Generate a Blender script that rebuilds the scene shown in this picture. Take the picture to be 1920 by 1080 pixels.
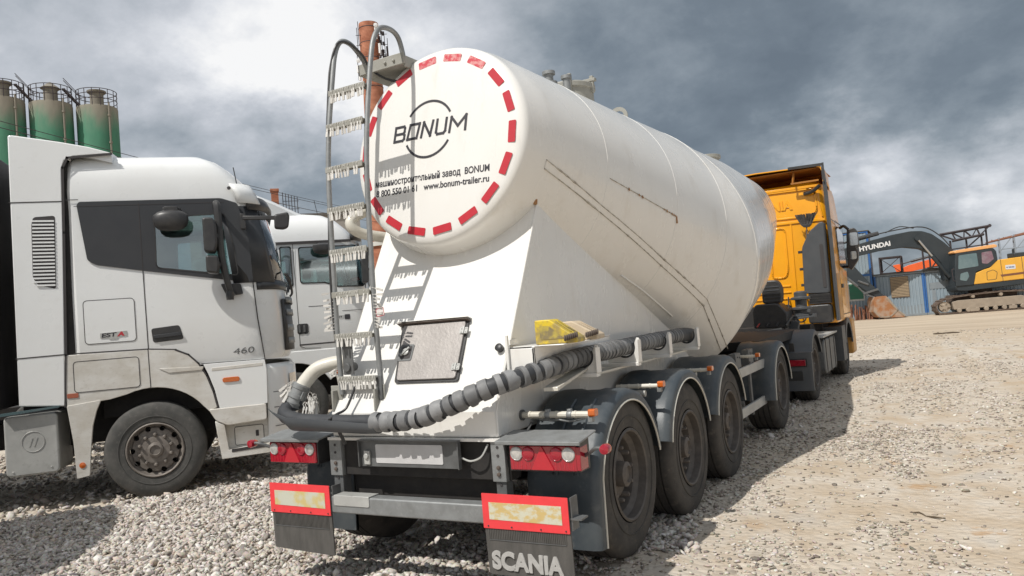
import bpy, bmesh, math, random
import numpy as np
from mathutils import Vector, Matrix, Quaternion
random.seed(7)
rng = np.random.default_rng(11)
for o in list(bpy.data.objects):
    bpy.data.objects.remove(o)
SC = bpy.context.scene
COL = SC.collection
R = math.radians
XC = 0.1

# ------------------------------------------------------------------ camera
def make_camera():
    yaw, pitch, roll, f = R(29.68376641), R(2.1980601), R(4.69676734), 1434.3647
    fw = Vector((-math.sin(yaw) * math.cos(pitch), math.cos(yaw) * math.cos(pitch), math.sin(pitch)))
    r = Vector((math.cos(yaw), math.sin(yaw), 0))
    u = r.cross(fw)
    c, s = math.cos(roll), math.sin(roll)
    r2, u2 = c * r - s * u, s * r + c * u
    cam = bpy.data.cameras.new('camera')
    o = bpy.data.objects.new('camera', cam)
    COL.objects.link(o)
    m = Matrix((r2, u2, -fw)).transposed().to_4x4()
    m.translation = Vector((3.15382816, -4.71933017, 1.66881962))
    o.matrix_world = m
    cam.sensor_width = 36
    cam.lens = f / 1920 * 36
    cam.clip_start, cam.clip_end = 0.05, 2000
    SC.camera = o
    return r2, u2, fw, f
CAM_R, CAM_U, CAM_F, CAM_PX = make_camera()
CAM_LOC = Vector((3.15382816, -4.71933017, 1.66881962))

# ------------------------------------------------------------------ light
SUN_DIR = Vector((0.20, 0.70, -1.0)).normalized()          # the way the light travels
sun = bpy.data.lights.new('sun', 'SUN')
sun.energy = 4.1
sun.angle = R(0.5)
sun.color = (1.0, 0.962, 0.905)
so = bpy.data.objects.new('sun', sun)
COL.objects.link(so)
so.rotation_mode = 'QUATERNION'
so.rotation_quaternion = SUN_DIR.to_track_quat('-Z', 'Y')
so.location = (-10, -20, 40)

def make_world():
    w = bpy.data.worlds.new('World')
    SC.world = w
    w.use_nodes = True
    nt = w.node_tree
    N, L = nt.nodes, nt.links
    N.clear()
    out = N.new('ShaderNodeOutputWorld')
    sky = N.new('ShaderNodeTexSky')
    sky.sky_type = 'NISHITA'
    sky.sun_disc = False
    to_sun = -SUN_DIR
    sky.sun_elevation = math.asin(to_sun.z)
    sky.sun_rotation = math.atan2(to_sun.x, to_sun.y)
    b1 = N.new('ShaderNodeBackground'); b1.inputs[1].default_value = 0.10
    L.new(sky.outputs[0], b1.inputs[0])
    tc = N.new('ShaderNodeTexCoord')
    # project the view direction on a cloud layer so that clouds shrink towards the horizon
    sep = N.new('ShaderNodeSeparateXYZ'); L.new(tc.outputs['Generated'], sep.inputs[0])
    def math_(op, a, b=None, clamp=False):
        n = N.new('ShaderNodeMath'); n.operation = op; n.use_clamp = clamp
        for i, v in enumerate((a, b)):
            if v is None: continue
            if isinstance(v, (int, float)): n.inputs[i].default_value = v
            else: L.new(v, n.inputs[i])
        return n.outputs[0]
    zz = math_('ADD', math_('MAXIMUM', sep.outputs[2], 0.0), 0.50)
    comb = N.new('ShaderNodeCombineXYZ')
    L.new(math_('DIVIDE', sep.outputs[0], zz), comb.inputs[0])
    L.new(math_('DIVIDE', sep.outputs[1], zz), comb.inputs[1])
    comb.inputs[2].default_value = 3.3
    def noise(scale, detail, rough, vec, dist=0.0):
        n = N.new('ShaderNodeTexNoise')
        n.inputs['Scale'].default_value = scale
        n.inputs['Detail'].default_value = detail
        n.inputs['Roughness'].default_value = rough
        n.inputs['Distortion'].default_value = dist
        L.new(vec, n.inputs['Vector'])
        return n
    big = noise(2.3, 8, 0.56, comb.outputs[0], 0.3)
    fine = noise(6.5, 9, 0.60, comb.outputs[0], 0.1)
    # warp the direction a little so the large masses get ragged edges
    wn = noise(4.5, 7, 0.6, comb.outputs[0])
    sub = N.new('ShaderNodeVectorMath'); sub.operation = 'SUBTRACT'
    L.new(wn.outputs['Color'], sub.inputs[0]); sub.inputs[1].default_value = (0.5, 0.5, 0.5)
    scl = N.new('ShaderNodeVectorMath'); scl.operation = 'SCALE'
    L.new(sub.outputs[0], scl.inputs[0]); scl.inputs['Scale'].default_value = 0.22
    add = N.new('ShaderNodeVectorMath'); add.operation = 'ADD'
    L.new(tc.outputs['Generated'], add.inputs[0]); L.new(scl.outputs[0], add.inputs[1])
    nrm = N.new('ShaderNodeVectorMath'); nrm.operation = 'NORMALIZE'
    L.new(add.outputs[0], nrm.inputs[0])
    wd = nrm.outputs[0]
    # cloud masses and added fill: (world direction, sharpness, weight)
    MASS = CLOUD_AND_FILL_MASSES
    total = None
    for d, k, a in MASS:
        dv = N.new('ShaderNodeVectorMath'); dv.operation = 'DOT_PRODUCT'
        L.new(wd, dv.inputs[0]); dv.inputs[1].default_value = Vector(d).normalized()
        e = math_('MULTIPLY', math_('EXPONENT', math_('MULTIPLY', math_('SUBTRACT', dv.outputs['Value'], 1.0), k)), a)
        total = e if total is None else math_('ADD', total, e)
    val = math_('ADD', total, 0.40)
    val = math_('ADD', val, math_('MULTIPLY', math_('SUBTRACT', big.outputs['Fac'], 0.5), 1.05))
    val = math_('ADD', val, math_('MULTIPLY', math_('SUBTRACT', fine.outputs['Fac'], 0.5), 0.70), True)
    ramp = N.new('ShaderNodeValToRGB')
    cr = ramp.color_ramp
    cr.elements[0].position = 0.0; cr.elements[0].color = (0.15, 0.185, 0.225, 1)
    cr.elements[1].position = 1.0; cr.elements[1].color = (1.0, 1.0, 1.0, 1)
    for pos, c in ((0.15, (0.185, 0.225, 0.268, 1)), (0.32, (0.27, 0.315, 0.36, 1)), (0.48, (0.40, 0.44, 0.485, 1)), (0.68, (0.57, 0.60, 0.65, 1)), (0.85, (0.78, 0.80, 0.84, 1))):
        el = cr.elements.new(pos); el.color = c
    L.new(val, ramp.inputs[0])
    b2 = N.new('ShaderNodeBackground'); b2.inputs[1].default_value = 1.0
    L.new(ramp.outputs[0], b2.inputs[0])
    mix = N.new('ShaderNodeMixShader'); mix.inputs[0].default_value = 0.94
    L.new(b1.outputs[0], mix.inputs[1]); L.new(b2.outputs[0], mix.inputs[2])
    L.new(mix.outputs[0], out.inputs[0])

def px_dir(u, v):
    d = CAM_F + CAM_R * ((u - 960) / CAM_PX) - CAM_U * ((v - 540) / CAM_PX)
    return d.normalized()
CLOUD_AND_FILL_MASSES = [   # directions of the bright and dark banks, plus unseen bright masses added for fill
    (px_dir(450, 90), 110, 0.40), (px_dir(620, 50), 130, 0.26), (px_dir(250, 200), 60, 0.12), (px_dir(470, 40), 30, 0.10),
    (px_dir(900, 20), 90, 0.26), (px_dir(330, 300), 200, -0.14), (px_dir(540, 330), 120, -0.26), (px_dir(80, 120), 70, 0.10), (px_dir(690, 170), 300, 0.16),
    (px_dir(1150, 160), 40, -0.06), (px_dir(1350, 160), 30, -0.10), (px_dir(1700, 80), 26, -0.13), (px_dir(1440, 240), 160, -0.12), (px_dir(1520, 60), 300, 0.08),
    (px_dir(1650, 290), 300, 0.42), (px_dir(1560, 360), 260, 0.28), (px_dir(1890, 320), 240, 0.42), (px_dir(1785, 255), 420, -0.30),
    (Vector((0, 0, 1)), 5, 0.40), (-CAM_F, 2.5, 0.30),  # overhead and behind the camera: unseen brightness added to lift the fill light
    (px_dir(1890, 420), 400, 0.22), (px_dir(1730, 400), 500, -0.16),
]
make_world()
SC.view_settings.view_transform = 'Standard'
SC.view_settings.look = 'None'
SC.view_settings.exposure = -0.03
SC.view_settings.gamma = 1.0
SC.view_settings.use_curve_mapping = False
SC.cycles.max_bounces = 6
SC.cycles.use_denoising = True

# ------------------------------------------------------------------ materials
MATS = {}
def pmat(name, col, rough=0.5, metal=0.0, col2=None, amt=0.5, scale=4.0, contrast=0.25, stretch=(1, 1, 1), bump=0.0, bscale=40.0,
         coat=0.0, spec=0.5, col3=None, scale3=20.0, amt3=0.4, island=0.0, detail=6, rough_var=0.12):
    """paint-like surface: base colour broken up by two layers of noise (dirt, wear), roughness variation and a fine bump"""
    m = bpy.data.materials.new(name)
    m.use_nodes = True
    nt = m.node_tree; N, L = nt.nodes, nt.links
    b = N['Principled BSDF']
    b.inputs['Roughness'].default_value = rough
    b.inputs['Metallic'].default_value = metal
    b.inputs['Specular IOR Level'].default_value = spec
    b.inputs['Coat Weight'].default_value = coat
    b.inputs['Coat Roughness'].default_value = 0.08
    c4 = lambda c: (c[0], c[1], c[2], 1)
    tc = N.new('ShaderNodeTexCoord')
    mp = N.new('ShaderNodeMapping'); mp.inputs['Scale'].default_value = stretch
    L.new(tc.outputs['Object'], mp.inputs[0])
    src = None
    def nz(s, d=detail):
        n = N.new('ShaderNodeTexNoise'); n.inputs['Scale'].default_value = s; n.inputs['Detail'].default_value = d
        n.inputs['Roughness'].default_value = 0.6
        L.new(mp.outputs[0], n.inputs['Vector']); return n.outputs['Fac']
    def mixc(f, a, bcol):
        x = N.new('ShaderNodeMix'); x.data_type = 'RGBA'
        L.new(f, x.inputs['Factor'])
        if isinstance(a, tuple): x.inputs['A'].default_value = c4(a)
        else: L.new(a, x.inputs['A'])
        x.inputs['B'].default_value = c4(bcol)
        return x.outputs['Result']
    def ramp(f, lo, hi, top):
        r = N.new('ShaderNodeMapRange'); r.inputs[1].default_value = lo; r.inputs[2].default_value = hi
        r.inputs[3].default_value = 0.0; r.inputs[4].default_value = top; r.interpolation_type = 'SMOOTHSTEP'
        L.new(f, r.inputs[0]); return r.outputs[0]
    cur = tuple(col)
    n1 = nz(scale)
    if col2 is not None:
        cur = mixc(ramp(n1, 0.5 - contrast, 0.5 + contrast, amt), cur, col2)
    if col3 is not None:
        n3 = nz(scale3)
        cur = mixc(ramp(n3, 0.55, 0.72, amt3), cur, col3)
    if island > 0:
        g = N.new('ShaderNodeNewGeometry')
        hs = N.new('ShaderNodeHueSaturation')
        mr = N.new('ShaderNodeMapRange'); mr.inputs[3].default_value = 1 - island; mr.inputs[4].default_value = 1 + island
        L.new(g.outputs['Random Per Island'], mr.inputs[0]); L.new(mr.outputs[0], hs.inputs['Value'])
        if isinstance(cur, tuple): hs.inputs['Color'].default_value = c4(cur)
        else: L.new(cur, hs.inputs['Color'])
        cur = hs.outputs[0]
    if isinstance(cur, tuple): b.inputs['Base Color'].default_value = c4(cur)
    else: L.new(cur, b.inputs['Base Color'])
    rr = N.new('ShaderNodeMapRange'); rr.inputs[3].default_value = max(0.02, rough - rough_var); rr.inputs[4].default_value = min(1, rough + rough_var)
    L.new(nz(scale * 2.3, 4), rr.inputs[0]); L.new(rr.outputs[0], b.inputs['Roughness'])
    if bump > 0:
        bp = N.new('ShaderNodeBump'); bp.inputs['Strength'].default_value = bump; bp.inputs['Distance'].default_value = 0.01
        L.new(nz(bscale, 5), bp.inputs['Height']); L.new(bp.outputs[0], b.inputs['Normal'])
    MATS[name] = m
    return m
def glass_mat(name, tint, alpha=0.4, rough=0.03):
    m = bpy.data.materials.new(name); m.use_nodes = True
    nt = m.node_tree; N, L = nt.nodes, nt.links; N.clear()
    out = N.new('ShaderNodeOutputMaterial')
    tr = N.new('ShaderNodeBsdfTransparent'); tr.inputs[0].default_value = (*tint, 1)
    gl = N.new('ShaderNodeBsdfGlossy'); gl.inputs['Roughness'].default_value = rough; gl.inputs[0].default_value = (0.95, 0.97, 1, 1)
    fr = N.new('ShaderNodeFresnel'); fr.inputs[0].default_value = 1.5
    ad = N.new('ShaderNodeMath'); ad.operation = 'ADD'; ad.inputs[1].default_value = alpha; ad.use_clamp = True
    L.new(fr.outputs[0], ad.inputs[0])
    mx = N.new('ShaderNodeMixShader'); L.new(ad.outputs[0], mx.inputs[0]); L.new(tr.outputs[0], mx.inputs[1]); L.new(gl.outputs[0], mx.inputs[2])
    L.new(mx.outputs[0], out.inputs[0]); MATS[name] = m
    return m

M = dict(
    tank=pmat('tank_white_enamel', (0.785, 0.772, 0.738), 0.26, col2=(0.71, 0.685, 0.63), amt=0.5, scale=1.1, contrast=0.3, stretch=(2.2, 1.4, .7), coat=0.3, col3=(0.52, 0.46, 0.37), scale3=3.2, amt3=0.20),
    tankdirt=pmat('weld_grime', (0.30, 0.27, 0.23), 0.8, col2=(0.55, 0.52, 0.46), amt=0.9, scale=22, contrast=0.12),
    rust=pmat('rust', (0.30, 0.13, 0.05), 0.85, col2=(0.45, 0.27, 0.12), amt=0.7, scale=40, bump=0.4),
    white=pmat('truck_white', (0.80, 0.81, 0.80), 0.30, col2=(0.74, 0.74, 0.72), amt=0.7, scale=1.2, coat=0.5, col3=(0.62, 0.60, 0.56), scale3=9, amt3=0.12),
    dusty=pmat('dusty_white', (0.69, 0.675, 0.635), 0.55, col2=(0.50, 0.46, 0.39), amt=0.8, scale=2.6, contrast=0.2, stretch=(1, 1, 1.6), col3=(0.36, 0.32, 0.27), scale3=26, amt3=0.35),
    gap=pmat('panel_gap', (0.05, 0.045, 0.045), 0.8),
    plastic=pmat('black_plastic', (0.028, 0.028, 0.030), 0.42, col2=(0.06, 0.057, 0.052), amt=0.7, scale=9),
    satin=pmat('dark_grey_panel', (0.032, 0.034, 0.038), 0.38, col2=(0.045, 0.046, 0.048), amt=0.6, scale=4),
    fender=pmat('fender_plastic', (0.040, 0.052, 0.062), 0.45, col2=(0.085, 0.095, 0.10), amt=0.75, scale=3.2, contrast=0.2, col3=(0.19, 0.19, 0.18), scale3=13, amt3=0.25, bump=0.06, bscale=60),
    dark=pmat('chassis_black', (0.016, 0.015, 0.015), 0.75, col2=(0.04, 0.035, 0.03), amt=0.6, scale=10),
    tyre=pmat('tyre_rubber', (0.040, 0.037, 0.034), 0.82, col2=(0.085, 0.075, 0.064), amt=0.75, scale=7, contrast=0.2, col3=(0.17, 0.145, 0.115), scale3=16, amt3=0.35, bump=0.25, bscale=120),
    tyregrey=pmat('tyre_grey_dusty', (0.060, 0.060, 0.056), 0.85, col2=(0.105, 0.10, 0.092), amt=0.8, scale=6, contrast=0.2, col3=(0.17, 0.16, 0.145), scale3=24, amt3=0.3, bump=0.2, bscale=120),
    rim=pmat('dirty_rim', (0.085, 0.075, 0.067), 0.65, 0.15, col2=(0.17, 0.15, 0.13), amt=0.7, scale=12),
    rimlight=pmat('dusty_steel_rim', (0.24, 0.215, 0.19), 0.65, 0.2, col2=(0.13, 0.11, 0.095), amt=0.8, scale=14, bump=0.2),
    rimbrown=pmat('rust_brown_rim', (0.085, 0.062, 0.050), 0.75, col2=(0.15, 0.125, 0.105), amt=0.6, scale=14),
    hub=pmat('hub_iron', (0.105, 0.09, 0.08), 0.7, 0.15, col2=(0.19, 0.165, 0.14), amt=0.6, scale=25),
    galv=pmat('galvanised_steel', (0.30, 0.31, 0.31), 0.5, 0.35, col2=(0.20, 0.205, 0.20), amt=0.8, scale=11, col3=(0.42, 0.42, 0.41), scale3=40, amt3=0.3),
    galvdark=pmat('weathered_steel', (0.17, 0.175, 0.175), 0.55, 0.35, col2=(0.10, 0.10, 0.098), amt=0.8, scale=9),
    alu=pmat('dull_aluminium', (0.50, 0.50, 0.475), 0.42, 0.15, col2=(0.30, 0.30, 0.285), amt=0.7, scale=3, col3=(0.20, 0.19, 0.175), scale3=18, amt3=0.3),
    platform=pmat('dusty_galvanised_plate', (0.36, 0.355, 0.32), 0.6, 0.15, col2=(0.27, 0.26, 0.22), amt=0.7, scale=9),
    doorplate=pmat('chequer_plate', (0.36, 0.335, 0.315), 0.5, 0.35, col2=(0.27, 0.25, 0.235), amt=0.7, scale=6, bump=0.25, bscale=45),
    red=pmat('reflective_red', (0.50, 0.022, 0.035), 0.35, col2=(0.42, 0.02, 0.03), amt=0.6, scale=20, coat=0.3),
    redtop=pmat('reflective_red_worn', (0.56, 0.06, 0.08), 0.4, col2=(0.72, 0.45, 0.42), amt=0.6, scale=30, contrast=0.08),
    lampred=pmat('lamp_red', (0.36, 0.008, 0.025), 0.12, coat=0.8, col2=(0.25, 0.006, 0.016), amt=0.5, scale=30),
    lampclear=pmat('lamp_clear', (0.62, 0.60, 0.57), 0.10, 0.25, coat=1.0, col2=(0.35, 0.34, 0.33), amt=0.7, scale=40),
    amber=pmat('lamp_amber', (0.60, 0.13, 0.015), 0.18, coat=0.8, col2=(0.45, 0.09, 0.01), amt=0.5, scale=60),
    platered=pmat('fluorescent_red', (0.82, 0.055, 0.065), 0.45, col2=(0.66, 0.05, 0.05), amt=0.5, scale=14),
    plateyel=pmat('worn_reflective_yellow', (0.60, 0.585, 0.46), 0.45, col2=(0.58, 0.38, 0.08), amt=0.75, scale=16, contrast=0.08, stretch=(1, 1, 1.6), col3=(0.42, 0.38, 0.27), scale3=60, amt3=0.5),
    platepale=pmat('pale_reflective', (0.55, 0.55, 0.45), 0.45, col2=(0.58, 0.45, 0.14), amt=0.8, scale=8, contrast=0.08),
    flap=pmat('mudflap_rubber', (0.070, 0.066, 0.060), 0.8, col2=(0.12, 0.112, 0.102), amt=0.7, scale=6, stretch=(4, 1, 1), bump=0.2, bscale=80),
    letter=pmat('flap_lettering', (0.45, 0.44, 0.42), 0.7, col2=(0.32, 0.31, 0.29), amt=0.6, scale=40),
    blackink=pmat('logo_charcoal', (0.038, 0.036, 0.042), 0.4),
    hose=pmat('hose_rubber', (0.028, 0.030, 0.034), 0.55, col2=(0.06, 0.062, 0.065), amt=0.6, scale=10, bump=0.1, bscale=50),
    band=pmat('hose_band', (0.15, 0.152, 0.154), 0.6, island=0.35, col2=(0.23, 0.23, 0.228), amt=0.7, scale=13, col3=(0.085, 0.085, 0.085), scale3=40, amt3=0.35),
    trough=pmat('trough_rubber', (0.070, 0.078, 0.088), 0.5, col2=(0.12, 0.127, 0.132), amt=0.6, scale=6, stretch=(.4, 1, 1)),
    cream=pmat('cream_pipe', (0.68, 0.66, 0.59), 0.4, col2=(0.50, 0.45, 0.36), amt=0.6, scale=5, coat=0.2),
    seal=pmat('seal_plastic', (0.62, 0.60, 0.56), 0.5, island=0.0),
    yellow=pmat('chock_yellow', (0.68, 0.50, 0.03), 0.5, col2=(0.30, 0.23, 0.10), amt=0.85, scale=12, contrast=0.10),
    beige=pmat('chock_beige', (0.58, 0.47, 0.33), 0.6, col2=(0.40, 0.33, 0.24), amt=0.6, scale=12),
    orange=pmat('tractor_orange', (0.92, 0.405, 0.010), 0.33, col2=(0.84, 0.34, 0.008), amt=0.6, scale=2.2, coat=0.5),
    orangedirt=pmat('dusty_orange', (0.62, 0.29, 0.04), 0.5, col2=(0.40, 0.23, 0.09), amt=0.8, scale=3, contrast=0.2, coat=0.2),
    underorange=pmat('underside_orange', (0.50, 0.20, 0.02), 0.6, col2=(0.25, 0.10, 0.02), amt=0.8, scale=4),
    grey=pmat('slate_plastic', (0.055, 0.060, 0.066), 0.5, col2=(0.085, 0.088, 0.09), amt=0.6, scale=4, bump=0.05),
    brick=None,
)
def brick_mat():
    m = bpy.data.materials.new('chimney_brick'); m.use_nodes = True
    nt = m.node_tree; N, L = nt.nodes, nt.links; b = N['Principled BSDF']; b.inputs['Roughness'].default_value = 0.9
    tc = N.new('ShaderNodeTexCoord')
    n = N.new('ShaderNodeTexNoise'); n.inputs['Scale'].default_value = 0.9; n.inputs['Detail'].default_value = 8
    L.new(tc.outputs['Object'], n.inputs['Vector'])
    w = N.new('ShaderNodeTexWave'); w.bands_direction = 'Z'; w.inputs['Scale'].default_value = 1.6; w.inputs['Distortion'].default_value = 0.6; w.inputs['Detail'].default_value = 2
    L.new(tc.outputs['Object'], w.inputs['Vector'])
    r = N.new('ShaderNodeValToRGB'); r.color_ramp.elements[0].color = (0.31, 0.10, 0.05, 1); r.color_ramp.elements[1].color = (0.58, 0.25, 0.15, 1)
    r.color_ramp.elements[0].position = 0.3; r.color_ramp.elements[1].position = 0.7
    L.new(n.outputs['Fac'], r.inputs[0])
    mx = N.new('ShaderNodeMix'); mx.data_type = 'RGBA'; mx.blend_type = 'MULTIPLY'; mx.inputs['Factor'].default_value = 0.35
    L.new(r.outputs[0], mx.inputs['A']); L.new(w.outputs['Color'], mx.inputs['B'])
    L.new(mx.outputs['Result'], b.inputs['Base Color'])
    return m
M['brick'] = brick_mat()
M['glass'] = glass_mat('window_glass', (0.62, 0.74, 0.74), 0.10)
M['darkglass'] = pmat('dark_glass', (0.012, 0.015, 0.017), 0.06, coat=0.6, rough_var=0.02)
M['windscreen'] = pmat('windscreen_glass', (0.06, 0.09, 0.09), 0.05, coat=0.8, rough_var=0.02)
M['interior'] = pmat('cab_interior', (0.055, 0.06, 0.065), 0.8, col2=(0.09, 0.09, 0.09), amt=0.5)
M['mirrorglass'] = pmat('mirror_glass', (0.5, 0.52, 0.53), 0.03, 0.9, rough_var=0.01)

# ------------------------------------------------------------------ mesh helper
def empty(name, loc, rotz=0.0):
    o = bpy.data.objects.new(name, None)
    COL.objects.link(o)
    o.location = loc
    o.rotation_euler = (0, 0, rotz)
    o.empty_display_size = 0.3
    return o
def thing(name, label, cat, loc=(0, 0, 0), rotz=0.0, group=None):
    o = empty(name, loc, rotz)
    tag(o, label, cat, group)
    return o
def tag(o, label=None, cat=None, group=None, kind=None):
    if label: o['label'] = label
    if cat: o['category'] = cat
    if group: o['group'] = group
    if kind: o['kind'] = kind
    return o
def root_of(o):
    while o.parent: o = o.parent
    return o
def rmat(o):
    return Matrix.Translation(o.location) @ Matrix.Rotation(o.rotation_euler.z, 4, 'Z')
class MB:
    def __init__(s): s.v = []; s.f = []
    def add(s, vs, fs):
        b = len(s.v); s.v += [tuple(x) for x in vs]; s.f += [tuple(i + b for i in q) for q in fs]; return s
    def box(s, lo, hi, mat=None):
        x0, y0, z0 = lo; x1, y1, z1 = hi
        vs = [(x0, y0, z0), (x1, y0, z0), (x1, y1, z0), (x0, y1, z0), (x0, y0, z1), (x1, y0, z1), (x1, y1, z1), (x0, y1, z1)]
        if mat is not None: vs = [tuple(mat @ Vector(q)) for q in vs]
        return s.add(vs, [(0, 3, 2, 1), (4, 5, 6, 7), (0, 1, 5, 4), (1, 2, 6, 5), (2, 3, 7, 6), (3, 0, 4, 7)])
    def prism(s, poly, fr, depth):
        """extrude a 2-D outline; fr = (origin, ex, ey, en); the outline lies in ex/ey, thickness along en"""
        o, ex, ey, en = [Vector(q) for q in fr]
        a = [o + ex * p[0] + ey * p[1] for p in poly]; b = [q + en * depth for q in a]
        n = len(poly)
        return s.add(a + b, [tuple(range(n))[::-1], tuple(range(n, 2 * n))] + [(i, (i + 1) % n, n + (i + 1) % n, n + i) for i in range(n)])
    def bar(s, p, q, w, h, up=(0, 0, 1)):
        p, q = Vector(p), Vector(q); d = (q - p); L = d.length; d.normalize()
        up = Vector(up)
        if abs(d.dot(up)) > 0.98: up = Vector((1, 0, 0))
        sx = d.cross(up).normalized(); sz = sx.cross(d).normalized()
        m = Matrix((sx, d, sz)).transposed().to_4x4(); m.translation = p
        return s.box((-w / 2, 0, -h / 2), (w / 2, L, h / 2), m)
    def tube(s, path, r, n=10, cap=True):
        P = [Vector(q) for q in path]; m = len(P)
        rs = r if isinstance(r, (list, tuple)) else [r] * m
        T = []
        for i in range(m):
            a = P[max(i - 1, 0)]; b = P[min(i + 1, m - 1)]
            t = (b - a); T.append(t.normalized() if t.length > 1e-9 else Vector((0, 0, 1)))
        ref = Vector((0, 0, 1)) if abs(T[0].z) < 0.9 else Vector((1, 0, 0))
        u = (ref - T[0] * ref.dot(T[0])).normalized()
        vs = []
        for i in range(m):
            u = (u - T[i] * u.dot(T[i])).normalized(); w = T[i].cross(u)
            for k in range(n):
                a = 2 * math.pi * k / n
                vs.append(P[i] + (u * math.cos(a) + w * math.sin(a)) * rs[i])
        fs = [(i * n + k, i * n + (k + 1) % n, (i + 1) * n + (k + 1) % n, (i + 1) * n + k) for i in range(m - 1) for k in range(n)]
        if cap: fs += [tuple(range(n))[::-1], tuple(range((m - 1) * n, m * n))]
        return s.add(vs, fs)
    def lathe(s, prof, o, ax, n=48, cap=True):
        """prof = [(radius, height along ax)]"""
        o, ax = Vector(o), Vector(ax).normalized()
        ref = Vector((0, 0, 1)) if abs(ax.z) < 0.9 else Vector((1, 0, 0))
        u = (ref - ax * ref.dot(ax)).normalized(); w = ax.cross(u)
        vs = []
        for r, h in prof:
            for k in range(n):
                a = 2 * math.pi * k / n
                vs.append(o + ax * h + (u * math.cos(a) + w * math.sin(a)) * r)
        m = len(prof)
        fs = [(i * n + k, i * n + (k + 1) % n, (i + 1) * n + (k + 1) % n, (i + 1) * n + k) for i in range(m - 1) for k in range(n)]
        if cap: fs += [tuple(range(n))[::-1], tuple(range((m - 1) * n, m * n))]
        return s.add(vs, fs)
    def loft(s, rings, closed=True, cap=True):
        n = len(rings[0]); m = len(rings); vs = [q for r_ in rings for q in r_]
        kk = n if closed else n - 1
        fs = [(i * n + k, i * n + (k + 1) % n, (i + 1) * n + (k + 1) % n, (i + 1) * n + k) for i in range(m - 1) for k in range(kk)]
        if cap and closed: fs += [tuple(range(n))[::-1], tuple(range((m - 1) * n, m * n))]
        return s.add(vs, fs)
    def sheet(s, poly, fr, t): return s.prism(poly, fr, t)
    def outline(s, poly, fr, w, t):
        """a closed strip of width w that follows an outline (panel gap)"""
        o, ex, ey, en = [Vector(q) for q in fr]
        P = [Vector((p[0], p[1])) for p in poly]; n = len(P)
        for i in range(n):
            a, b = P[i], P[(i + 1) % n]; s._strip(a, b, o, ex, ey, en, w, t)
        return s
    def line(s, poly, fr, w, t):
        o, ex, ey, en = [Vector(q) for q in fr]
        P = [Vector((p[0], p[1])) for p in poly]
        for a, b in zip(P[:-1], P[1:]): s._strip(a, b, o, ex, ey, en, w, t)
        return s
    def _strip(s, a, b, o, ex, ey, en, w, t):
        d = b - a
        if d.length < 1e-6: return
        d.normalize(); nn = Vector((-d.y, d.x)) * w / 2; e = d * w * 0.45
        q = [a - e - nn, b + e - nn, b + e + nn, a - e + nn]
        s.prism([(k.x, k.y) for k in q], (o, ex, ey, en), t)
    def build(s, name, mat, parent=None, world=False, smooth=35, bevel=0.0, seg=2, wn=False):
        vs = s.v
        if world and parent is not None:
            im = rmat(root_of(parent)).inverted(); vs = [tuple(im @ Vector(q)) for q in vs]
        me = bpy.data.meshes.new(name)
        me.from_pydata([tuple(q) for q in vs], [], s.f)
        bm = bmesh.new(); bm.from_mesh(me)
        bmesh.ops.recalc_face_normals(bm, faces=bm.faces); bm.to_mesh(me); bm.free()
        me.materials.append(mat)
        if smooth:
            me.polygons.foreach_set('use_smooth', [True] * len(me.polygons))
            me.set_sharp_from_angle(angle=R(smooth))
        o = bpy.data.objects.new(name, me)
        COL.objects.link(o)
        if parent is not None: o.parent = parent
        if bevel > 0:
            bv = o.modifiers.new('bevel', 'BEVEL'); bv.width = bevel; bv.segments = seg; bv.limit_method = 'ANGLE'; bv.angle_limit = R(40)
            bv.harden_normals = False
        return o
def children(o): return [c for c in bpy.data.objects if c.parent == o]
def copy_tree(o, parent=None):
    kids = children(o)
    c = o.copy(); COL.objects.link(c)
    if parent is not None: c.parent = parent
    for k in kids: copy_tree(k, c)
    return c
def rrect(x0, y0, x1, y1, r, n=4):
    pts = []
    for cx, cy, a0 in ((x1 - r, y1 - r, 0), (x0 + r, y1 - r, 90), (x0 + r, y0 + r, 180), (x1 - r, y0 + r, 270)):
        for k in range(n + 1):
            a = R(a0 + 90 * k / n); pts.append((cx + r * math.cos(a), cy + r * math.sin(a)))
    return pts
def rpoly(pts, r, n=4):
    """round the corners of a polygon"""
    out = []; m = len(pts)
    for i in range(m):
        p0, p1, p2 = [Vector(pts[k % m]) for k in (i - 1, i, i + 1)]
        d0 = (p0 - p1); d1 = (p2 - p1); rr = min(r, d0.length * .45, d1.length * .45)
        a = p1 + d0.normalized() * rr; b = p1 + d1.normalized() * rr
        for k in range(n + 1):
            t = k / n; out.append(tuple((1 - t) ** 2 * a + 2 * t * (1 - t) * p1 + t * t * b))
    return out
def smooth_path(pts, sub=6):
    P = [Vector(p) for p in pts]; out = []
    for i in range(len(P) - 1):
        p0 = P[max(i - 1, 0)]; p1 = P[i]; p2 = P[i + 1]; p3 = P[min(i + 2, len(P) - 1)]
        for k in range(sub):
            t = k / sub
            out.append(0.5 * ((2 * p1) + (p2 - p0) * t + (2 * p0 - 5 * p1 + 4 * p2 - p3) * t * t + (3 * p1 - p0 - 3 * p2 + p3) * t ** 3))
    out.append(P[-1]); return out
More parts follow.
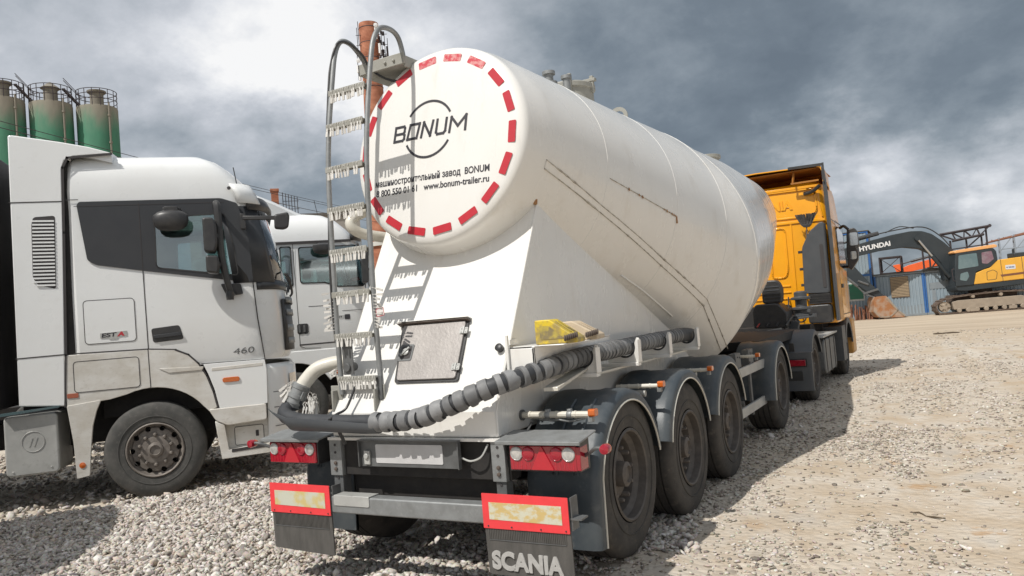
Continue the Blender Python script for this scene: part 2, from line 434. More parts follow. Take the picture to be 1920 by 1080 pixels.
def text_obj(name, body, size, fr, mat, parent, depth=0.004, align='LEFT', world=True, sx=1.0, bold=0.0, shear=0.0, width=None):
    cu = bpy.data.curves.new(name, 'FONT'); cu.body = body; cu.size = size; cu.extrude = depth; cu.align_x = align; cu.offset = bold; cu.shear = shear
    t = bpy.data.objects.new(name + '_tmp', cu); COL.objects.link(t)
    dg = bpy.context.evaluated_depsgraph_get(); dg.update()
    me = bpy.data.meshes.new_from_object(t.evaluated_get(dg)); bpy.data.objects.remove(t)
    o_, ex, ey, en = [Vector(q) for q in fr]
    if width:
        xs = [v.co.x for v in me.vertices]; sx = width / (max(xs) - min(xs)); x0 = min(xs)
    else: x0 = 0
    im = rmat(root_of(parent)).inverted() if world else Matrix.Identity(4)
    for v in me.vertices:
        v.co = im @ (o_ + ex * ((v.co.x - x0) * sx) + ey * v.co.y + en * v.co.z)
    me.materials.clear(); me.materials.append(mat); me.name = name
    o = bpy.data.objects.new(name, me); COL.objects.link(o); o.parent = parent
    return o

# ------------------------------------------------------------------ ground
_LAT = np.random.default_rng(21).random((64, 64))
def vnoise(x, y):
    xi, yi = np.floor(x).astype(int), np.floor(y).astype(int); fx, fy = x - xi, y - yi
    fx, fy = fx * fx * (3 - 2 * fx), fy * fy * (3 - 2 * fy); g = lambda a, b: _LAT[a % 64, b % 64]
    return (g(xi, yi) * (1 - fx) + g(xi + 1, yi) * fx) * (1 - fy) + (g(xi, yi + 1) * (1 - fx) + g(xi + 1, yi + 1) * fx) * fy
def fbm(x, y, n=4):
    t, a, s_ = 0.0, 0.5, 0.0
    for k in range(n): t = t + a * vnoise(x * 2 ** k + 17 * k, y * 2 ** k + 5 * k); s_ += a; a *= 0.55
    return t / s_
RUTS = ((2.75, .10, .22), (4.65, .10, .22), (3.7, -.16, .18), (5.6, -.16, .18), (7.4, .02, .25), (9.2, .02, .25))
def rut(x, y):
    out = 0.0
    for x0, k, w in RUTS:
        d = (x - (x0 + k * y + .25 * np.sin(.35 * y + x0))) / w; out = np.maximum(out, np.exp(-d * d) * np.clip(fbm(x * .5 + x0, y * .25) * 3 - .9, 0, 1))
    return out
def dirt(x, y):
    x = np.asarray(x, float); y = np.asarray(y, float)
    side = np.clip((x - .7 - .5 * (fbm(x * .9, y * .7) - .5)) / 1.2, 0, 1)
    f = fbm(x * .75 + 3, y * .42 + 9, 5)
    return side * np.clip(np.clip((f - .44) / .13, 0, 1) * .9 + .5 * rut(x, y), 0, 1)
def hgt(x, y):
    x = np.asarray(x, float); y = np.asarray(y, float)
    d = np.hypot(x - 3.0, y + 4.7)
    h = 0.012 * np.sin(1.9 * x + 0.6 * y) * np.cos(1.3 * y - 0.4 * x) + 0.008 * np.sin(4.1 * x - 2.2 * y + 1.0)
    h = h * np.clip(1.3 - d / 40, 0.3, 1)
    h = h + 0.065 * np.exp(-((x - 1.1) ** 2 + (y + 0.05) ** 2) / 0.16)
    h = h + 0.03 * np.exp(-((x - 1.1) ** 2 + (y - 5.17) ** 2) / 0.3)
    r_ = rut(x, y); h = h - 0.022 * r_ * (x > 1.9) + 0.012 * (fbm(x * 2.2, y * 2.2, 3) - .5) * np.clip(1.3 - d / 30, 0, 1)
    return h - 0.004
def ground_mat():
    m = bpy.data.materials.new('gravel_yard'); m.use_nodes = True
    nt = m.node_tree; N, L = nt.nodes, nt.links; b = N['Principled BSDF']; b.inputs['Roughness'].default_value = 0.95
    b.inputs['Specular IOR Level'].default_value = 0.15
    tc = N.new('ShaderNodeTexCoord')
    def noise(s, d, r=0.6, vec=None):
        n = N.new('ShaderNodeTexNoise'); n.inputs['Scale'].default_value = s; n.inputs['Detail'].default_value = d; n.inputs['Roughness'].default_value = r
        L.new(vec or tc.outputs['Object'], n.inputs['Vector']); return n.outputs['Fac']
    def mr(v, a, b_, c=0.0, d=1.0):
        n = N.new('ShaderNodeMapRange'); n.inputs[1].default_value = a; n.inputs[2].default_value = b_; n.inputs[3].default_value = c; n.inputs[4].default_value = d
        n.interpolation_type = 'SMOOTHSTEP'; L.new(v, n.inputs[0]); return n.outputs[0]
    def mix(f, a, b_, mode='MIX'):
        x = N.new('ShaderNodeMix'); x.data_type = 'RGBA'; x.blend_type = mode
        if isinstance(f, float): x.inputs['Factor'].default_value = f
        else: L.new(f, x.inputs['Factor'])
        for k, v in (('A', a), ('B', b_)):
            if isinstance(v, tuple): x.inputs[k].default_value = (*v, 1)
            else: L.new(v, x.inputs[k])
        return x.outputs['Result']
    def mul(a, b_):
        n = N.new('ShaderNodeMath'); n.operation = 'MULTIPLY'; L.new(a, n.inputs[0])
        if isinstance(b_, float): n.inputs[1].default_value = b_
        else: L.new(b_, n.inputs[1])
        return n.outputs[0]
    vor = N.new('ShaderNodeTexVoronoi'); vor.inputs['Scale'].default_value = 17
    L.new(tc.outputs['Object'], vor.inputs['Vector'])
    vor2 = N.new('ShaderNodeTexVoronoi'); vor2.inputs['Scale'].default_value = 43
    L.new(tc.outputs['Object'], vor2.inputs['Vector'])
    stone = N.new('ShaderNodeValToRGB')
    e = stone.color_ramp.elements
    e[0].color = (0.30, 0.255, 0.205, 1); e[1].color = (0.56, 0.50, 0.42, 1)
    for p_, c in ((0.3, (0.45, 0.395, 0.325, 1)), (0.6, (0.55, 0.495, 0.415, 1)), (0.8, (0.50, 0.41, 0.31, 1))):
        q = e.new(p_); q.color = c
    sp = N.new('ShaderNodeSeparateColor'); L.new(vor.outputs['Color'], sp.inputs[0]); L.new(sp.outputs[0], stone.inputs[0])
    stone2 = N.new('ShaderNodeValToRGB'); stone2.color_ramp.elements[0].color = (0.40, 0.345, 0.28, 1); stone2.color_ramp.elements[1].color = (0.62, 0.56, 0.475, 1)
    sp2 = N.new('ShaderNodeSeparateColor'); L.new(vor2.outputs['Color'], sp2.inputs[0]); L.new(sp2.outputs[0], stone2.inputs[0])
    dirt = mix(mr(noise(2.2, 8), 0.3, 0.7), (0.43, 0.345, 0.25), (0.55, 0.495, 0.42))
    base = mix(mr(noise(0.9, 6), 0.42, 0.60), stone2.outputs[0], stone.outputs[0])
    # compacted dirt patches: more of them out on the open yard to the right
    sepo = N.new('ShaderNodeSeparateXYZ'); L.new(tc.outputs['Object'], sepo.inputs[0])
    right = mr(sepo.outputs[0], 0.5, 3.0)
    patch = mr(noise(0.55, 7, 0.65), 0.36, 0.54)
    at = N.new('ShaderNodeAttribute'); at.attribute_name = 'dirt'
    dm = N.new('ShaderNodeMath'); dm.operation = 'MULTIPLY_ADD'; L.new(noise(7, 6), dm.inputs[0]); dm.inputs[1].default_value = 0.5; L.new(at.outputs['Fac'], dm.inputs[2])
    base = mix(mul(mr(dm.outputs[0], 0.42, 0.95), 0.92), base, dirt)
    rusty = mul(mul(mr(noise(1.3, 7, 0.7), 0.58, 0.66), right), 0.7)
    base = mix(rusty, base, (0.42, 0.26, 0.13))
    grey = mul(mul(mr(noise(1.1, 6, 0.65), 0.56, 0.64), right), 0.55)
    base = mix(grey, base, (0.37, 0.335, 0.29))
    mt = N.new('ShaderNodeMapping'); mt.inputs['Rotation'].default_value = (0, 0, R(8)); mt.inputs['Scale'].default_value = (1.0, 0.10, 1.0); L.new(tc.outputs['Object'], mt.inputs[0])
    trk = mul(mul(mr(noise(1.5, 5, 0.55, mt.outputs[0]), 0.50, 0.62), right), 0.45)
    base = mix(trk, base, (0.43, 0.345, 0.245))
    pale = mul(mul(mr(noise(0.7, 8, 0.7, mt.outputs[0]), 0.58, 0.68), right), 0.35)
    base = mix(pale, base, (0.66, 0.62, 0.545))
    # sandy strip far out in the yard
    far = mul(mr(sepo.outputs[1], 17.0, 25.0), 0.9)
    st = N.new('ShaderNodeMapping'); st.inputs['Scale'].default_value = (0.15, 1.0, 1.0); L.new(tc.outputs['Object'], st.inputs[0])
    sand = mix(mr(noise(0.8, 8, 0.65, st.outputs[0]), 0.35, 0.65), (0.52, 0.43, 0.32), (0.40, 0.32, 0.235))
    base = mix(far, base, sand)
    specks = mul(mr(noise(30, 6, 0.7), 0.62, 0.74), 0.42)
    base = mix(specks, base, (0.17, 0.145, 0.125))
    L.new(base, b.inputs['Base Color'])
    bp = N.new('ShaderNodeBump'); bp.inputs['Strength'].default_value = 0.7; bp.inputs['Distance'].default_value = 0.02
    inv = mul(vor.outputs['Distance'], -1.0)
    ad = N.new('ShaderNodeMath'); ad.operation = 'ADD'; L.new(inv, ad.inputs[0]); L.new(mul(noise(25, 6), 0.8), ad.inputs[1])
    L.new(ad.outputs[0], bp.inputs['Height']); L.new(bp.outputs[0], b.inputs['Normal'])
    return m
def make_ground():
    def axis(lo, hi, step, far):
        a = list(np.arange(lo, hi, step)); s = step; x = hi
        while x < far: a.append(x); s *= 1.35; x += s
        a.append(far); s = step; x = lo - step
        pre = []
        while x > -far: pre.append(x); s *= 1.35; x -= s
        pre.append(-far)
        return np.array(sorted(pre) + a)
    xs, ys = axis(-9, 12, 0.14, 900), axis(-6, 22, 0.14, 900)
    X, Y = np.meshgrid(xs, ys); Z = hgt(X, Y)
    nx, ny = len(xs), len(ys)
    v = np.stack([X, Y, Z], -1).reshape(-1, 3)
    i = np.arange((ny - 1) * (nx - 1)); r_, c_ = i // (nx - 1), i % (nx - 1); a = r_ * nx + c_
    f = np.stack([a, a + 1, a + nx + 1, a + nx], 1)
    o = np_mesh('ground', v, f, ground_mat())
    a_ = o.data.attributes.new('dirt', 'FLOAT', 'POINT'); a_.data.foreach_set('value', dirt(X, Y).astype(np.float32).ravel())
    tag(o, kind='structure')
def np_mesh(name, v, f, mat, smooth=True):
    me = bpy.data.meshes.new(name); k = f.shape[1]
    me.vertices.add(len(v)); me.vertices.foreach_set('co', v.astype(np.float32).ravel())
    me.loops.add(f.size); me.loops.foreach_set('vertex_index', f.astype(np.int32).ravel())
    me.polygons.add(len(f)); me.polygons.foreach_set('loop_start', np.arange(0, f.size, k, dtype=np.int32))
    if smooth: me.polygons.foreach_set('use_smooth', np.ones(len(f), bool))
    me.update(calc_edges=True); me.validate()
    me.materials.append(mat)
    o = bpy.data.objects.new(name, me); COL.objects.link(o); return o
def stone_mat(loose=True):
    m = bpy.data.materials.new('crushed_stone'); m.use_nodes = True
    nt = m.node_tree; N, L = nt.nodes, nt.links; b = N['Principled BSDF']; b.inputs['Roughness'].default_value = 0.92
    b.inputs['Specular IOR Level'].default_value = 0.2
    g = N.new('ShaderNodeNewGeometry'); r = N.new('ShaderNodeValToRGB'); e = r.color_ramp.elements
    cols = ((0, (.19, .165, .145)), (.12, (.33, .285, .24)), (.3, (.46, .405, .345)), (.5, (.56, .50, .43)), (.66, (.50, .40, .31)), (.76, (.42, .385, .35)), (.88, (.60, .55, .48)), (1, (.70, .66, .60)))
    if not loose: cols = ((0, (.17, .14, .11)), (.25, (.33, .27, .205)), (.5, (.45, .38, .30)), (.78, (.52, .46, .38)), (1, (.64, .59, .51)))
    e[0].color = (*cols[0][1], 1); e[1].color = (*cols[-1][1], 1)
    for p_, c in cols[1:-1]: q = e.new(p_); q.color = (*c, 1)
    L.new(g.outputs['Random Per Island'], r.inputs[0])
    tc = N.new('ShaderNodeTexCoord'); n = N.new('ShaderNodeTexNoise'); n.inputs['Scale'].default_value = 60; n.inputs['Detail'].default_value = 5
    L.new(tc.outputs['Object'], n.inputs['Vector'])
    mx = N.new('ShaderNodeMix'); mx.data_type = 'RGBA'; mx.blend_type = 'OVERLAY'; mx.inputs['Factor'].default_value = 0.45
    L.new(r.outputs[0], mx.inputs['A']); L.new(n.outputs['Color'], mx.inputs['B'])
    hs = N.new('ShaderNodeHueSaturation'); hs.inputs['Saturation'].default_value = 0.78; L.new(mx.outputs['Result'], hs.inputs['Color'])
    L.new(hs.outputs[0], b.inputs['Base Color'])
    bp = N.new('ShaderNodeBump'); bp.inputs['Strength'].default_value = 0.5; bp.inputs['Distance'].default_value = 0.006
    L.new(n.outputs['Fac'], bp.inputs['Height']); L.new(bp.outputs[0], b.inputs['Normal'])
    return m
def make_stones():
    t = (1 + 5 ** .5) / 2
    iv = np.array([(-1, t, 0), (1, t, 0), (-1, -t, 0), (1, -t, 0), (0, -1, t), (0, 1, t), (0, -1, -t), (0, 1, -t), (t, 0, -1), (t, 0, 1), (-t, 0, -1), (-t, 0, 1)], float)
    iv /= np.linalg.norm(iv[0])
    fi = np.array([(0, 11, 5), (0, 5, 1), (0, 1, 7), (0, 7, 10), (0, 10, 11), (1, 5, 9), (5, 11, 4), (11, 10, 2), (10, 7, 6), (7, 1, 8), (3, 9, 4), (3, 4, 2), (3, 2, 6), (3, 6, 8), (3, 8, 9), (4, 9, 5), (2, 4, 11), (6, 2, 10), (8, 6, 7), (9, 8, 1)])
    cx, cy = 3.15, -4.72
    P = []
    def ring(n, d0, d1, a0, a1):
        # even cover over a sector round the camera
        d = np.sqrt(rng.uniform(d0 ** 2, d1 ** 2, n)); a = np.radians(rng.uniform(a0, a1, n)) + math.radians(90 + 29.7)
        return np.stack([cx + d * np.cos(a), cy + d * np.sin(a)], 1)
    # loose clean gravel on the left (angles are measured to the left of the view axis)
    zones = [(30000, 2.2, 5.2, -6, 46, 0.0165, 1.0), (42000, 5.2, 9.5, -12, 46, 0.0175, 1.0), (12000, 9.5, 16, -20, 46, 0.025, 1.0),
             (9000, 2.2, 5.5, -46, -2, 0.0115, 0.45), (16000, 5.5, 10, -46, -8, 0.0125, 0.45), (13000, 10, 18, -46, -12, 0.016, 0.45), (6000, 18, 30, -46, -14, 0.024, 0.4)]
    groups = {}
    for n, d0, d1, a0, a1, sz, flat in zones:
        q = ring(n, d0, d1, a0, a1)
        if flat == 1.0:
            keep = rng.random(n) < np.clip((1.55 - q[:, 0] + .35 * np.sin(1.7 * q[:, 1]) + .2 * np.sin(4.3 * q[:, 1])) / .9, 0, 1)
            q = q[keep]; n = len(q)
        if flat != 1.0:
            keep = rng.random(n) > dirt(q[:, 0], q[:, 1]) * .93; q = q[keep]; n = len(q)
        s = np.clip(sz * rng.lognormal(0, 0.33, n), 0, .05 if flat == 1 else .03)
        jit = 1 + rng.uniform(-0.28, 0.28, (n, 12, 1))
        v = iv[None] * jit
        sc = np.stack([rng.uniform(0.85, 1.4, n), rng.uniform(0.75, 1.1, n), rng.uniform(0.42, 0.72, n) * (0.5 + 0.5 * flat)], 1) * s[:, None]
        v = v * sc[:, None, :]
        tilt = rng.normal(0, 0.35 * flat + 0.06, (n, 2)); yaw = rng.uniform(0, 2 * np.pi, n)
        v[..., 2] += v[..., 0] * tilt[:, 0:1] + v[..., 1] * tilt[:, 1:2]
        c, sn = np.cos(yaw)[:, None], np.sin(yaw)[:, None]
        vx = v[..., 0] * c - v[..., 1] * sn; vy = v[..., 0] * sn + v[..., 1] * c
        z0 = hgt(q[:, 0], q[:, 1]) + sc[:, 2] * (0.55 * flat - 0.1) + rng.uniform(0, 0.012, n) * flat
        V = np.stack([vx + q[:, 0:1], vy + q[:, 1:2], v[..., 2] + z0[:, None]], -1)
        g = groups.setdefault(flat == 1.0, [[], [], 0])
        g[0].append(V.reshape(-1, 3)); g[1].append((fi[None] + (np.arange(n) * 12)[:, None, None] + g[2]).reshape(-1, 3)); g[2] += n * 12
    for loose, (vs, fs, _) in groups.items():
        o = np_mesh('gravel', np.concatenate(vs), np.concatenate(fs), stone_mat(loose), smooth=False)
        tag(o, 'loose cream crushed stone under and around the lorries' if loose else 'small stones trodden into the tan dirt of the open yard', 'gravel', kind='stuff')
make_ground()
make_stones()
# ================================================================== wheels
def wheel_part(parent, kind, loc, side, world=True):
    """tyre (part) > rim, hub (sub-parts).  The axle lies along local X, outside towards +X (side = +1) or -X"""
    key = kind
    if key not in WHEELS:
        r, w, rr, tm, rm = WHEEL_KINDS[kind]
        t = MB()
        prof = [(rr, -w * .5 + .02), (rr + .012, -w * .5), (rr + .05, -w * .5 - .004), (r * .80, -w * .5 - .010), (r * .93, -w * .5 + .004), (r * .975, -w * .5 + .022), (r * .995, -w * .5 + .05)]
        grooves = []
        ng = 4
        for k in range(ng):
            c = -w * .5 + .05 + (w - .10) * (k + .5) / ng
            grooves += [(r, c - .008), (r - .014, c - .005), (r - .014, c + .005), (r, c + .008)]
        prof = prof + grooves + [(q, -h) for q, h in prof[::-1]]
        t.lathe(prof + [prof[0]], (0, 0, 0), (1, 0, 0), 72, cap=False)
        # raised ring on the sidewall
        t.lathe([(r * .70, w * .5 + .006), (r * .705, w * .5 + .012), (r * .715, w * .5 + .012), (r * .72, w * .5 + .006)], (0, 0, 0), (1, 0, 0), 72, cap=False)
        tm_ = t.build('wheel', tm, None, smooth=40).data
        b = MB()
        dish = WHEEL_DISH[kind]
        o = w * .5
        b.lathe([(rr + .004, o + .004), (rr - .008, o + .012), (rr - .018, o + .004), (rr - .022, o - .05), (rr - .05, o - .08), (rr - .06, dish - .03), (rr * .80, dish - .012), (rr * .56, dish), (.15, dish + .004), (0.02, dish + .004)], (0, 0, 0), (1, 0, 0), 56, cap=False)
        b.lathe([(rr, -o), (rr - .02, -o + .05), (rr - .06, dish - .05), (0.02, dish - .05)], (0, 0, 0), (1, 0, 0), 40, cap=False)
        rm_ = b.build('rim', rm, None, smooth=35)
        nh = 10
        if kind != 'trailer':
            cut = MB()
            for k in range(nh):
                a = 2 * math.pi * (k + .5) / nh
                cut.lathe([(.030, -.2), (.030, .3)], (dish - .02, rr * .80 * math.cos(a), rr * .80 * math.sin(a)), (1, 0, 0), 14)
            cutter = cut.build('cutter', M['dark'], None, smooth=0)
            apply_bool(rm_, cutter)
        rmd = rm_.data
        h = MB()
        hl = WHEEL_HUB[kind]
        h.lathe([(.150, dish), (.150, dish + hl * .35), (.13, dish + hl * .42), (.085, dish + hl * .45), (.08, dish + hl), (.055, dish + hl + .012), (.05, dish + hl - .004), (0.01, dish + hl - .004)], (0, 0, 0), (1, 0, 0), 32)
        for k in range(nh):
            a = 2 * math.pi * k / nh
            c = (dish, .1675 * math.cos(a), .1675 * math.sin(a))
            h.lathe([(.022, -.005), (.022, .022), (.016, .030), (.016, hl * .5 + .02), (.010, hl * .5 + .03)], c, (1, 0, 0), 8)
        hd_ = h.build('hub', M['hub'] if kind == 'trailer' else rm, None, smooth=35)
        hdd = hd_.data
        for n in ('wheel', 'rim', 'hub'): pass
        for ob in [x for x in COL.objects if x.data in (tm_, rmd, hdd)]: bpy.data.objects.remove(ob)
        WHEELS[key] = (tm_, rmd, hdd)
    tm_, rmd, hdd = WHEELS[key]
    o = bpy.data.objects.new('wheel', tm_); COL.objects.link(o); o.parent = parent
    p = Vector(loc)
    if world: p = rmat(root_of(parent)).inverted() @ p
    o.location = p
    o.rotation_euler = (random.uniform(0, 6.28) if side > 0 else random.uniform(0, 6.28), 0, 0) if side > 0 else (random.uniform(0, 6.28), 0, math.pi)
    for nm, d in (('rim', rmd), ('hub', hdd)):
        c = bpy.data.objects.new(nm, d); COL.objects.link(c); c.parent = o
    return o
def apply_bool(o, cutter, op='DIFFERENCE'):
    cutter.parent = o.parent
    md = o.modifiers.new('cut', 'BOOLEAN'); md.operation = op; md.object = cutter; md.solver = 'EXACT'
    dg = bpy.context.evaluated_depsgraph_get(); dg.update()
    me = bpy.data.meshes.new_from_object(o.evaluated_get(dg))
    o.modifiers.clear(); o.data = me
    bpy.data.objects.remove(cutter)
WHEELS = {}
#                 radius width rim-radius tyre material  rim material
WHEEL_KINDS = {'trailer': (.53, .36, .295, M['tyre'], M['rim']), 'tractor': (.52, .30, .295, M['tyre'], M['rim']), 'white': (.53, .31, .300, M['tyregrey'], M['rimlight'])}
WHEEL_DISH = {'trailer': .045, 'tractor': .06, 'white': .115}
WHEEL_HUB = {'trailer': .11, 'tractor': .07, 'white': .05}

# ================================================================== the tanker trailer
TR = thing('tanker_trailer', 'white bulk cement tanker trailer with round logo disc, rear ladder and four axles', 'trailer', (XC, 2.6, 0))
RINGS = [(-.29, 2.935, .735, .164), (.71, 2.771, .885, .164), (1.84, 2.585, 1.053, .164), (2.826, 2.41, 1.222, .146), (3.30, 2.18, 1.385, -.095), (5.089, 2.414, 1.226, -.143), (7.765, 2.90, .80, -.175)]
def ring_pts(y, z, r, t, n=112, a0=0.0):
    k = math.sqrt(1 + t * t); out = []
    for i in range(n):
        a = 2 * math.pi * i / n + a0
        out.append(Vector((XC + r * math.cos(a), y + t * r * math.sin(a) / k, z + r * math.sin(a) / k)))
    return out
def ring_ang(rg, ang):
    y, z, r, t = rg; k = math.sqrt(1 + t * t); a = R(ang)
    return Vector((XC + r * math.cos(a), y + t * r * math.sin(a) / k, z + r * math.sin(a) / k))
TILT = .164; TK = math.sqrt(1 + TILT ** 2)
D_O = Vector((XC, -.29, 2.935)); D_X = Vector((1, 0, 0)); D_U = Vector((0, TILT, 1)) / TK; D_N = Vector((0, -1, TILT)) / TK   # disc frame, normal to the rear
def disc_frame(rot=0.0, lift=0.0):
    c, s = math.cos(rot), math.sin(rot)
    return (D_O + D_N * lift, D_X * c + D_U * s, D_U * c - D_X * s, D_N)
def make_tank():
    b = MB(); rings = []
    for r, h in ((.001, .022), (.2, .0205), (.42, .014), (.60, .005), (.665, -.002), (.700, -.012), (.722, -.032), (.733, -.060), (.737, -.10)):
        k = []
        for i in range(112):
            a = 2 * math.pi * i / 112
            k.append(D_O + D_X * (r * math.cos(a)) + D_U * (r * math.sin(a)) + D_N * h)
        rings.append(k)
    for a_, b_ in zip(RINGS[:-1], RINGS[1:]):
        for s_ in np.linspace(0, 1, 6, endpoint=False):
            if a_ is RINGS[0] and s_ == 0: continue
            rings.append(ring_pts(*[p + (q - p) * s_ for p, q in zip(a_, b_)]))
    rings.append(ring_pts(*RINGS[-1]))
    y, z, r, t = RINGS[-1]
    for f, dy in ((.97, .05), (.9, .09), (.7, .12), (.3, .14), (.002, .145)): rings.append(ring_pts(y + dy, z, r * f, t))
    b.loft(rings, cap=True)
    tank = b.build('tank', M['tank'], TR, world=True, smooth=32)
    w = MB()
    for i_, rg in enumerate(RINGS[1:5]):
        pts = ring_pts(*[v + (.0005 if i == 2 else 0) for i, v in enumerate(rg)])
        w.tube(pts + [pts[0]], 0.0026 if i_ > 1 else .0016, 6, cap=False)
    w.build('weld_seam', M['tank'], tank, world=True)
    # long doubler strip with grimy edges and the loose rail on the flank
    angs = [(349.5, 344.5), (339, 335.8), (330, 326.9), (323.8, 320.6), (314, 310.5)]
    st = MB(); ed = MB(); up, lo = [], []
    for (rg0, an0), (rg1, an1) in zip(zip(RINGS[:4], angs), zip(RINGS[1:5], angs[1:])):
        for s_ in np.linspace(0, 1, 5):
            rg = [p + (q - p) * s_ for p, q in zip(rg0, rg1)]; rg[2] += .004
            up.append(ring_ang(rg, an0[0] + (an1[0] - an0[0]) * s_)); lo.append(ring_ang(rg, an0[1] + (an1[1] - an0[1]) * s_))
    st.loft([[u, u * .5 + l * .5, l] for u, l in zip(up[1:], lo[1:])], closed=False, cap=False)
    st.build('doubler_strip', M['tank'], tank, world=True)
    ed.tube(up[1:], .0045, 5); ed.tube(lo[1:], .004, 5)
    rnd = random.Random(3)
    for k in range(34):
        i = rnd.randrange(1, len(up) - 1); s_ = rnd.random(); src = up if rnd.random() < .6 else lo
        q = src[i] * (1 - s_) + src[i + 1] * s_ if i + 1 < len(src) else src[i]
        d = (src[i] - src[i - 1]).normalized(); ln = rnd.uniform(.02, .10)
        ed.tube([q - d * ln, q, q + d * ln], [.003, rnd.uniform(.006, .011), .003], 5)
    ed.build('strip_edge', M['tankdirt'], tank, world=True)
    rl = MB(); ru = MB()
    A = ring_ang(RINGS[1], 354); 
    def lerp_ring(i, s_): 
        rg = [p + (q - p) * s_ for p, q in zip(RINGS[i], RINGS[i + 1])]; rg[2] += .003; return rg
    pts = [ring_ang(lerp_ring(1, s_), 353.5 - 2.0 * s_) for s_ in np.linspace(.03, .98, 9)]
    rl.tube(pts, .0035, 5); rl.build('flank_seam', M['tankdirt'], tank, world=True)
    for s_ in (.28, .42, .47, .8, .84, .88, .92, .95, .98):
        q = ring_ang(lerp_ring(1, s_), 353.4 - 2.0 * s_); ru.lathe([(.0, 0), (rnd.uniform(.007, .016), .002), (.004, .006)], q, (1, 0, 0.05), 8)
    q = ring_ang(RINGS[2], 351.5); ru.bar(q, q + Vector((0, 0, -.06)), .014, .01)
    ru.build('rust_spot', M['rust'], tank, world=True)
    sm = MB()
    pts = [ring_ang(lerp_ring(1, s_), 316 - 4 * s_) for s_ in np.linspace(.62, 1.0, 6)] + [ring_ang(lerp_ring(2, s_), 312 - 5 * s_) for s_ in np.linspace(.1, .7, 5)]
    sm.tube(pts, .009, 6); sm.build('drain_pipe', M['tank'], tank, world=True)
    # red reflective dashes round the disc
    for k in range(18):
        a = R(97 - 20 * k); c, s_ = math.cos(a), math.sin(a)
        er = D_X * c + D_U * s_; et = D_U * c - D_X * s_
        d = MB().prism(rrect(-.028, -.076, .028, .076, .008, 3), (D_O + er * .633 + D_N * .0025, er, et, D_N), .003)
        d.build('reflective_strip', M['redtop'] if k in (0, 1, 2) else M['red'], tank, world=True, smooth=0)
    # round emblem and lettering
    fr = disc_frame(R(-2.2), .0205); o, ex, ey, en = fr
    lg = MB(); cxy = (-.05, .112); r0 = .208
    def arc(a0, a1):
        p = [(cxy[0] + q * math.cos(R(a)), cxy[1] + q * math.sin(R(a))) for q, rng_ in ((r0 + .0085, np.linspace(a0, a1, 28)), (r0 - .0085, np.linspace(a1, a0, 28))) for a in rng_]
        n = 28
        for i in range(n - 1):
            lg.prism([p[i], p[i + 1], p[2 * n - 2 - i], p[2 * n - 1 - i]], fr, .002)
    arc(28, 145); arc(207, 329)
    H_ = .125; y0 = .050; sw = .019
    def stroke(pts, closed=False):
        P = [Vector(p) for p in pts]; n = len(P)
        if closed: P = P + [P[0]]
        for a, b_ in zip(P[:-1], P[1:]):
            d = (b_ - a).normalized(); nn = Vector((-d.y, d.x)) * sw / 2; e = d * sw / 2
            lg.prism([tuple(a - e - nn), tuple(b_ + e - nn), tuple(b_ + e + nn), tuple(a - e + nn)], fr, .002)
    x = -.365; h = sw / 2; t, m_, bt = y0 + H_ - h, y0 + H_ / 2, y0 + h
    sl = .012     # slight slant of the letters
    P_ = lambda px, py: (px + sl * (py - y0) / H_, py)
    stroke([P_(x + h, bt), P_(x + h, t), P_(x + .085, t), P_(x + .094, t - .012), P_(x + .094, m_ + .012), P_(x + .083, m_), P_(x + .098, m_ - .014), P_(x + .098, bt + .012), P_(x + .086, bt)], True)
    stroke([P_(x + .02, m_), P_(x + .083, m_)])
    x2 = x + .120; stroke([P_(x2 + h, bt), P_(x2 + h + .014, t), P_(x2 + .108, t), P_(x2 + .094, bt)], True)
    x3 = x2 + .126; stroke([P_(x3 + h, bt), P_(x3 + h + .010, t), P_(x3 + .088, bt), P_(x3 + .100, t)])
    x4 = x3 + .128; stroke([P_(x4 + h, t), P_(x4 + h, bt + .016), P_(x4 + .022, bt), P_(x4 + .074, bt), P_(x4 + .088, bt + .016), P_(x4 + .088, t)])
    x5 = x4 + .116; stroke([P_(x5 + h, bt), P_(x5 + h + .004, t), P_(x5 + .075, bt + .035), P_(x5 + .135, t), P_(x5 + .140, bt)])
    lg.build('emblem', M['blackink'], tank, world=True, smooth=0)
    f2 = (o + ex * -.514 + ey * -.262, ex, ey, en)
    text_obj('lettering', 'машиностроительный завод  BONUM', .068, f2, M['blackink'], tank, .001, width=.985, bold=.0012)
    f3 = (o + ex * -.502 + ey * -.335, ex, ey, en)
    text_obj('lettering', '8 800 550 01 61   www.bonum-trailer.ru', .066, f3, M['blackink'], tank, .001, width=.972, bold=.0012)
    # lay the dashes' neighbours (emblem and lettering) on the domed skin
    for o_ in [k for k in bpy.data.objects if k.parent == tank and k.name.split('.')[0] in ('emblem', 'lettering')]:
        off = TR.location
        for v_ in o_.data.vertices:
            q = v_.co + off - D_O; px_, py_ = q.dot(D_X), q.dot(D_U); r_ = math.hypot(px_, py_); h_ = q.dot(D_N)
            dome = float(np.interp(r_, (0, .2, .42, .60, .665), (.022, .0205, .014, .005, -.002)))
            v_.co = D_O - off + D_X * px_ + D_U * py_ + D_N * (dome + .0015 + max(0, h_ - .0205) * .6)
    # top fittings
    hb = MB(); zt = 3.655
    hb.lathe([(.25, -.03), (.25, .14), (.27, .145), (.27, .19), (.24, .205), (.0, .215)], (XC, 2.05, zt), (0, 0, 1), 28)
    for a in range(0, 360, 60):
        c = (XC + .26 * math.cos(R(a)), 2.05 + .26 * math.sin(R(a)), zt + .10); hb.bar(c, (c[0], c[1], c[2] + .16), .035, .035)
    hb.bar((XC - .3, 2.05, zt + .22), (XC + .3, 2.05, zt + .22), .05, .03)
    hb.build('manhole', M['platform'], tank, world=True, bevel=.004)
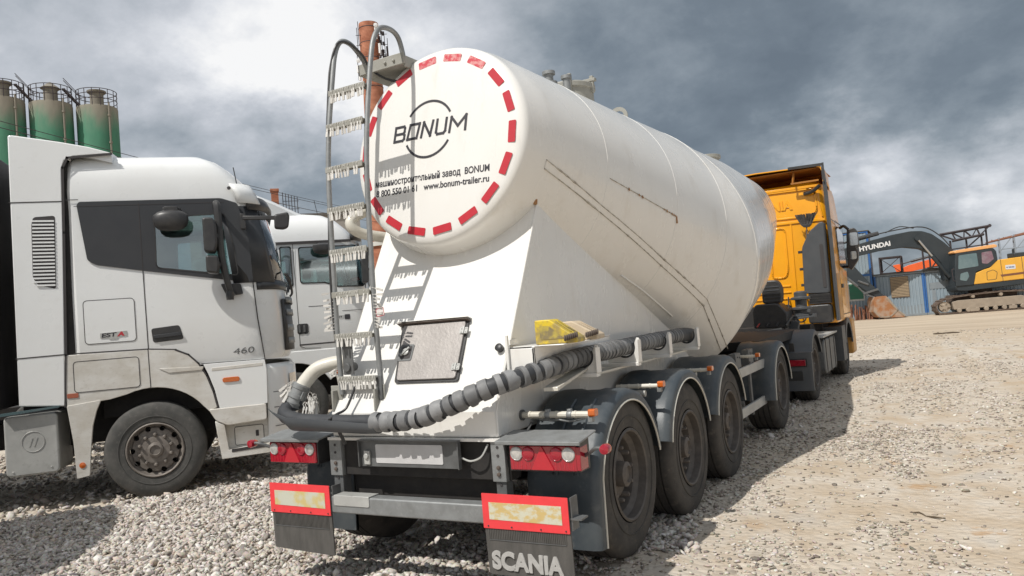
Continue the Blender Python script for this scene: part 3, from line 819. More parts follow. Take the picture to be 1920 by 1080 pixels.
    vb = MB(); vb.lathe([(.05, 0), (.05, .10), (.075, .10), (.075, .15), (.04, .16), (.04, .22), (.06, .22), (.06, .25), (0, .26)], (XC + .05, 1.55, zt - .02), (0, 0, 1), 16)
    vb.lathe([(.035, 0), (.035, .17), (.05, .17), (.05, .2), (0, .21)], (XC + .2, 1.60, zt - .03), (0, 0, 1), 12)
    vb.build('relief_valve', M['galv'], tank, world=True)
    le = MB()
    le.lathe([(.055, -.010), (.095, -.010), (.095, .010), (.055, .010), (.055, -.010)], (XC + .22, 2.80, 3.675), (-.15, 1, 0), 24, cap=False)
    le.build('lifting_eye', M['platform'], tank, world=True)
    hb = MB(); hb.lathe([(.20, -.03), (.20, .12), (.23, .12), (.23, .17), (0, .19)], (XC, 6.9, 3.70), (0, 0, 1), 24)
    hb.build('manhole', M['platform'], tank, world=True, bevel=.004)
    # small doubler plate where the housing meets the tank
    return tank
make_tank()
# ------------------------------------------------------------------ rear housing under the tank
S_E = Vector((0, .76, 1.345)).normalized()            # up the slope
S_N = Vector((0, -1.345, .76)).normalized()           # out of the slope, to the rear
S_O = Vector((0, -.80, 1.115))
def slope_frame(lift=0.0): return (S_O + S_N * lift, Vector((1, 0, 0)), S_E, S_N)
XL, XR = -.58, .74
def make_housing():
    b = MB()
    side = [(-.80, .96), (-.80, 1.115), (-.03, 2.475), (.74, 2.30), (2.47, 1.60), (3.3, 1.18), (3.3, .96)]
    b.prism(side, ((XL, 0, 0), (0, 1, 0), (0, 0, 1), (1, 0, 0)), XR - XL)
    hs = b.build('rear_housing', M['tank'], TR, world=True, smooth=20, bevel=.012, seg=2)
    # folded seam plate and rust at the top corner
    ru = MB(); ru.lathe([(.016, -.01), (.02, .03), (.01, .07)], (XR - .005, -.06, 2.44), (0, .1, 1), 8); ru.build('rust_spot', M['rust'], hs, world=True)
    wd = MB(); wd.tube([(XR + .003, -.80, .975), (XR + .003, -.80, 1.115), (XR + .002, -.035, 2.46)], .006, 6); wd.build('weld_seam', M['tank'], hs, world=True)
    # locker door in the slope
    U = lambda z: (z - 1.115) / S_E.z
    d0, d1 = U(1.305), U(1.66)
    q = [(-.062, d0), (.405, d0), (.390, d1), (-.125, d1)]
    fr = MB().prism(rpoly([(-.085, d0 - .014), (.422, d0 - .014), (.405, d1 + .012), (-.145, d1 + .012)], .02), slope_frame(.004), .010)
    f = fr.build('door_frame', M['plastic'], hs, world=True)
    dr = MB().prism(rpoly(q, .02), slope_frame(.012), .016).build('locker_door', M['doorplate'], hs, world=True, bevel=.003)
    for v in (d1 - .075, d0 + .075):
        h = MB(); h.prism(rrect(.365, v - .022, .425, v + .022, .004), slope_frame(.028), .008); h.tube([S_O + S_E * (v - .024) + S_N * .038 + Vector((.395, 0, 0)), S_O + S_E * (v + .024) + S_N * .038 + Vector((.395, 0, 0))], .008, 8)
        for sx in (.378, .412):
            for sv in (-.012, .012): h.lathe([(.005, 0), (.004, .004)], S_O + S_E * (v + sv) + S_N * .036 + Vector((sx, 0, 0)), S_N, 6)
        h.build('hinge', M['alu'], dr, world=True)
    lt = MB(); c = (d0 + d1) / 2 - .005
    lt.prism(rrect(-.095, c - .062, .020, c + .058, .012), slope_frame(.028), .004)
    lt.build('latch_plate', M['galvdark'], dr, world=True)
    lt = MB(); lt.prism(rrect(-.078, c - .046, .006, c + .044, .008), slope_frame(.032), .002); lt.build('latch_recess', M['gap'], dr, world=True)
    lt = MB(); fo = slope_frame(.034); o = fo[0] + S_E * c
    lt.lathe([(.026, 0), (.026, .012), (.012, .016)], o + Vector((-.035, 0, 0)), S_N, 14); lt.bar(o + S_N * .016 + Vector((-.062, 0, 0)) - S_E * .03, o + S_N * .016 + Vector((-.005, 0, 0)) + S_E * .028, .014, .012, S_N)
    lt.build('handle', M['alu'], dr, world=True, bevel=.002)
    g = MB(); g.prism([(0, 0), (.055, -.014), (.055, -.018), (0, -.006)], (S_O + S_E * (d1 + .032) + Vector((-.17, 0, 0)), S_N, S_E, Vector((1, 0, 0))), .585)
    g.build('rain_gutter', M['tank'], hs, world=True, smooth=0)
    gd = MB(); gd.prism([(.002, -.02), (.05, -.026), (.05, -.030), (.002, -.03)], (S_O + S_E * (d1 + .034) + Vector((-.168, 0, 0)), S_N, S_E, Vector((1, 0, 0))), .580)
    gd.build('gutter_lip', M['rimbrown'], hs, world=True, smooth=0)
    k = MB(); k.lathe([(.022, 0), (.026, .01), (.026, .035), (.018, .04)], S_O + S_E * U(1.476) + Vector((.688, 0, 0)), S_N, 14); k.build('rubber_plug', M['plastic'], hs, world=True)
    s_ = MB(); s_.prism(rrect(-.05, -.035, .05, .035, .004), (Vector((-.02, -.60, 1.80)), Vector((1, 0, 0)), Vector((0, 0, 1)), Vector((0, -1, 0))), .002)
    # small corner brackets under the ladder feet
    for x in (-.56, -.19):
        br = MB(); br.box((x - .008, -.80, 1.13), (x + .008, -.70, 1.27)); br.box((x - .05, -.752, 1.20), (x + .05, -.742, 1.30)); br.build('ladder_bracket', M['platform'], hs, world=True, bevel=.003)
    p = MB(); p.box((-.56, -.805, .965), (.72, -.801, 1.10)); 
    lp = MB(); lp.box((-.60, -.83, .940), (.76, -.70, .958)); lp.build('lower_flange', M['tank'], hs, world=True, smooth=0)
    return hs
make_housing()
# ------------------------------------------------------------------ ladder
def make_ladder():
    zr = [(1.23, -.74), (1.58, -.75), (1.92, -.752), (2.44, -.74), (2.81, -.72), (3.19, -.665), (3.55, -.59), (3.70, -.54), (3.79, -.46), (3.81, -.34), (3.77, -.26), (3.66, -.22), (3.60, -.22)]
    zl = [(1.24, -.75), (1.46, -.755), (1.79, -.755), (2.30, -.745), (2.75, -.73), (3.09, -.69), (3.45, -.62), (3.66, -.57), (3.765, -.50), (3.775, -.40), (3.72, -.30), (3.66, -.24), (3.58, -.22)]
    body = MB()
    lad = None
    for nm, x, pr in (('rail', -.17, zr), ('rail', -.51, zl)):
        b = MB(); pth = smooth_path([(x, y, z) for z, y in pr], 5); b.tube(pth, .0185, 12)
        if lad is None:
            lad = empty('ladder', (0, 0, 0)); lad.parent = TR
            lad_o = lad
        b.build('rail', M['galv'], lad, world=True)
    RUNGZ = [1.35, 1.64, 1.925, 2.215, 2.505, 2.79, 3.095, 3.345]
    yy = lambda z: float(np.interp(z, [q[0] for q in zl[:8]], [q[1] for q in zl[:8]]))
    for z in RUNGZ:
        y = yy(z) - .012
        r = MB(); r.box((-.505, y - .022, z - .004), (-.175, y + .022, z + .004)); r.box((-.505, y - .028, z - .026), (-.175, y - .020, z + .014)); r.box((-.505, y + .020, z - .026), (-.175, y + .024, z + .004))
        r.build('rung', M['platform'], lad, world=True, bevel=.002)
    # cable strapped along the left rail
    c = MB(); c.tube(smooth_path([(-.525, yy(z) - .006 - .012 * math.sin(z * 4), z) for z in np.linspace(1.6, 3.55, 14)] + [(-.49, -.57, 3.72), (-.48, -.46, 3.76), (-.46, -.33, 3.70), (-.44, -.26, 3.60), (-.30, -.2, 3.50), (-.05, -.1, 3.46)], 4), .009, 7)
    c.build('cable', M['plastic'], lad, world=True)
    sp = MB(); sp.box((-.49, -.745, 1.37), (-.40, -.735, 1.62)); sp.lathe([(.03, 0), (.03, .09)], (-.45, -.76, 1.42), (0, 1, 0), 10); sp.build('mount_plate', M['galvdark'], lad, world=True, bevel=.003)
    ft = MB(); ft.box((-.195, -.765, 1.20), (-.150, -.755, 1.36)); ft.build('mount_plate', M['galvdark'], lad, world=True, bevel=.003)
    # platform at the ladder head
    p = MB(); p.box((-.56, -.27, 3.575), (-.13, -.255, 3.66)); p.box((-.56, -.27, 3.575), (-.545, .18, 3.66)); p.box((-.145, -.255, 3.555), (-.13, .25, 3.64)); p.box((-.545, -.255, 3.575), (-.145, .20, 3.585))
    for k in range(5): p.box((-.50 + k * .07, -.2, 3.586), (-.47 + k * .07, .18, 3.594))
    for x in (-.44, -.30, -.22): p.lathe([(.012, 0), (.012, .012), (.006, .014)], (x, -.27, 3.615), (0, -1, 0), 8)
    pf = p.build('platform', M['platform'], lad, world=True, bevel=.004)
    g = MB(); g.box((-.34, .0, 3.34), (-.16, .01, 3.50)); g.bar((-.45, -.2, 3.57), (-.10, .05, 3.42), .012, .03); g.build('gusset', M['platform'], lad, world=True, bevel=.003)
    return lad, RUNGZ, yy
LADDER, RUNGZ, LAD_Y = make_ladder()
# ------------------------------------------------------------------ pipes on the left flank and the discharge elbow
b = MB(); b.tube(smooth_path([(-.30, .55, 2.62), (-.58, .15, 2.64), (-.72, -.12, 2.58), (-.77, -.24, 2.50), (-.74, -.20, 2.42), (-.66, -.02, 2.38), (-.5, .4, 2.34)], 6), .042, 14)
b.build('aeration_pipe', M['cream'], TR, world=True)
b = MB(); b.tube(smooth_path([(.1, -.15, 1.44), (-.40, -.42, 1.455), (-.66, -.58, 1.45), (-.80, -.66, 1.42), (-.875, -.71, 1.345), (-.905, -.74, 1.285)], 7), .052, 18)
elb = b.build('discharge_elbow', M['cream'], TR, world=True)
b = MB(); ax = Vector((-.16, -.14, -.42)).normalized(); o = Vector((-.905, -.74, 1.30))
b.lathe([(.055, -.02), (.066, -.01), (.066, .015), (.060, .02), (.060, .055), (.068, .06), (.068, .085), (.058, .09), (.058, .11), (.062, .112), (.062, .125), (.057, .128), (.052, .15)], o, ax, 24)
for a in (0, 120, 240):
    u = ax.orthogonal().normalized(); w = ax.cross(u); d = u * math.cos(R(a)) + w * math.sin(R(a)); b.bar(o + ax * .02 + d * .07, o + ax * .075 + d * .07, .02, .012, d)
b.build('coupling', M['galv'], elb, world=True)
b = MB()
# ------------------------------------------------------------------ running gear
WH = [(0.0, .585), (1.31, .515), (2.62, .515), (5.17, .555)]
fr = MB()
for x in (-.42, .62): fr.box((x - .06, -.55, .72), (x + .06, 8.2, .95)); 
fr.box((-.60, -.78, .70), (.80, -.66, .93)); fr.box((-.5, -.70, .55), (.7, -.60, .72))
fr.box((-.48, 3.4, .78), (.68, 3.5, .95)); fr.box((-.48, 6.4, .78), (.68, 6.5, .95)); fr.box((-.75, 5.5, .98), (.95, 8.6, 1.10))
fr.box((-.42, .4, .74), (.62, .5, .93)); fr.box((-.42, 1.9, .74), (.62, 2.0, .93))
chs = fr.build('chassis_frame', M['dark'], TR, world=True, bevel=.006)
for y, z in WH:
    a = MB(); a.tube([(-.95, y, z), (1.15, y, z)], .065, 14); a.box((-.52, y - .12, z + .02), (-.32, y + .12, .76)); a.box((.52, y - .12, z + .02), (.72, y + .12, .76))
    for x in (-.42, .62): a.lathe([(.12, 0), (.13, .05), (.12, .1), (.13, .15), (.11, .2)], (x, y + .25, .55), (0, 0, 1), 14); a.bar((x, y - .45, .66), (x, y + .3, z), .07, .06)
    a.build('axle', M['dark'], TR, world=True)
    wheel_part(TR, 'trailer', (1.06, y, z), 1); wheel_part(TR, 'trailer', (-.86, y, z), -1)
def fender(side, y, zc, rad, z0, front_ext=None, rear_ext=None, inner=.47, mat=None):
    """mudguard shell with a turned outer lip"""
    xo = 1.272 if side > 0 else -1.072; xi = xo - side * inner
    b = MB(); prof = []
    a1 = math.degrees(math.asin(max(-1, (z0 - zc) / rad)))
    angs = np.linspace(180 - a1, a1, 26)       # rear to front over the top
    pts = [(y + rad * math.cos(R(a)), zc + rad * math.sin(R(a))) for a in angs]
    if rear_ext is not None: pts = [(pts[0][0] - .015, rear_ext)] + pts
    if front_ext is not None: pts = pts + [(pts[-1][0] + .01, front_ext)]
    rings = []
    n = len(pts)
    for i, (py, pz) in enumerate(pts):
        a, c = pts[max(i - 1, 0)], pts[min(i + 1, n - 1)]
        t = Vector((c[0] - a[0], c[1] - a[1])).normalized(); nn = Vector((t.y, -t.x))     # inwards
        if nn.dot(Vector((y - py, zc - pz))) < 0: nn = -nn
        e = lambda x, d: Vector((x, py + nn.x * d, pz + nn.y * d))
        rings.append([e(xi, 0.03), e(xi, 0), e(xi + side * .10, -.004), e(xi + side * .13, .006), e(xo - side * .20, .004), e(xo - side * .17, -.005), e(xo - side * .05, -.004), e(xo - side * .012, .010), e(xo, .035), e(xo, .075), e(xo - side * .008, .075), e(xo - side * .012, .04), e(xo - side * .05, .012), e(xi, .010)])
    b.loft(rings)
    f = b.build('mudguard', mat or M['fender'], TR, world=True, smooth=50)
    tr = MB(); tr.tube([r_[9] + Vector((side * .003, 0, 0)) for r_ in rings if True], .0065, 6)
    tr.build('edge_trim', M['cream'], f, world=True)
    return f
for sd in (1, -1):
    for i, (y, z) in enumerate(WH[:3]):
        f = fender(sd, y - .01, .545, .60, .67, rear_ext=(.27 if i == 0 else None))
        if i == 0:
            rb = MB(); xo = 1.272 if sd > 0 else -1.072
            for k in (.13, .27): rb.tube([(xo - sd * k, y - .01 + .607 * math.cos(R(a)), .545 + .607 * math.sin(R(a))) for a in np.linspace(165, 112, 12)], .011, 6)
            for k in (.16, .30): rb.tube([(xo - sd * k, y - .01 + .607 * math.cos(R(a)), .545 + .607 * math.sin(R(a))) for a in np.linspace(165, 140, 6)], .007, 6)
            rb.build('rib', M['fender'], f, world=True)
    y, z = WH[3]
    fender(sd, y, .515, .60, .60, rear_ext=.45)
# mudguard brackets with amber marker lamps
def marker(x, y, z, length, r=.016, mat='cream', sd=1):
    b = MB(); b.tube([(x - sd * length, y, z), (x, y, z)], r, 10)
    for k in (.22, .5, .72, .9):
        b.lathe([(r + .003, 0), (r + .003, .012)], (x - sd * length * k, y, z), (1, 0, 0), 10)
    o = b.build('marker_arm', M[mat], TR, world=True)
    l = MB(); l.prism(rrect(-.03, -.022, .03, .022, .012), ((x - sd * .002, y, z + .012), (0, 1, 0), (0, 0, 1), (sd, 0, 0)), .045)
    l.build('marker_lamp', M['amber'], o, world=True, bevel=.004)
    k = MB(); k.box((x - .01, y - .02, z - .045), (x + .02, y + .02, z - .012)); k.build('lamp_foot', M['galv'], o, world=True, bevel=.003)
    return o
marker(1.215, -.50, 1.05, .46, r=.021); b = MB()
for k in (.15, .30): b.lathe([(.024, 0), (.026, .004), (.026, .03), (.024, .034)], (1.215 - k, -.50, 1.05), (1, 0, 0), 14); b.box((1.215 - k + .004, -.515, 1.07), (1.215 - k + .03, -.485, 1.085))
b.tube(smooth_path([(.78, -.47, 1.03), (.95, -.49, 1.015), (1.0, -.5, 1.02), (1.08, -.49, 1.01), (1.18, -.5, 1.03)], 5), .009, 6)
b.build('pipe_clamp', M['galv'], TR, world=True, bevel=.002)
b = MB(); b.lathe([(.035, 0), (.022, .06)], (.755, -.50, 1.05), (-1, 0, 0), 12); b.tube(smooth_path([(.80, -.48, 1.0), (.80, -.55, .96), (.76, -.62, .93)], 4), .008, 6); b.build('cable', M['galvdark'], TR, world=True)
marker(1.25, .66, 1.085, .33); marker(1.25, 1.97, 1.07, .33); marker(1.22, 4.0, 1.02, .2, sd=1)
for y in (.62, 1.93): 
    b = MB(); b.tube([(.95, y + .05, 1.03), (1.14, y + .05, 1.03)], .024, 10); b.build('mudguard_stay', M['alu'], TR, world=True)
# ------------------------------------------------------------------ rear lamp units
def lamp_unit(x0, x1, sd):
    b = MB(); b.prism([(-.88, .945), (-.66, .975), (-.66, .985), (-.895, .956), (-.895, .935), (-.888, .935)], ((x0 - .075 if sd > 0 else x0 - .05, 0, 0), (0, 1, 0), (0, 0, 1), (1, 0, 0)), (x1 - x0) + .12)
    rf = b.build('lamp_canopy', M['galv'], TR, world=True, smooth=0, bevel=.003)
    b = MB(); b.box((x0 - .012, -.84, .775), (x1 + .012, -.70, .95)); b.box((x1 + .014, -.85, .80), (x1 + .022, -.72, .955))
    hs = b.build('lamp_housing', M['plastic'], TR, world=True, bevel=.004)
    b = MB(); b.prism(rrect(x0, .785, x1, .925, .006), ((0, -.840, 0), (1, 0, 0), (0, 0, 1), (0, -1, 0)), .016)
    b.box((x1 - .004, -.852, .787), (x1 + .024 if sd > 0 else x1 + .004, -.75, .92))
    ln = b.build('lens', M['lampred'], hs, world=True, bevel=.004)
    rb = MB()
    for k in range(15): xx = x0 + .02 + (x1 - x0 - .04) * k / 14; rb.box((xx - .002, -.8572, .792), (xx + .002, -.855, .835))
    rb.build('lens_rib', M['red'], ln, world=True, smooth=0)
    w = x1 - x0
    for k, (fx, mt) in enumerate(((.11, 'lampclear'), (.285, 'lampred'), (.715, 'lampred'), (.89, 'lampclear'))):
        c = MB(); c.lathe([(.041, 0), (.041, .006), (.037, .010), (.034, .008), (.030, .0095), (.020, .011), (.001, .0115)], (x0 + w * fx, -.855, .880), (0, -1, 0), 22)
        c.build('round_lamp', M[mt], hs, world=True)
    t = MB(); t.prism(rpoly([(x0 + w * .33, .79), (x0 + w * .67, .79), (x0 + w * .5, .925)], .008), ((0, -.857, 0), (1, 0, 0), (0, 0, 1), (0, -1, 0)), .006)
    t.build('reflector_triangle', M['red'], hs, world=True)
lamp_unit(.845, 1.272, 1); lamp_unit(-1.135, -.70, -1)
def stalk(x, sd):
    b = MB(); b.tube(smooth_path([(x, -.78, .86), (x + sd * .05, -.81, .885), (x + sd * .10, -.85, .915), (x + sd * .15, -.86, .918)], 5), .011, 8)
    o = b.build('lamp_stalk', M['galvdark'], TR, world=True)
    c = MB(); c.lathe([(.0, -.03), (.026, -.028), (.030, 0), (.026, .014), (.0, .02)], (x + sd * .165, -.872, .915), (0, -1, 0), 16); c.build('outline_lamp', M['lampred'], o, world=True)
    d = MB(); d.lathe([(.024, .0), (.027, .012), (.020, .03), (0, .034)], (x + sd * .165, -.85, .915), (0, 1, 0), 14); d.build('outline_lamp', M['amber'], o, world=True)
stalk(1.29, 1); stalk(-1.14, -1)
# posts, underrun bar, marking plates, number plate
for x0, x1 in ((-.605, -.50), (.69, .785)):
    b = MB(); b.box((x0, -.815, .70), (x1, -.805, .955)); b.box((x1 - .008, -.805, .70), (x1, -.70, .955)); b.box((x0, -.805, .70), (x0 + .008, -.70, .955))
    p = b.build('post', M['galv'], TR, world=True, bevel=.003)
    b = MB(); b.box((x0 + .012, -.80, .46), (x1 - .014, -.72, .72)); b.build('post_inner', M['galvdark'], p, world=True, bevel=.003)
    h = MB()
    for z in (.905, .855): h.lathe([(.009, 0), (.009, .003)], ((x0 + x1) / 2, -.8155, z), (0, -1, 0), 10)
    h.build('hole', M['gap'], p, world=True)
    h = MB()
    for z in (.785, .745): h.lathe([(.013, 0), (.013, .010), (.006, .013)], ((x0 + x1) / 2, -.815, z), (0, -1, 0), 6)
    h.build('bolt', M['rimbrown'], p, world=True)
    h = MB(); h.lathe([(.009, 0), (.009, .003)], ((x0 + x1) / 2, -.8005, .68), (0, -1, 0), 10); h.build('hole', M['gap'], p, world=True)
b = MB(); b.box((-1.0, -.945, .485), (1.20, -.845, .595)); ub = b.build('underrun_bar', M['galv'], TR, world=True, bevel=.010, seg=3)
b = MB(); b.prism(rrect(-.47, .535, -.17, .602, .012), ((0, -.9455, 0), (1, 0, 0), (0, 0, 1), (0, -1, 0)), .005); b.box((-.47, -.950, .597), (-.17, -.85, .603)); b.build('step_pad', M['alu'], ub, world=True, bevel=.002)
for x0, x1, zs in ((-1.046, -.495, 0), (.693, 1.247, 1)):
    z0 = .468
    b = MB(); b.prism(rpoly([(x0 + .012, .205 if zs else .225), (x1 + .004, .195 if zs else .205), (x1 - .002, .66), (x0 - .002, .66)], .01), ((0, -.952, 0), (1, 0, 0), (0, 0, 1), (0, 1, 0)), .010)
    fl = b.build('mudflap', M['flap'], TR, world=True)
    if zs: fl['label'] = 'mudflap with raised lettering'
    else: fl['label'] = 'plain mudflap without readable lettering'
    b = MB(); b.prism(rpoly([(x0, z0), (x1, z0), (x1, .664), (x0, .668)], .004), ((0, -.956, 0), (1, 0, 0), (0, 0, 1), (0, -1, 0)), .004)
    pl = b.build('marking_plate', M['platered'], TR, world=True, smooth=0)
    b = MB(); b.prism([(x0 + .045, z0 + .052), (x1 - .042, z0 + .045), (x1 - .042, z0 + .148), (x0 + .045, z0 + .150)], ((0, -.9605, 0), (1, 0, 0), (0, 0, 1), (0, -1, 0)), .0015)
    b.build('plate_field', M['plateyel'] if zs else M['platepale'], pl, world=True, smooth=0)
    b = MB()
    for fx in (.06, .34, .68, .96): b.lathe([(.005, 0), (.004, .005)], (x0 + (x1 - x0) * fx, -.960, z0 + .014), (0, -1, 0), 7)
    b.build('rivet', M['gap'], pl, world=True)
    b = MB(); b.box((x0 + .02, -.945, .38), (x1 - .02, -.938, .40)); b.box((x0 + .03, -.9555, .40 if zs else .375), (x1 - .03, -.952, .404 if zs else .379))
    b.box((x1 + .002, -.94, .48), (x1 + .012, -.86, .66)); b.box((x1 - .0, -.945, .54), (x1 + .07, -.86, .55)) if zs else None
    b.build('flap_bracket', M['galvdark'], fl, world=True)
    b = MB()
    for k in range(44): xx = x0 + .03 + (x1 - x0 - .06) * k / 43; b.box((xx - .003, -.9555, .408 if zs else .383), (xx + .003, -.952, .466))
    b.build('ridge', M['flap'], fl, world=True, smooth=0)
    if zs: text_obj('lettering', 'SCANIA', .135, (Vector((x0 + .04, -.953, .243)), Vector((1, 0, -.012)), Vector((0, 0, 1)), Vector((0, -1, 0))), M['letter'], fl, .008, bold=.006, width=.46)
b = MB(); b.box((-.30, -.845, .775), (.485, -.835, .945)); b.box((-.305, -.875, .943), (.49, -.835, .951)); b.box((-.305, -.87, .775), (-.297, -.835, .945)); b.box((.482, -.87, .775), (.49, -.835, .945))
nb_ = b.build('plate_holder', M['galvdark'], TR, world=True, bevel=.002)
b = MB(); b.prism(rrect(-.17, .80, .36, .92, .01), ((0, -.846, 0), (1, 0, 0), (0, 0, 1), (0, -1, 0)), .003); b.build('number_plate', pmat('number_plate_white', (.58, .575, .57), .5, col2=(.46, .45, .445), amt=.7, scale=7), nb_, world=True, smooth=0)
b = MB(); b.box((-.262, -.862, .79), (-.215, -.846, .88)); b.lathe([(.02, 0), (.018, .012)], (-.238, -.862, .845), (0, -1, 0), 10); b.build('plate_clip', M['alu'], nb_, world=True, bevel=.003)
b = MB(); b.tube(smooth_path([(.49, -.83, .84), (.56, -.84, .825), (.63, -.83, .85), (.665, -.80, .92)], 5), .006, 6); b.build('cable', M['alu'], TR, world=True)
# mudguard skirts left and right of the posts
# ------------------------------------------------------------------ hose trough and hose cradles
b = MB(); prof = []
pts = []
for x, r_, zc, yc in ((-.985, .088, 1.175, -.90), (-.93, .092, 1.150, -.905), (-.80, .092, 1.112, -.915), (-.5, .084, 1.098, -.92), (-.2, .074, 1.078, -.93), (-.05, .064, 1.070, -.935)):
    ring = []
    for a in np.linspace(-5, -185, 14): ring.append(Vector((x + (.14 * (1 - math.sin(R(-a)) * 1.0) * -0 if x > -.9 else 0), yc + r_ * math.cos(R(a)), zc + r_ * 1.02 * math.sin(R(a)))))
    for a in np.linspace(-185, -5, 14): ring.append(Vector((x, yc + (r_ - .007) * math.cos(R(a)), zc + (r_ - .007) * math.sin(R(a)))))
    pts.append(ring)
# the left end is cut off at a slant
for q in pts[0]: q.x += .15 * max(0.0, min(1.0, (1.175 - q.z) / .088)); q.z = max(q.z, 1.035)
for q in pts[1]: q.x += .11 * max(0.0, min(1.0, (1.150 - q.z) / .092)); q.z = max(q.z, 1.028)
b.loft(pts); tg_ = b.build('hose_trough', M['trough'], TR, world=True, smooth=50)
b = MB(); b.tube(smooth_path([(-.42, -.99, 1.10), (-.43, -.91, 1.125), (-.40, -.84, 1.16), (-.36, -.78, 1.30)], 5), .009, 7); b.tube([(-.40, -.93, 1.02), (-.38, -.9, .93)], .012, 7); b.build('cable', M['plastic'], TR, world=True)
for i, y in enumerate((-.08, .69, 1.42, 2.23)):
    q = [(.86, 1.265), (1.115, 1.255), (1.12, 1.44), (1.10, 1.445)] + [(1.005 + .078 * math.cos(R(a)) , 1.375 + .078 * math.sin(R(a))) for a in np.linspace(20, -190, 14)] + [(.90, 1.40), (.86, 1.40)]
    b = MB(); b.prism(q, ((0, y - .006, 0), (1, 0, 0), (0, 0, 1), (0, 1, 0)), .012); b.box((1.108, y - .035, 1.262), (1.118, y + .035, 1.43)); b.box((.70, y - .03, 1.235), (1.11, y + .03, 1.262))
    c = b.build('hose_cradle', M['tank'], TR, world=True, bevel=.003)
    b = MB(); b.tube([(1.005 + .074 * math.cos(R(a)), y, 1.375 + .074 * math.sin(R(a))) for a in np.linspace(25, -195, 16)], .009, 6); b.build('cradle_lining', M['hose'], c, world=True)
b = MB(); b.box((.72, -.62, 1.33), (.94, -.10, 1.345)); b.box((.93, -.64, 1.33), (.945, .55, 1.475)); b.box((.74, -.64, 1.33), (.945, -.625, 1.475)); b.box((.93, -.64, 1.475), (.95, .55, 1.485)); b.box((.74, .1, 1.37), (.94, .55, 1.385)); b.box((.74, -.58, 1.478), (1.12, .02, 1.486))
cb = b.build('chock_tray', M['tank'], TR, world=True, bevel=.003)
b = MB(); b.box((.76, -.66, 1.34), (.775, -.645, 1.56)); b.box((.745, -.60, 1.50), (.76, -.5, 1.53)); b.build('tray_post', M['tank'], cb, world=True)
b = MB(); b.prism([(-.55, 1.20), (-.08, 1.285), (-.08, 1.30), (-.55, 1.225)], ((.94, 0, 0), (0, 1, 0), (0, 0, 1), (1, 0, 0)), .1); b.box((.72, .1, 1.22), (.98, 2.3, 1.238)); b.build('tray_strut', M['cream'], cb, world=True, bevel=.003)
# ------------------------------------------------------------------ side guard ahead of the third axle
sg = empty('side_guard', (0, 0, 0)); sg.parent = TR
for y in (3.46, 4.05):
    b = MB(); b.box((1.10, y, .36), (1.125, y + .07, 1.10)); b.box((1.06, y - .02, .90), (1.135, y + .20, 1.09)); b.box((.68, y, .86), (1.1, y + .06, .92)); b.build('guard_post', M['galvdark'], sg, world=True, bevel=.003)
for z in (.83, .41): b = MB(); b.box((1.13, 3.42, z), (1.158, 4.72, z + .10)); b.build('guard_rail', M['alu'], sg, world=True, bevel=.004)
b = MB()
for y in (3.46, 4.05):
    for dy, dz in ((.0, .95), (.06, 1.05), (.15, 1.04), (.15, .93)): b.lathe([(.010, 0), (.009, .005)], (1.136, y + dy, dz), (1, 0, 0), 6)
b.build('bolt', M['gap'], sg, world=True)

# ------------------------------------------------------------------ loose things on the trailer
HOSE = thing('suction_hose', 'long dark hose wrapped in grey bands, slung across the tanker rear and along its side', 'hose', (.3, -.95, 1.1))
hp = smooth_path([(-.905, -.735, 1.20), (-.97, -.80, 1.17), (-.93, -.88, 1.12), (-.75, -.918, 1.085), (-.45, -.925, 1.075), (-.12, -.935, 1.075), (.26, -.955, 1.10), (.54, -.945, 1.185), (.78, -.86, 1.275), (.93, -.62, 1.325), (.985, -.30, 1.36), (1.0, .08, 1.375), (1.0, .46, 1.378), (1.0, 1.02, 1.382), (1.0, 1.68, 1.385), (1.0, 2.1, 1.385), (.985, 2.42, 1.365), (.95, 2.60, 1.33)], 10)
b = MB(); b.tube(hp, .052, 16); b.build('hose_core', M['hose'], HOSE, world=True)
b = MB(); b.tube(hp[-34:], [.052 + .012 * min(1, k / 8) for k in range(34)], 16); b.build('hose_end', M['hose'], HOSE, world=True)
seg = [0.0]
for a, c in zip(hp[:-1], hp[1:]): seg.append(seg[-1] + (c - a).length)
def at_len(s_):
    i = max(0, min(len(hp) - 2, int(np.searchsorted(seg, s_)) - 1)); t = (s_ - seg[i]) / max(1e-6, seg[i + 1] - seg[i]); return hp[i].lerp(hp[i + 1], max(0, min(1, t)))
s0 = [s_ for s_, q in zip(seg, hp) if q.x > -.10 and q.y < -.9][0]
b = MB(); s_ = s0; rnd = random.Random(5)
while s_ < seg[-1] - .62:
    wd = rnd.uniform(.048, .064); gap = rnd.uniform(.010, .042) if at_len(s_).y < -.5 else rnd.uniform(.002, .009)
    n = 6; f_ = rnd.uniform(.0, .004); rr_ = [.055, .0625 + f_, .063 + f_, .0635, .062, .055]
    path = [at_len(s_ + wd * k) for k in (0, .03, .35, .65, .97, 1.0)]
    off = Vector((rnd.uniform(-.004, .004), rnd.uniform(-.004, .004), rnd.uniform(-.004, .004))); path[-1] = path[-1] + off
    b.tube(path, rr_, 16); s_ += wd + gap
b.build('hose_band', M['band'], HOSE, world=True, smooth=40)
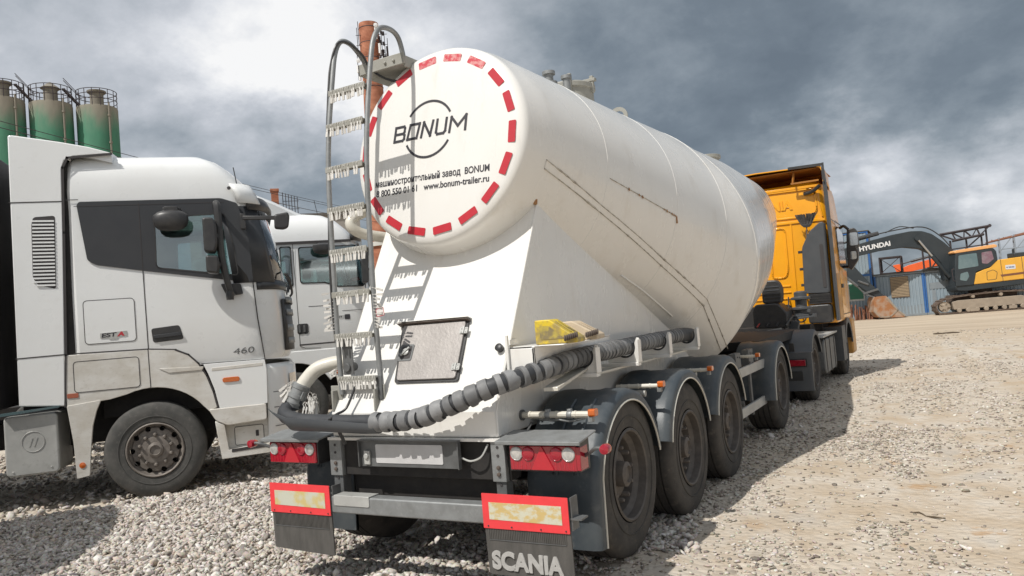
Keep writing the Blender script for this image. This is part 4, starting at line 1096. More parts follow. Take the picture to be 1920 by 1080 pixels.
def chock(label, mat, loc, rz, L_, H_, W_):
    t = thing('wheel_chock', label, 'wheel chock', loc, rz, 'wheel chocks on the tanker side')
    b = MB(); b.prism(rpoly([(0, 0), (L_, 0), (L_, .03), (L_ * .36, H_), (.0, H_)], .010), ((0, -W_ / 2, 0), (1, 0, 0), (0, 0, 1), (0, 1, 0)), W_)
    b.build('body', mat, t, bevel=.006)
    g = MB(); sl = Vector((L_ * .64, 0, .03 - H_)).normalized(); nn = Vector((-sl.z, 0, sl.x)); o = Vector((L_ * .36, 0, H_))
    for y in (-.03, .03): g.prism(rrect(.025, y - .009, .15, y + .009, .006), (o + nn * .002, sl, Vector((0, 1, 0)), nn), .003)
    g.prism(rpoly([(L_ * .12, .03), (L_ * .7, .03), (L_ * .35, H_ * .75), (L_ * .12, H_ * .75)], .012), ((0, -W_ / 2 - .001, 0), (1, 0, 0), (0, 0, 1), (0, -1, 0)), .002)
    g.build('slot', mat if H_ < .13 else pmat('chock_yellow_worn', (.46, .36, .07), .6, col2=(.20, .16, .09), amt=.9, scale=16, contrast=.1), t)
    h = MB()
    for k in range(7): h.lathe([(.016, 0), (.019, .005), (.016, .010)], (L_ * .72 + k * .013, -W_ / 2 - .018, .030 + .003 * k), (1, .2, 0), 10)
    h.build('hook_spring', M['rimbrown'], t)
chock('worn yellow wheel chock on the tray above the tanker wheels', M['yellow'], (.905, -.47, 1.487), R(6), .27, .150, .16)
chock('beige wheel chock lying behind the yellow one above the tanker wheels', M['beige'], (.90, -.12, 1.487), R(4), .26, .125, .15)
# ------------------------------------------------------------------ plastic seal tags clipped on the ladder
def seal_mesh():
    b = MB(); b.box((-.0075, -.003, -.072), (.0075, .003, -.030)); b.box((-.005, -.0045, -.032), (.005, .0045, -.012)); b.tube([(0, .0, -.014), (0, -.010, .002), (0, -.004, .016), (0, .012, .016), (0, .018, .004)], .0018, 5)
    o = b.build('seal_tag', M['seal'], None, smooth=0); me = o.data; bpy.data.objects.remove(o); return me
SEAL = seal_mesh(); rnd = random.Random(9)
def seal(p, rot, label, group, sc=1.0):
    o = bpy.data.objects.new('seal_tag', SEAL); COL.objects.link(o); o.location = p; o.rotation_euler = rot; o.scale = (sc, sc, sc)
    tag(o, label, 'seal', group)
ORD = ['lowest', 'second', 'third', 'fourth', 'fifth', 'sixth', 'seventh', 'topmost']
for i, z in enumerate(RUNGZ):
    n = 13
    for k in range(n):
        if rnd.random() < .07: continue
        x = -.482 + (.29) * k / (n - 1) + rnd.uniform(-.005, .005)
        up = ' counted from below' if i not in (0, 7) else ''
        seal((x, LAD_Y(z) - .036 + rnd.uniform(-.006, .004), z - .004), (rnd.uniform(-.18, .12), rnd.uniform(-.13, .13), rnd.uniform(-.4, .4)), f'white plastic seal tag hanging on the {ORD[i]} ladder rung{up}', f'seal tags on the {ORD[i]} ladder rung')
for side, x, ax_ in (('left', -.525, -1), ('right', -.152, 1)):
    n = 13
    for k in range(n):
        z = 1.68 + .26 * k / (n - 1); q = LAD_Y(z)
        if abs(z - 1.925) < .012: continue
        seal((x, q - .012, z), (rnd.uniform(-.2, .2), -ax_ * (1.45 + rnd.uniform(-.2, .2)), rnd.uniform(-.5, .5) - ax_ * .3), f'pale seal tag clipped sideways on the {side} ladder rail', f'seal tags on the {side} ladder rail')
for k in range(5):
    seal((-.535, LAD_Y(1.38) - .01, 1.37 + .012 * k), (rnd.uniform(-.3, .3), 1.4 + rnd.uniform(-.3, .3), rnd.uniform(-.6, .6)), 'pale seal tag bunched at the foot of the left ladder rail', 'seal tags at the ladder foot')
for k in range(30):
    a = rnd.uniform(0, 6.28); d = rnd.uniform(.0, .06); left = k < 16
    c = Vector((-.955, -.775, 1.335)) if left else Vector((-.80, -.76, 1.24))
    p = c + Vector((math.cos(a) * d, math.sin(a) * .03, -rnd.uniform(0, .07)))
    seal(p, (rnd.uniform(-.5, .3), (rnd.uniform(.3, 1.1) if left else rnd.uniform(-.5, .3)), rnd.uniform(-.8, .8)), 'grey seal tag in the bunch hung on the hose coupling', 'bunch of seal tags on the hose coupling', 1.25)
b = MB(); b.prism(rrect(-.035, -.025, .035, .025, .004), ((-.105, -.775, 1.775), (.98, -.1, .1), (-.1, 0, 1), (0, -1, 0)), .002)
t = b.build('paper_tag', pmat('paper_tag_white', (.72, .68, .66), .6), None, smooth=0); tag(t, 'small paper tag with a red border tied to the right ladder rail', 'tag')
b = MB(); b.outline(rrect(-.035, -.025, .035, .025, .004), ((-.105, -.7775, 1.775), (.98, -.1, .1), (-.1, 0, 1), (0, -1, 0)), .004, .001); b.build('border', M['red'], t, smooth=0)
# ================================================================== the orange tractor unit
TU = thing('tractor_unit', 'orange high-roof tractor unit coupled to the tanker, seen from behind', 'lorry', (XC, 10.2, 0))
CX0, CX1, CY0, CY1 = -1.14, 1.31, 10.70, 12.95
def make_tractor():
    X, Z, Yv = Vector((1, 0, 0)), Vector((0, 0, 1)), Vector((0, 1, 0))
    # cab: rounded plan outline lofted upwards
    def outline(front, back, inset, rc=.12, rf=.35):
        pts = []
        x0, x1 = CX0 + inset, CX1 - inset
        for cx, cy, a0, r in ((x1 - rf, front - rf, 0, rf), (x0 + rf, front - rf, 90, rf), (x0 + rc, back + rc, 180, rc), (x1 - rc, back + rc, 270, rc)):
            for k in range(7):
                a = R(a0 + 15 * k); pts.append(Vector((cx + r * math.cos(a), cy + r * math.sin(a), 0)))
        return pts
    b = MB(); rings = []
    for z, f, bk, ins in ((1.08, 12.95, 10.72, .03), (1.15, 13.0, 10.70, .0), (1.9, 13.02, 10.70, .0), (2.3, 12.98, 10.70, .0), (3.05, 12.75, 10.70, .03), (3.55, 12.55, 10.70, .05), (3.70, 12.45, 10.72, .07), (3.77, 12.30, 10.80, .16)):
        rings.append([Vector((q.x, q.y, z)) for q in outline(f, bk, ins)])
    b.loft(rings)
    cab = b.build('cab', M['orange'], TU, world=True, smooth=35)
    bk = (Vector((0, 10.697, 0)), X, Z, Vector((0, -1, 0)))
    # pressed ribs and raised letters on the rear wall
    b = MB()
    b.outline(rpoly([(.0, 3.14), (1.02, 3.12), (1.12, 3.22), (1.10, 3.58), (1.02, 3.64), (.0, 3.66)], .08), bk, .035, .018)
    b.outline(rpoly([(.2, 2.0), (.45, 2.0), (.50, 2.15), (.50, 2.95), (.2, 2.95)], .08), bk, .03, .016)
    for z in (1.60, 1.72, 1.84): b.line([(-.2, z), (.50, z - .005)], bk, .03, .016)
    b.line([(-.9, 3.06), (1.22, 3.03)], bk, .05, .02); b.line([(.62, 3.02), (.60, 1.3)], bk, .03, .014); b.line([(-.9, 3.70), (1.18, 3.68)], bk, .05, .024)
    b.line([(1.10, 3.65), (1.20, 3.1)], bk, .025, .014)
    b.build('pressed_rib', M['orange'], cab, world=True, bevel=.006)
    text_obj('lettering', 'SCANIA', .24, (Vector((-.12, 10.695, 3.30)), X, Z, Vector((0, -1, 0))), M['orange'], cab, .012, bold=.010, width=.80)
    b = MB(); b.prism(rpoly([(-.9, 1.08), (.58, 1.08), (.58, 1.32), (.46, 1.48), (-.9, 1.48)], .03), (bk[0], X, Z, Vector((0, -1, 0))), .01)
    b.build('wall_cover', M['dark'], cab, world=True)
    # side: window, door line, dusty lower part, handle
    sd = (Vector((1.312, 0, 0)), Yv, Z, X)
    b = MB(); b.prism(rpoly([(11.62, 2.15), (12.70, 2.05), (12.55, 2.85), (11.62, 2.95)], .06), sd, .006); b.build('side_window', M['darkglass'], cab, world=True)
    b = MB(); b.outline(rpoly([(11.50, 1.2), (12.8, 1.2), (12.78, 2.0), (12.58, 3.0), (11.50, 3.05)], .04), sd, .012, .003); b.line([(10.75, 3.04), (12.6, 3.0)], sd, .012, .003); b.build('panel_gap', M['gap'], cab, world=True, smooth=0)
    b = MB(); b.box((1.30, 11.58, 1.72), (1.335, 11.80, 1.80)); b.build('door_handle', M['plastic'], cab, world=True, bevel=.006)
    b = MB(); b.prism(rpoly([(10.9, 1.12), (11.4, 1.12), (11.4, 2.0), (10.9, 2.0)], .04), sd, .012); b.build('side_panel', M['orangedirt'], cab, world=True, bevel=.004)
    # roof air deflector: a shell open at the back
    b = MB()
    sec = []
    for y, z, w0 in ((10.48, 4.03, 0), (10.9, 4.05, 0), (11.4, 4.02, .02), (11.9, 3.95, .08), (12.35, 3.80, .2)):
        x0, x1 = CX0 + .02 + w0, CX1 - w0
        prof = [(x0, z - .30 if y < 12 else z - .08), (x0 + .005, z - .10), (x0 + .03, z - .03), (x0 + .10, z), (XC, z + .03), (x1 - .10, z), (x1 - .03, z - .03), (x1 - .005, z - .10), (x1, z - .30 if y < 12 else z - .08)]
        inn = [(px + (.02 if px < XC else -.02 if px > XC else 0), pz - .02) for px, pz in prof[::-1]]
        sec.append([Vector((px, y, pz)) for px, pz in prof + inn])
    b.loft(sec); d = b.build('roof_deflector', M['orange'], TU, world=True, smooth=40)
    b = MB(); b.box((CX0 + .05, 10.52, 3.985), (CX1 - .05, 12.0, 3.995)); b.bar((.75, 10.55, 3.75), (.78, 10.6, 4.0), .03, .03); b.bar((-.2, 10.6, 3.76), (-.2, 10.6, 4.0), .03, .03)
    b.box((.72, 10.50, 3.74), (1.22, 10.54, 3.77))
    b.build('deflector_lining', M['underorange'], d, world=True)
    b = MB(); b.bar((.70, 10.475, 4.045), (1.315, 10.475, 4.03), .02, .05); b.bar((1.318, 10.475, 4.06), (1.318, 10.46, 3.70), .02, .035); b.build('edge_seal', M['plastic'], d, world=True)
    b = MB(); b.tube(smooth_path([(.92, 10.66, 3.55), (1.08, 10.6, 3.57), (1.22, 10.55, 3.66)], 4), .035, 8); b.build('air_hose', M['plastic'], TU, world=True)
    # corner strip and grey intake cowl on the right rear corner
    b = MB(); b.prism([(10.56, 1.12), (10.80, 1.12), (10.78, 3.0), (10.72, 3.70), (10.50, 4.0), (10.46, 3.98), (10.54, 3.0)], ((1.285, 0, 0), Yv, Z, X), .045)
    st = b.build('side_fairing', M['grey'], TU, world=True, bevel=.008)
    b = MB(); q = rpoly([(.80, 1.66), (1.235, 1.64), (1.25, 2.95), (1.18, 2.96), (.98, 2.80), (.83, 2.52)], .05)
    b.prism(q, ((0, 10.36, 0), X, Z, Yv), .30); ic = b.build('intake_cowl', M['grey'], TU, world=True, bevel=.015)
    b = MB(); b.prism(rrect(1.14, 1.75, 1.20, 2.55, .02), ((0, 10.352, 0), X, Z, Yv), .012); b.build('cowl_slot', M['gap'], ic, world=True)
    b = MB()
    for z in (2.10, 1.80, 2.42): b.box((.75, 10.40, z), (.83, 10.46, z + .05))
    b.build('hinge', M['plastic'], ic, world=True, bevel=.004)
    b = MB()
    for k in range(8): b.box((.86 + .004 * (k % 2), 10.36 + .01 * (k % 2), 1.46 + .023 * k), (1.24 - .004 * (k % 2), 10.62, 1.478 + .023 * k))
    b.box((.88, 10.38, 1.46), (1.22, 10.6, 1.65)); b.build('bellows', M['plastic'], ic, world=True)
    b = MB(); b.prism(rrect(.84, 1.10, 1.24, 1.44, .05), ((0, 10.30, 0), X, Z, Yv), .34); b.build('air_filter', M['plastic'], TU, world=True, bevel=.02)
    # chassis, tank, plates
    b = MB()
    for x in (-.33, .53): b.box((x - .04, 7.45, .72), (x + .04, 12.6, .95))
    b.box((-.4, 8.0, .95), (.6, 9.0, 1.02)); b.box((-.5, 10.0, .75), (.9, 10.4, 1.1)); b.box((-1.0, 10.75, .55), (1.0, 12.8, 1.1))
    b.build('chassis_frame', M['dark'], TU, world=True, bevel=.006)
    b = MB(); b.prism(rrect(9.15, .28, 10.60, .86, .10, 5), ((.72, 0, 0), Yv, Z, X), .50); tk = b.build('fuel_tank', M['galvdark'], TU, world=True, bevel=.02)
    b = MB()
    for y in (9.35, 9.85, 10.4): b.prism(rrect(y - .03, .27, y + .03, .87, .03), ((.715, 0, 0), Yv, Z, X), .515)
    b.build('tank_strap', M['plastic'], tk, world=True)
    b = MB(); b.box((.55, 8.95, .90), (1.25, 10.75, .935)); b.build('deck_plate', M['alu'], TU, world=True, bevel=.004)
    # equipment behind the cab: boxed unit with an upright ribbed block, coupling column
    b = MB(); b.prism(rpoly([(.12, 1.12), (.70, 1.10), (.70, 1.36), (.56, 1.54), (.18, 1.54), (.12, 1.44)], .05), ((0, 9.0, 0), X, Z, Yv), .55); eq = b.build('blower_unit', M['plastic'], TU, world=True, bevel=.02)
    b = MB(); b.prism(rpoly([(.30, 1.54), (.62, 1.54), (.64, 1.80), (.58, 1.94), (.38, 1.95), (.30, 1.86)], .06), ((0, 9.05, 0), X, Z, Yv), .22); b.build('filter_head', M['plastic'], eq, world=True, bevel=.02)
    b = MB()
    for k in range(5): b.box((.33, 9.04, 1.58 + .06 * k), (.60, 9.055, 1.60 + .06 * k))
    b.build('cooling_rib', M['grey'], eq, world=True)
    b = MB(); b.lathe([(.14, 0), (.14, .08), (.19, .09), (.19, .13), (.10, .14), (.10, .26), (.17, .27), (.17, .31), (.11, .32), (.11, .40), (.06, .42)], (.83, 9.7, 1.30), (0, 0, 1), 20); b.box((.60, 9.55, 1.24), (1.06, 9.8, 1.30)); b.bar((.62, 9.55, 1.22), (1.04, 9.52, 1.26), .03, .03); b.lathe([(.03, 0), (.03, .06)], (.98, 9.53, 1.36), (0, -1, 0), 10)
    b.build('coupling_column', M['grey'], TU, world=True, bevel=.004)
    b = MB(); b.prism(rpoly([(.62, .95), (.78, .95), (.86, 1.2), (.72, 1.22)], .02), ((0, 9.2, 0), X, Z, Yv), .10); b.build('bracket_arm', M['grey'], TU, world=True, bevel=.01)
    b = MB(); b.bar((.15, 8.95, 1.04), (.60, 8.9, 1.10), .02, .04); b.bar((.05, 8.8, 1.0), (.5, 8.75, 1.04), .04, .03); b.build('ramp_bar', M['alu'], TU, world=True)
    rnd = random.Random(2)
    for k, m_ in enumerate(('lampred', 'plastic', 'plastic', 'plastic')):
        x = .30 + .16 * k; b = MB(); b.tube(smooth_path([(x, 10.65, 1.62), (x + .02, 10.3, 1.22), (x - .03, 9.9, 1.16), (x - .02, 9.3, 1.30), (x - .1, 8.9, 1.15)], 6), .014, 6); b.build('air_line', M[m_] if k else pmat('red_line', (.35, .05, .04), .5), TU, world=True)
    # wheels and mudguards
    for y in (8.12,): 
        wheel_part(TU, 'tractor', (1.06, y, .50), 1); wheel_part(TU, 'tractor', (-.86, y, .50), -1); wheel_part(TU, 'tractor', (.72, y, .50), 1); wheel_part(TU, 'tractor', (-.52, y, .50), -1)
    wheel_part(TU, 'tractor', (1.08, 11.98, .50), 1); wheel_part(TU, 'tractor', (-.88, 11.98, .50), -1)
    for sx in (1, -1):
        xo = 1.255 if sx > 0 else -1.055; xi = xo - sx * .62
        b = MB(); zc, yc, rad = .50, 8.12, .60
        rings = []
        pts = [(7.50, .20), (7.50, .45), (7.50, .78)] + [(yc + rad * math.cos(R(a)), zc + rad * math.sin(R(a))) for a in np.linspace(150, 20, 16)]
        for i, (py, pz) in enumerate(pts):
            v = Vector((yc - py, zc - pz)).normalized()
            if i < 3: v = Vector((1, 0))
            rings.append([Vector((xi, py, pz)), Vector((xo - sx * .04, py, pz)), Vector((xo, py + v.x * .03, pz + v.y * .03)), Vector((xo, py + v.x * .09, pz + v.y * .09)), Vector((xo - sx * .01, py + v.x * .09, pz + v.y * .09)), Vector((xo - sx * .02, py + v.x * .03, pz + v.y * .03)), Vector((xi, py + v.x * .012, pz + v.y * .012))])
        b.loft(rings); mg = b.build('mudguard', M['grey'], TU, world=True, smooth=45)
        if sx > 0:
            b = MB(); b.box((.72, 7.485, .565), (1.19, 7.502, .685)); b.build('lamp_recess', M['plastic'], mg, world=True)
            b = MB(); b.box((.76, 7.465, .58), (1.17, 7.487, .672)); b.build('tail_lamp', M['lampred'], mg, world=True, bevel=.006)
            b = MB(); b.box((.75, 7.485, .36), (1.12, 7.50, .50)); b.build('step_recess', M['plastic'], mg, world=True, bevel=.006)
            b = MB(); b.box((.95, 7.47, .80), (1.03, 7.495, .93)); b.build('socket', M['plastic'], mg, world=True, bevel=.006)
        # front wheel arch and step box
        b = MB(); pts = [(11.98 + .62 * math.cos(R(a)), .50 + .62 * math.sin(R(a))) for a in np.linspace(165, 10, 18)]
        rings = []
        for py, pz in pts:
            v = Vector((11.98 - py, .5 - pz)).normalized(); xo2 = 1.325 if sx > 0 else -1.15
            rings.append([Vector((xo2 - sx * .4, py, pz)), Vector((xo2, py, pz)), Vector((xo2, py + v.x * .10, pz + v.y * .10)), Vector((xo2 - sx * .02, py + v.x * .10, pz + v.y * .10)), Vector((xo2 - sx * .03, py + v.x * .02, pz + v.y * .02)), Vector((xo2 - sx * .4, py + v.x * .02, pz + v.y * .02))])
        b.loft(rings); b.box((xo2 - (.35 if sx > 0 else 0), 10.85, .35), (xo2 + (0 if sx > 0 else .35), 11.36, 1.0)); b.build('wheel_arch', M['grey'], TU, world=True, smooth=45)
        b = MB(); b.box((xo2 - (.4 if sx > 0 else 0), 12.55, .35), (xo2 + (0 if sx > 0 else .4), 13.1, 1.08)); b.build('bumper', M['orangedirt'], TU, world=True, bevel=.04)
    # mirrors on the right door
    b = MB(); b.prism(rpoly([(1.40, 2.50), (1.59, 2.46), (1.64, 2.55), (1.63, 2.84), (1.58, 2.92), (1.44, 2.90)], .04), ((0, 12.20, 0), X, Z, Yv), .16); b.prism(rpoly([(1.40, 2.12), (1.46, 2.06), (1.60, 2.26), (1.62, 2.50), (1.40, 2.52)], .03), ((0, 12.20, 0), X, Z, Yv), .16)
    mm = b.build('mirror', M['plastic'], TU, world=True, bevel=.015)
    b = MB(); b.prism(rrect(1.47, 2.56, 1.63, 2.82, .03), ((0, 12.193, 0), X, Z, Yv), .008); b.prism(rrect(1.46, 2.28, 1.58, 2.44, .03), ((0, 12.193, 0), X, Z, Yv), .008); b.build('mirror_glass', M['mirrorglass'], mm, world=True)
    b = MB(); b.tube(smooth_path([(1.30, 12.35, 2.95), (1.38, 12.3, 2.98), (1.46, 12.26, 2.90)], 4), .03, 8); b.tube([(1.30, 12.35, 2.15), (1.42, 12.28, 2.14)], .03, 8); b.build('mirror_arm', M['plastic'], mm, world=True)
    # front glass (seen only from other sides)
    b = MB(); b.prism(rpoly([(-.95, 2.15), (1.12, 2.15), (1.02, 3.0), (-.85, 3.0)], .08), (Vector((0, 13.0, 0)), X, Z, Vector((0, 1, 0))), .02)
    b.build('windscreen', M['darkglass'], cab, world=True)
make_tractor()
BR = thing('broom', 'broom with dark splayed bristles hung head up on the orange cab wall', 'broom', (.93, 10.5, 2.46))
b = MB(); rnd = random.Random(4)
for k in range(70):
    f = k / 69; x0 = .845 + .185 * f; x1 = .755 + .375 * f + rnd.uniform(-.008, .008)
    b.bar((x0, 10.47 + rnd.uniform(-.025, .025), 2.955), (x1, 10.46 + rnd.uniform(-.04, .04), 3.15 + rnd.uniform(-.01, .008)), .010, .010)
b.build('bristles', pmat('broom_bristle', (.045, .042, .040), .8, col2=(.10, .09, .08), amt=.7, scale=40), BR, world=True, smooth=0)
b = MB(); b.prism(rpoly([(.835, 2.955), (1.04, 2.955), (.985, 2.90), (.89, 2.90)], .01), ((0, 10.44, 0), (1, 0, 0), (0, 0, 1), (0, 1, 0)), .06); b.build('head', M['plastic'], BR, world=True, bevel=.006)
b = MB(); b.tube([(.935, 10.47, 2.90), (.90, 10.50, 2.35), (.88, 10.56, 1.75)], .012, 8); b.build('handle', M['galvdark'], BR, world=True)
# ================================================================== the white trucks on the left (local frame: X forward, Y to the left, Z up; right flank at y = 0)
H_RZ = R(90 - 42)
W0 = Vector((-4.73, .67, 0)); HX = Vector((math.sin(R(42)), math.cos(R(42)), 0)); HY = Vector((-HX.y, HX.x, 0))
CW = 2.45
def plan(s0, sf, back, inset, n=3.4, k=14):
    """right flank from the back to the middle of the front, then mirrored"""
    yc = CW / 2 - inset; pts = [Vector((back, inset + .05, 0)), Vector((back + .05, inset, 0))]
    for i in range(1, 6): pts.append(Vector((back + .05 + (s0 - back - .05) * i / 5, inset, 0)))
    for i in range(1, k + 1):
        t = R(90 * i / k); pts.append(Vector((s0 + (sf - s0) * math.sin(t) ** (2 / n), CW / 2 - yc * math.cos(t) ** (2 / n), 0)))
    mir = [Vector((p.x, CW - p.y, 0)) for p in pts[:-1]]
    return pts + mir[::-1]
def loft_cab(levels, n=3.4):
    return [[Vector((p.x, p.y, z)) for p in plan(s0, sf, bk, ins, n)] for z, s0, sf, bk, ins in levels]
def front_patch(levels, i0, i1, off, n=3.4, k=14):
    """an open strip of the cab skin pushed out by off, from plan index i0 to i1"""
    rows = []
    for z, s0, sf, bk, ins in levels:
        p = plan(s0, sf, bk, ins, n, k); m = len(p); row = []
        for i in range(i0, i1 + 1):
            a, c = p[max(i - 1, 0)], p[min(i + 1, m - 1)]; t = (c - a).normalized(); nn = Vector((t.y, -t.x, 0))
            row.append(Vector((p[i].x, p[i].y, z)) + nn * off)
        rows.append(row)
    return rows
FL = lambda y=0.0: (Vector((0, y, 0)), Vector((1, 0, 0)), Vector((0, 0, 1)), Vector((0, -1, 0)))     # right flank frame, outwards is -Y
FR_ = lambda y=CW: (Vector((0, y, 0)), Vector((1, 0, 0)), Vector((0, 0, 1)), Vector((0, 1, 0)))
def make_truck_a():
    t = thing('white_lorry', 'nearest white tractor unit with black window band, its front wheel in full view', 'lorry', W0, H_RZ)
    lv = [(1.42, .98, 1.60, -.68, .02), (1.50, 1.0, 1.64, -.68, 0), (2.0, 1.0, 1.63, -.68, 0), (2.33, 1.0, 1.60, -.68, 0), (2.8, .95, 1.53, -.68, .008), (3.24, .90, 1.42, -.68, .015), (3.34, .88, 1.40, -.68, .012), (3.45, .86, 1.33, -.68, .010),
          (3.58, .80, 1.20, -.68, .018), (3.70, .74, 1.08, -.67, .04), (3.80, .66, .95, -.66, .09), (3.87, .56, .80, -.64, .20), (3.915, .40, .60, -.60, .42), (3.935, .2, .40, -.5, .75)]
    b = MB(); b.loft(loft_cab(lv)); cab = b.build('cab', M['white'], t, smooth=40)
    c = MB(); c.box((-.5, .06, 1.75), (1.02, CW - .06, 3.22)); apply_bool(cab, c.build('cutter', M['interior'], None, smooth=0))
    wq = rpoly([(.20, 3.13), (.95, 3.155), (1.03, 2.75), (1.06, 2.42), (.19, 2.56)], .05)
    c = MB(); c.prism(wq, ((0, -.2, 0), (1, 0, 0), (0, 0, 1), (0, 1, 0)), CW + .4); apply_bool(cab, c.build('cutter', M['interior'], None, smooth=0))
    ft = [l for l in lv if 2.3 < l[0] < 3.3]
    c = MB(); c.box((.9, .32, 2.40), (2.2, CW - .32, 3.18)); apply_bool(cab, c.build('cutter', M['interior'], None, smooth=0))
    for side, F in ((1, FL), (-1, FR_)):
        y = 0 if side > 0 else CW
        e = .0
        b = MB(); b.prism(rpoly([(-.575, 3.30), (-.55, 3.335), (.92, 3.335), (1.10, 3.27), (1.20, 2.84), (1.22, 2.33), (1.05, 2.355), (.045, 2.535), (-.42, 2.625), (-.50, 2.68)], .03), F(y + (-.002 if side > 0 else .002)), .006)
        band = b.build('window_band', M['satin'], cab)
        c = MB(); c.prism(wq, ((0, -.2, 0), (1, 0, 0), (0, 0, 1), (0, 1, 0)), CW + .4); apply_bool(band, c.build('cutter', M['satin'], None, smooth=0))
        b = MB(); b.prism(wq, F(y + (.004 if side > 0 else -.004)), .003); b.build('door_window', M['glass'], cab)
        b = MB(); b.outline(wq, F(y + (-.0085 if side > 0 else .0085)), .014, .004); b.build('window_rubber', M['plastic'], cab)
        b = MB(); b.line([(.60, 1.43), (1.29, 1.42)], F(y - side * .001), .010, .002); b.line([(.048, 3.30), (.05, 2.54)], F(y + (-.0085 if side > 0 else .0085)), .008, .002); b.line([(-.60, 3.285), (.95, 3.285)], F(y + (-.0085 if side > 0 else .0085)), .006, .002)
        b.line([(.05, 2.54), (.055, 1.66)], F(y - side * .001), .010, .002); b.line([(1.215, 2.33), (1.24, 1.9), (1.29, 1.42)], F(y + side * .004), .012, .006); b.line([(-.68, 1.665), (.05, 1.65), (.34, 1.62)], F(y - side * .001), .012, .002)
        b.line([(-.68, 3.36), (-.56, 3.36)], F(y - side * .001), .008, .002)
        b.build('panel_gap', M['gap'], cab, smooth=0)
        # storage hatches
        b = MB(); b.prism(rrect(-.57, 1.755, -.06, 2.235, .04), F(y), .004); hch = b.build('storage_hatch', M['white'], cab, bevel=.002)
        b = MB(); b.outline(rrect(-.57, 1.755, -.06, 2.235, .04), F(y - side * .003), .007, .002); b.build('panel_gap', M['gap'], hch, smooth=0)
        # badge and figures
        if side > 0:
            b = MB(); b.prism(rpoly([(-.42, 1.865), (-.15, 1.875), (-.15, 1.82), (-.24, 1.815), (-.25, 1.79), (-.33, 1.79), (-.34, 1.81), (-.42, 1.81)], .006), F(y - .004), .006); bd = b.build('badge', M['alu'], cab)
            text_obj('lettering', 'EST', .062, (Vector((-.405, -.0105, 1.818)), Vector((1, 0, .03)), Vector((.15, 0, 1)), Vector((0, -1, 0))), M['blackink'], bd, .001, world=False, bold=.002, width=.145)
            text_obj('lettering', 'A', .062, (Vector((-.25, -.0105, 1.822)), Vector((1, 0, .03)), Vector((.2, 0, 1)), Vector((0, -1, 0))), M['red'], bd, .001, world=False, bold=.004, width=.075)
            text_obj('number', '460', .10, (Vector((.945, -.001, 1.505)), Vector((1, 0, .03)), Vector((.12, 0, 1)), Vector((0, -1, 0))), M['galvdark'], cab, .002, world=False, width=.23)
        b = MB(); b.prism(rpoly([(.095, 1.875), (.39, 1.895), (.43, 1.73), (.11, 1.715)], .03), F(y), .008); h = b.build('door_handle', M['plastic'], cab, bevel=.003)
        b = MB(); b.prism(rpoly([(.12, 1.80), (.40, 1.815), (.41, 1.775), (.12, 1.76)], .012), F(y - side * .010), .020); b.build('grip', M['satin'], h, bevel=.004)
        # A-pillar cover, front part of the band
        # lower flank: dusty panels
        b = MB(); b.prism([(-.785, 1.655), (.045, 1.642), (.33, 1.612), (.46, 1.55), (.56, 1.44), (.64, 1.29), (.70, 1.10), (.735, .92), (.645, .885)] + [(.06 + .66 * math.cos(R(a)), .56 + .655 * math.sin(R(a))) for a in np.linspace(36, 112, 12)] + [(-.36, 1.13), (-.785, 1.095)], F(y + side * .05), .052)
        fp = b.build('wing_panel', M['dusty'], t, smooth=25, bevel=.006)
        b = MB(); b.prism(rrect(-.70, 1.24, -.05, 1.575, .035), F(y - side * .002), .003); hc = b.build('battery_hatch', M['dusty'], fp, bevel=.002)
        b = MB(); b.outline(rrect(-.70, 1.24, -.05, 1.575, .035), F(y - side * .0045), .007, .002); b.line([(.05, 1.645), (.055, 1.21)], F(y - side * .002), .009, .002); b.line([(.335, 1.615), (.465, 1.55), (.565, 1.44), (.645, 1.29), (.705, 1.10), (.742, .92)], F(y - side * .002), .018, .003); b.build('panel_gap', M['gap'], fp, smooth=0)
        b = MB(); b.prism([(.15, 1.42), (.62, 1.40), (.60, 1.36), (.25, 1.36)], F(y - side * .001), .01); b.prism([(.70, 1.375), (1.26, 1.385), (1.26, 1.345), (.70, 1.335)], F(y + side * .004), .014); b.build('style_crease', M['dusty'], fp, bevel=.008)
        b = MB(); b.prism(rrect(-.775, 1.185, -.665, 1.235, .006), F(y - side * .003), .006); b.build('reflector', M['red'] if side < 0 else pmat('side_reflector', (.38, .11, .06), .4), fp, bevel=.002)
        # door foot and step box
        b = MB(); b.prism(rpoly([(.615, 1.425), (1.285, 1.418), (1.30, 1.30), (1.285, .905), (.76, .905), (.72, 1.12), (.665, 1.30)], .012), F(y + side * .045), .052); dl = b.build('lower_door', M['white'], t, bevel=.006)
        b = MB(); b.prism(rrect(.81, 1.195, .995, 1.25, .02), F(y - side * .006), .014); b.build('side_marker', M['amber'], dl, bevel=.004)
        b = MB(); b.prism(rpoly([(.64, .905), (1.27, .905), (1.265, .72), (.83, .70), (.71, .77)], .03), F(y + side * .08), .10); st = b.build('step_cover', M['dusty'], t, bevel=.012)
        b = MB(); b.prism([(.70, .76), (.80, .71), (.83, .42), (1.285, .44), (1.285, .335), (.75, .325)], F(y + side * .10), .115); b.box((.78, .10 if side > 0 else CW - .14, .34), (1.28, .14 if side > 0 else CW - .10, .74)); sb = b.build('step_box', M['dusty'], t, bevel=.006)
        b = MB(); b.prism(rrect(.90, .45, 1.22, .66, .02), F(y + side * .098), .006); b.build('step_hatch', M['dusty'], sb, bevel=.002)
        b = MB(); b.outline(rrect(.90, .45, 1.22, .66, .02), F(y + side * .092), .006, .002); b.prism(rrect(1.13, .53, 1.165, .60, .006), F(y + side * .092), .003); b.prism([(.86, .425), (1.24, .445), (1.24, .405), (.86, .39)], F(y - side * .016), .003); b.build('panel_gap', M['gap'], sb, smooth=0)
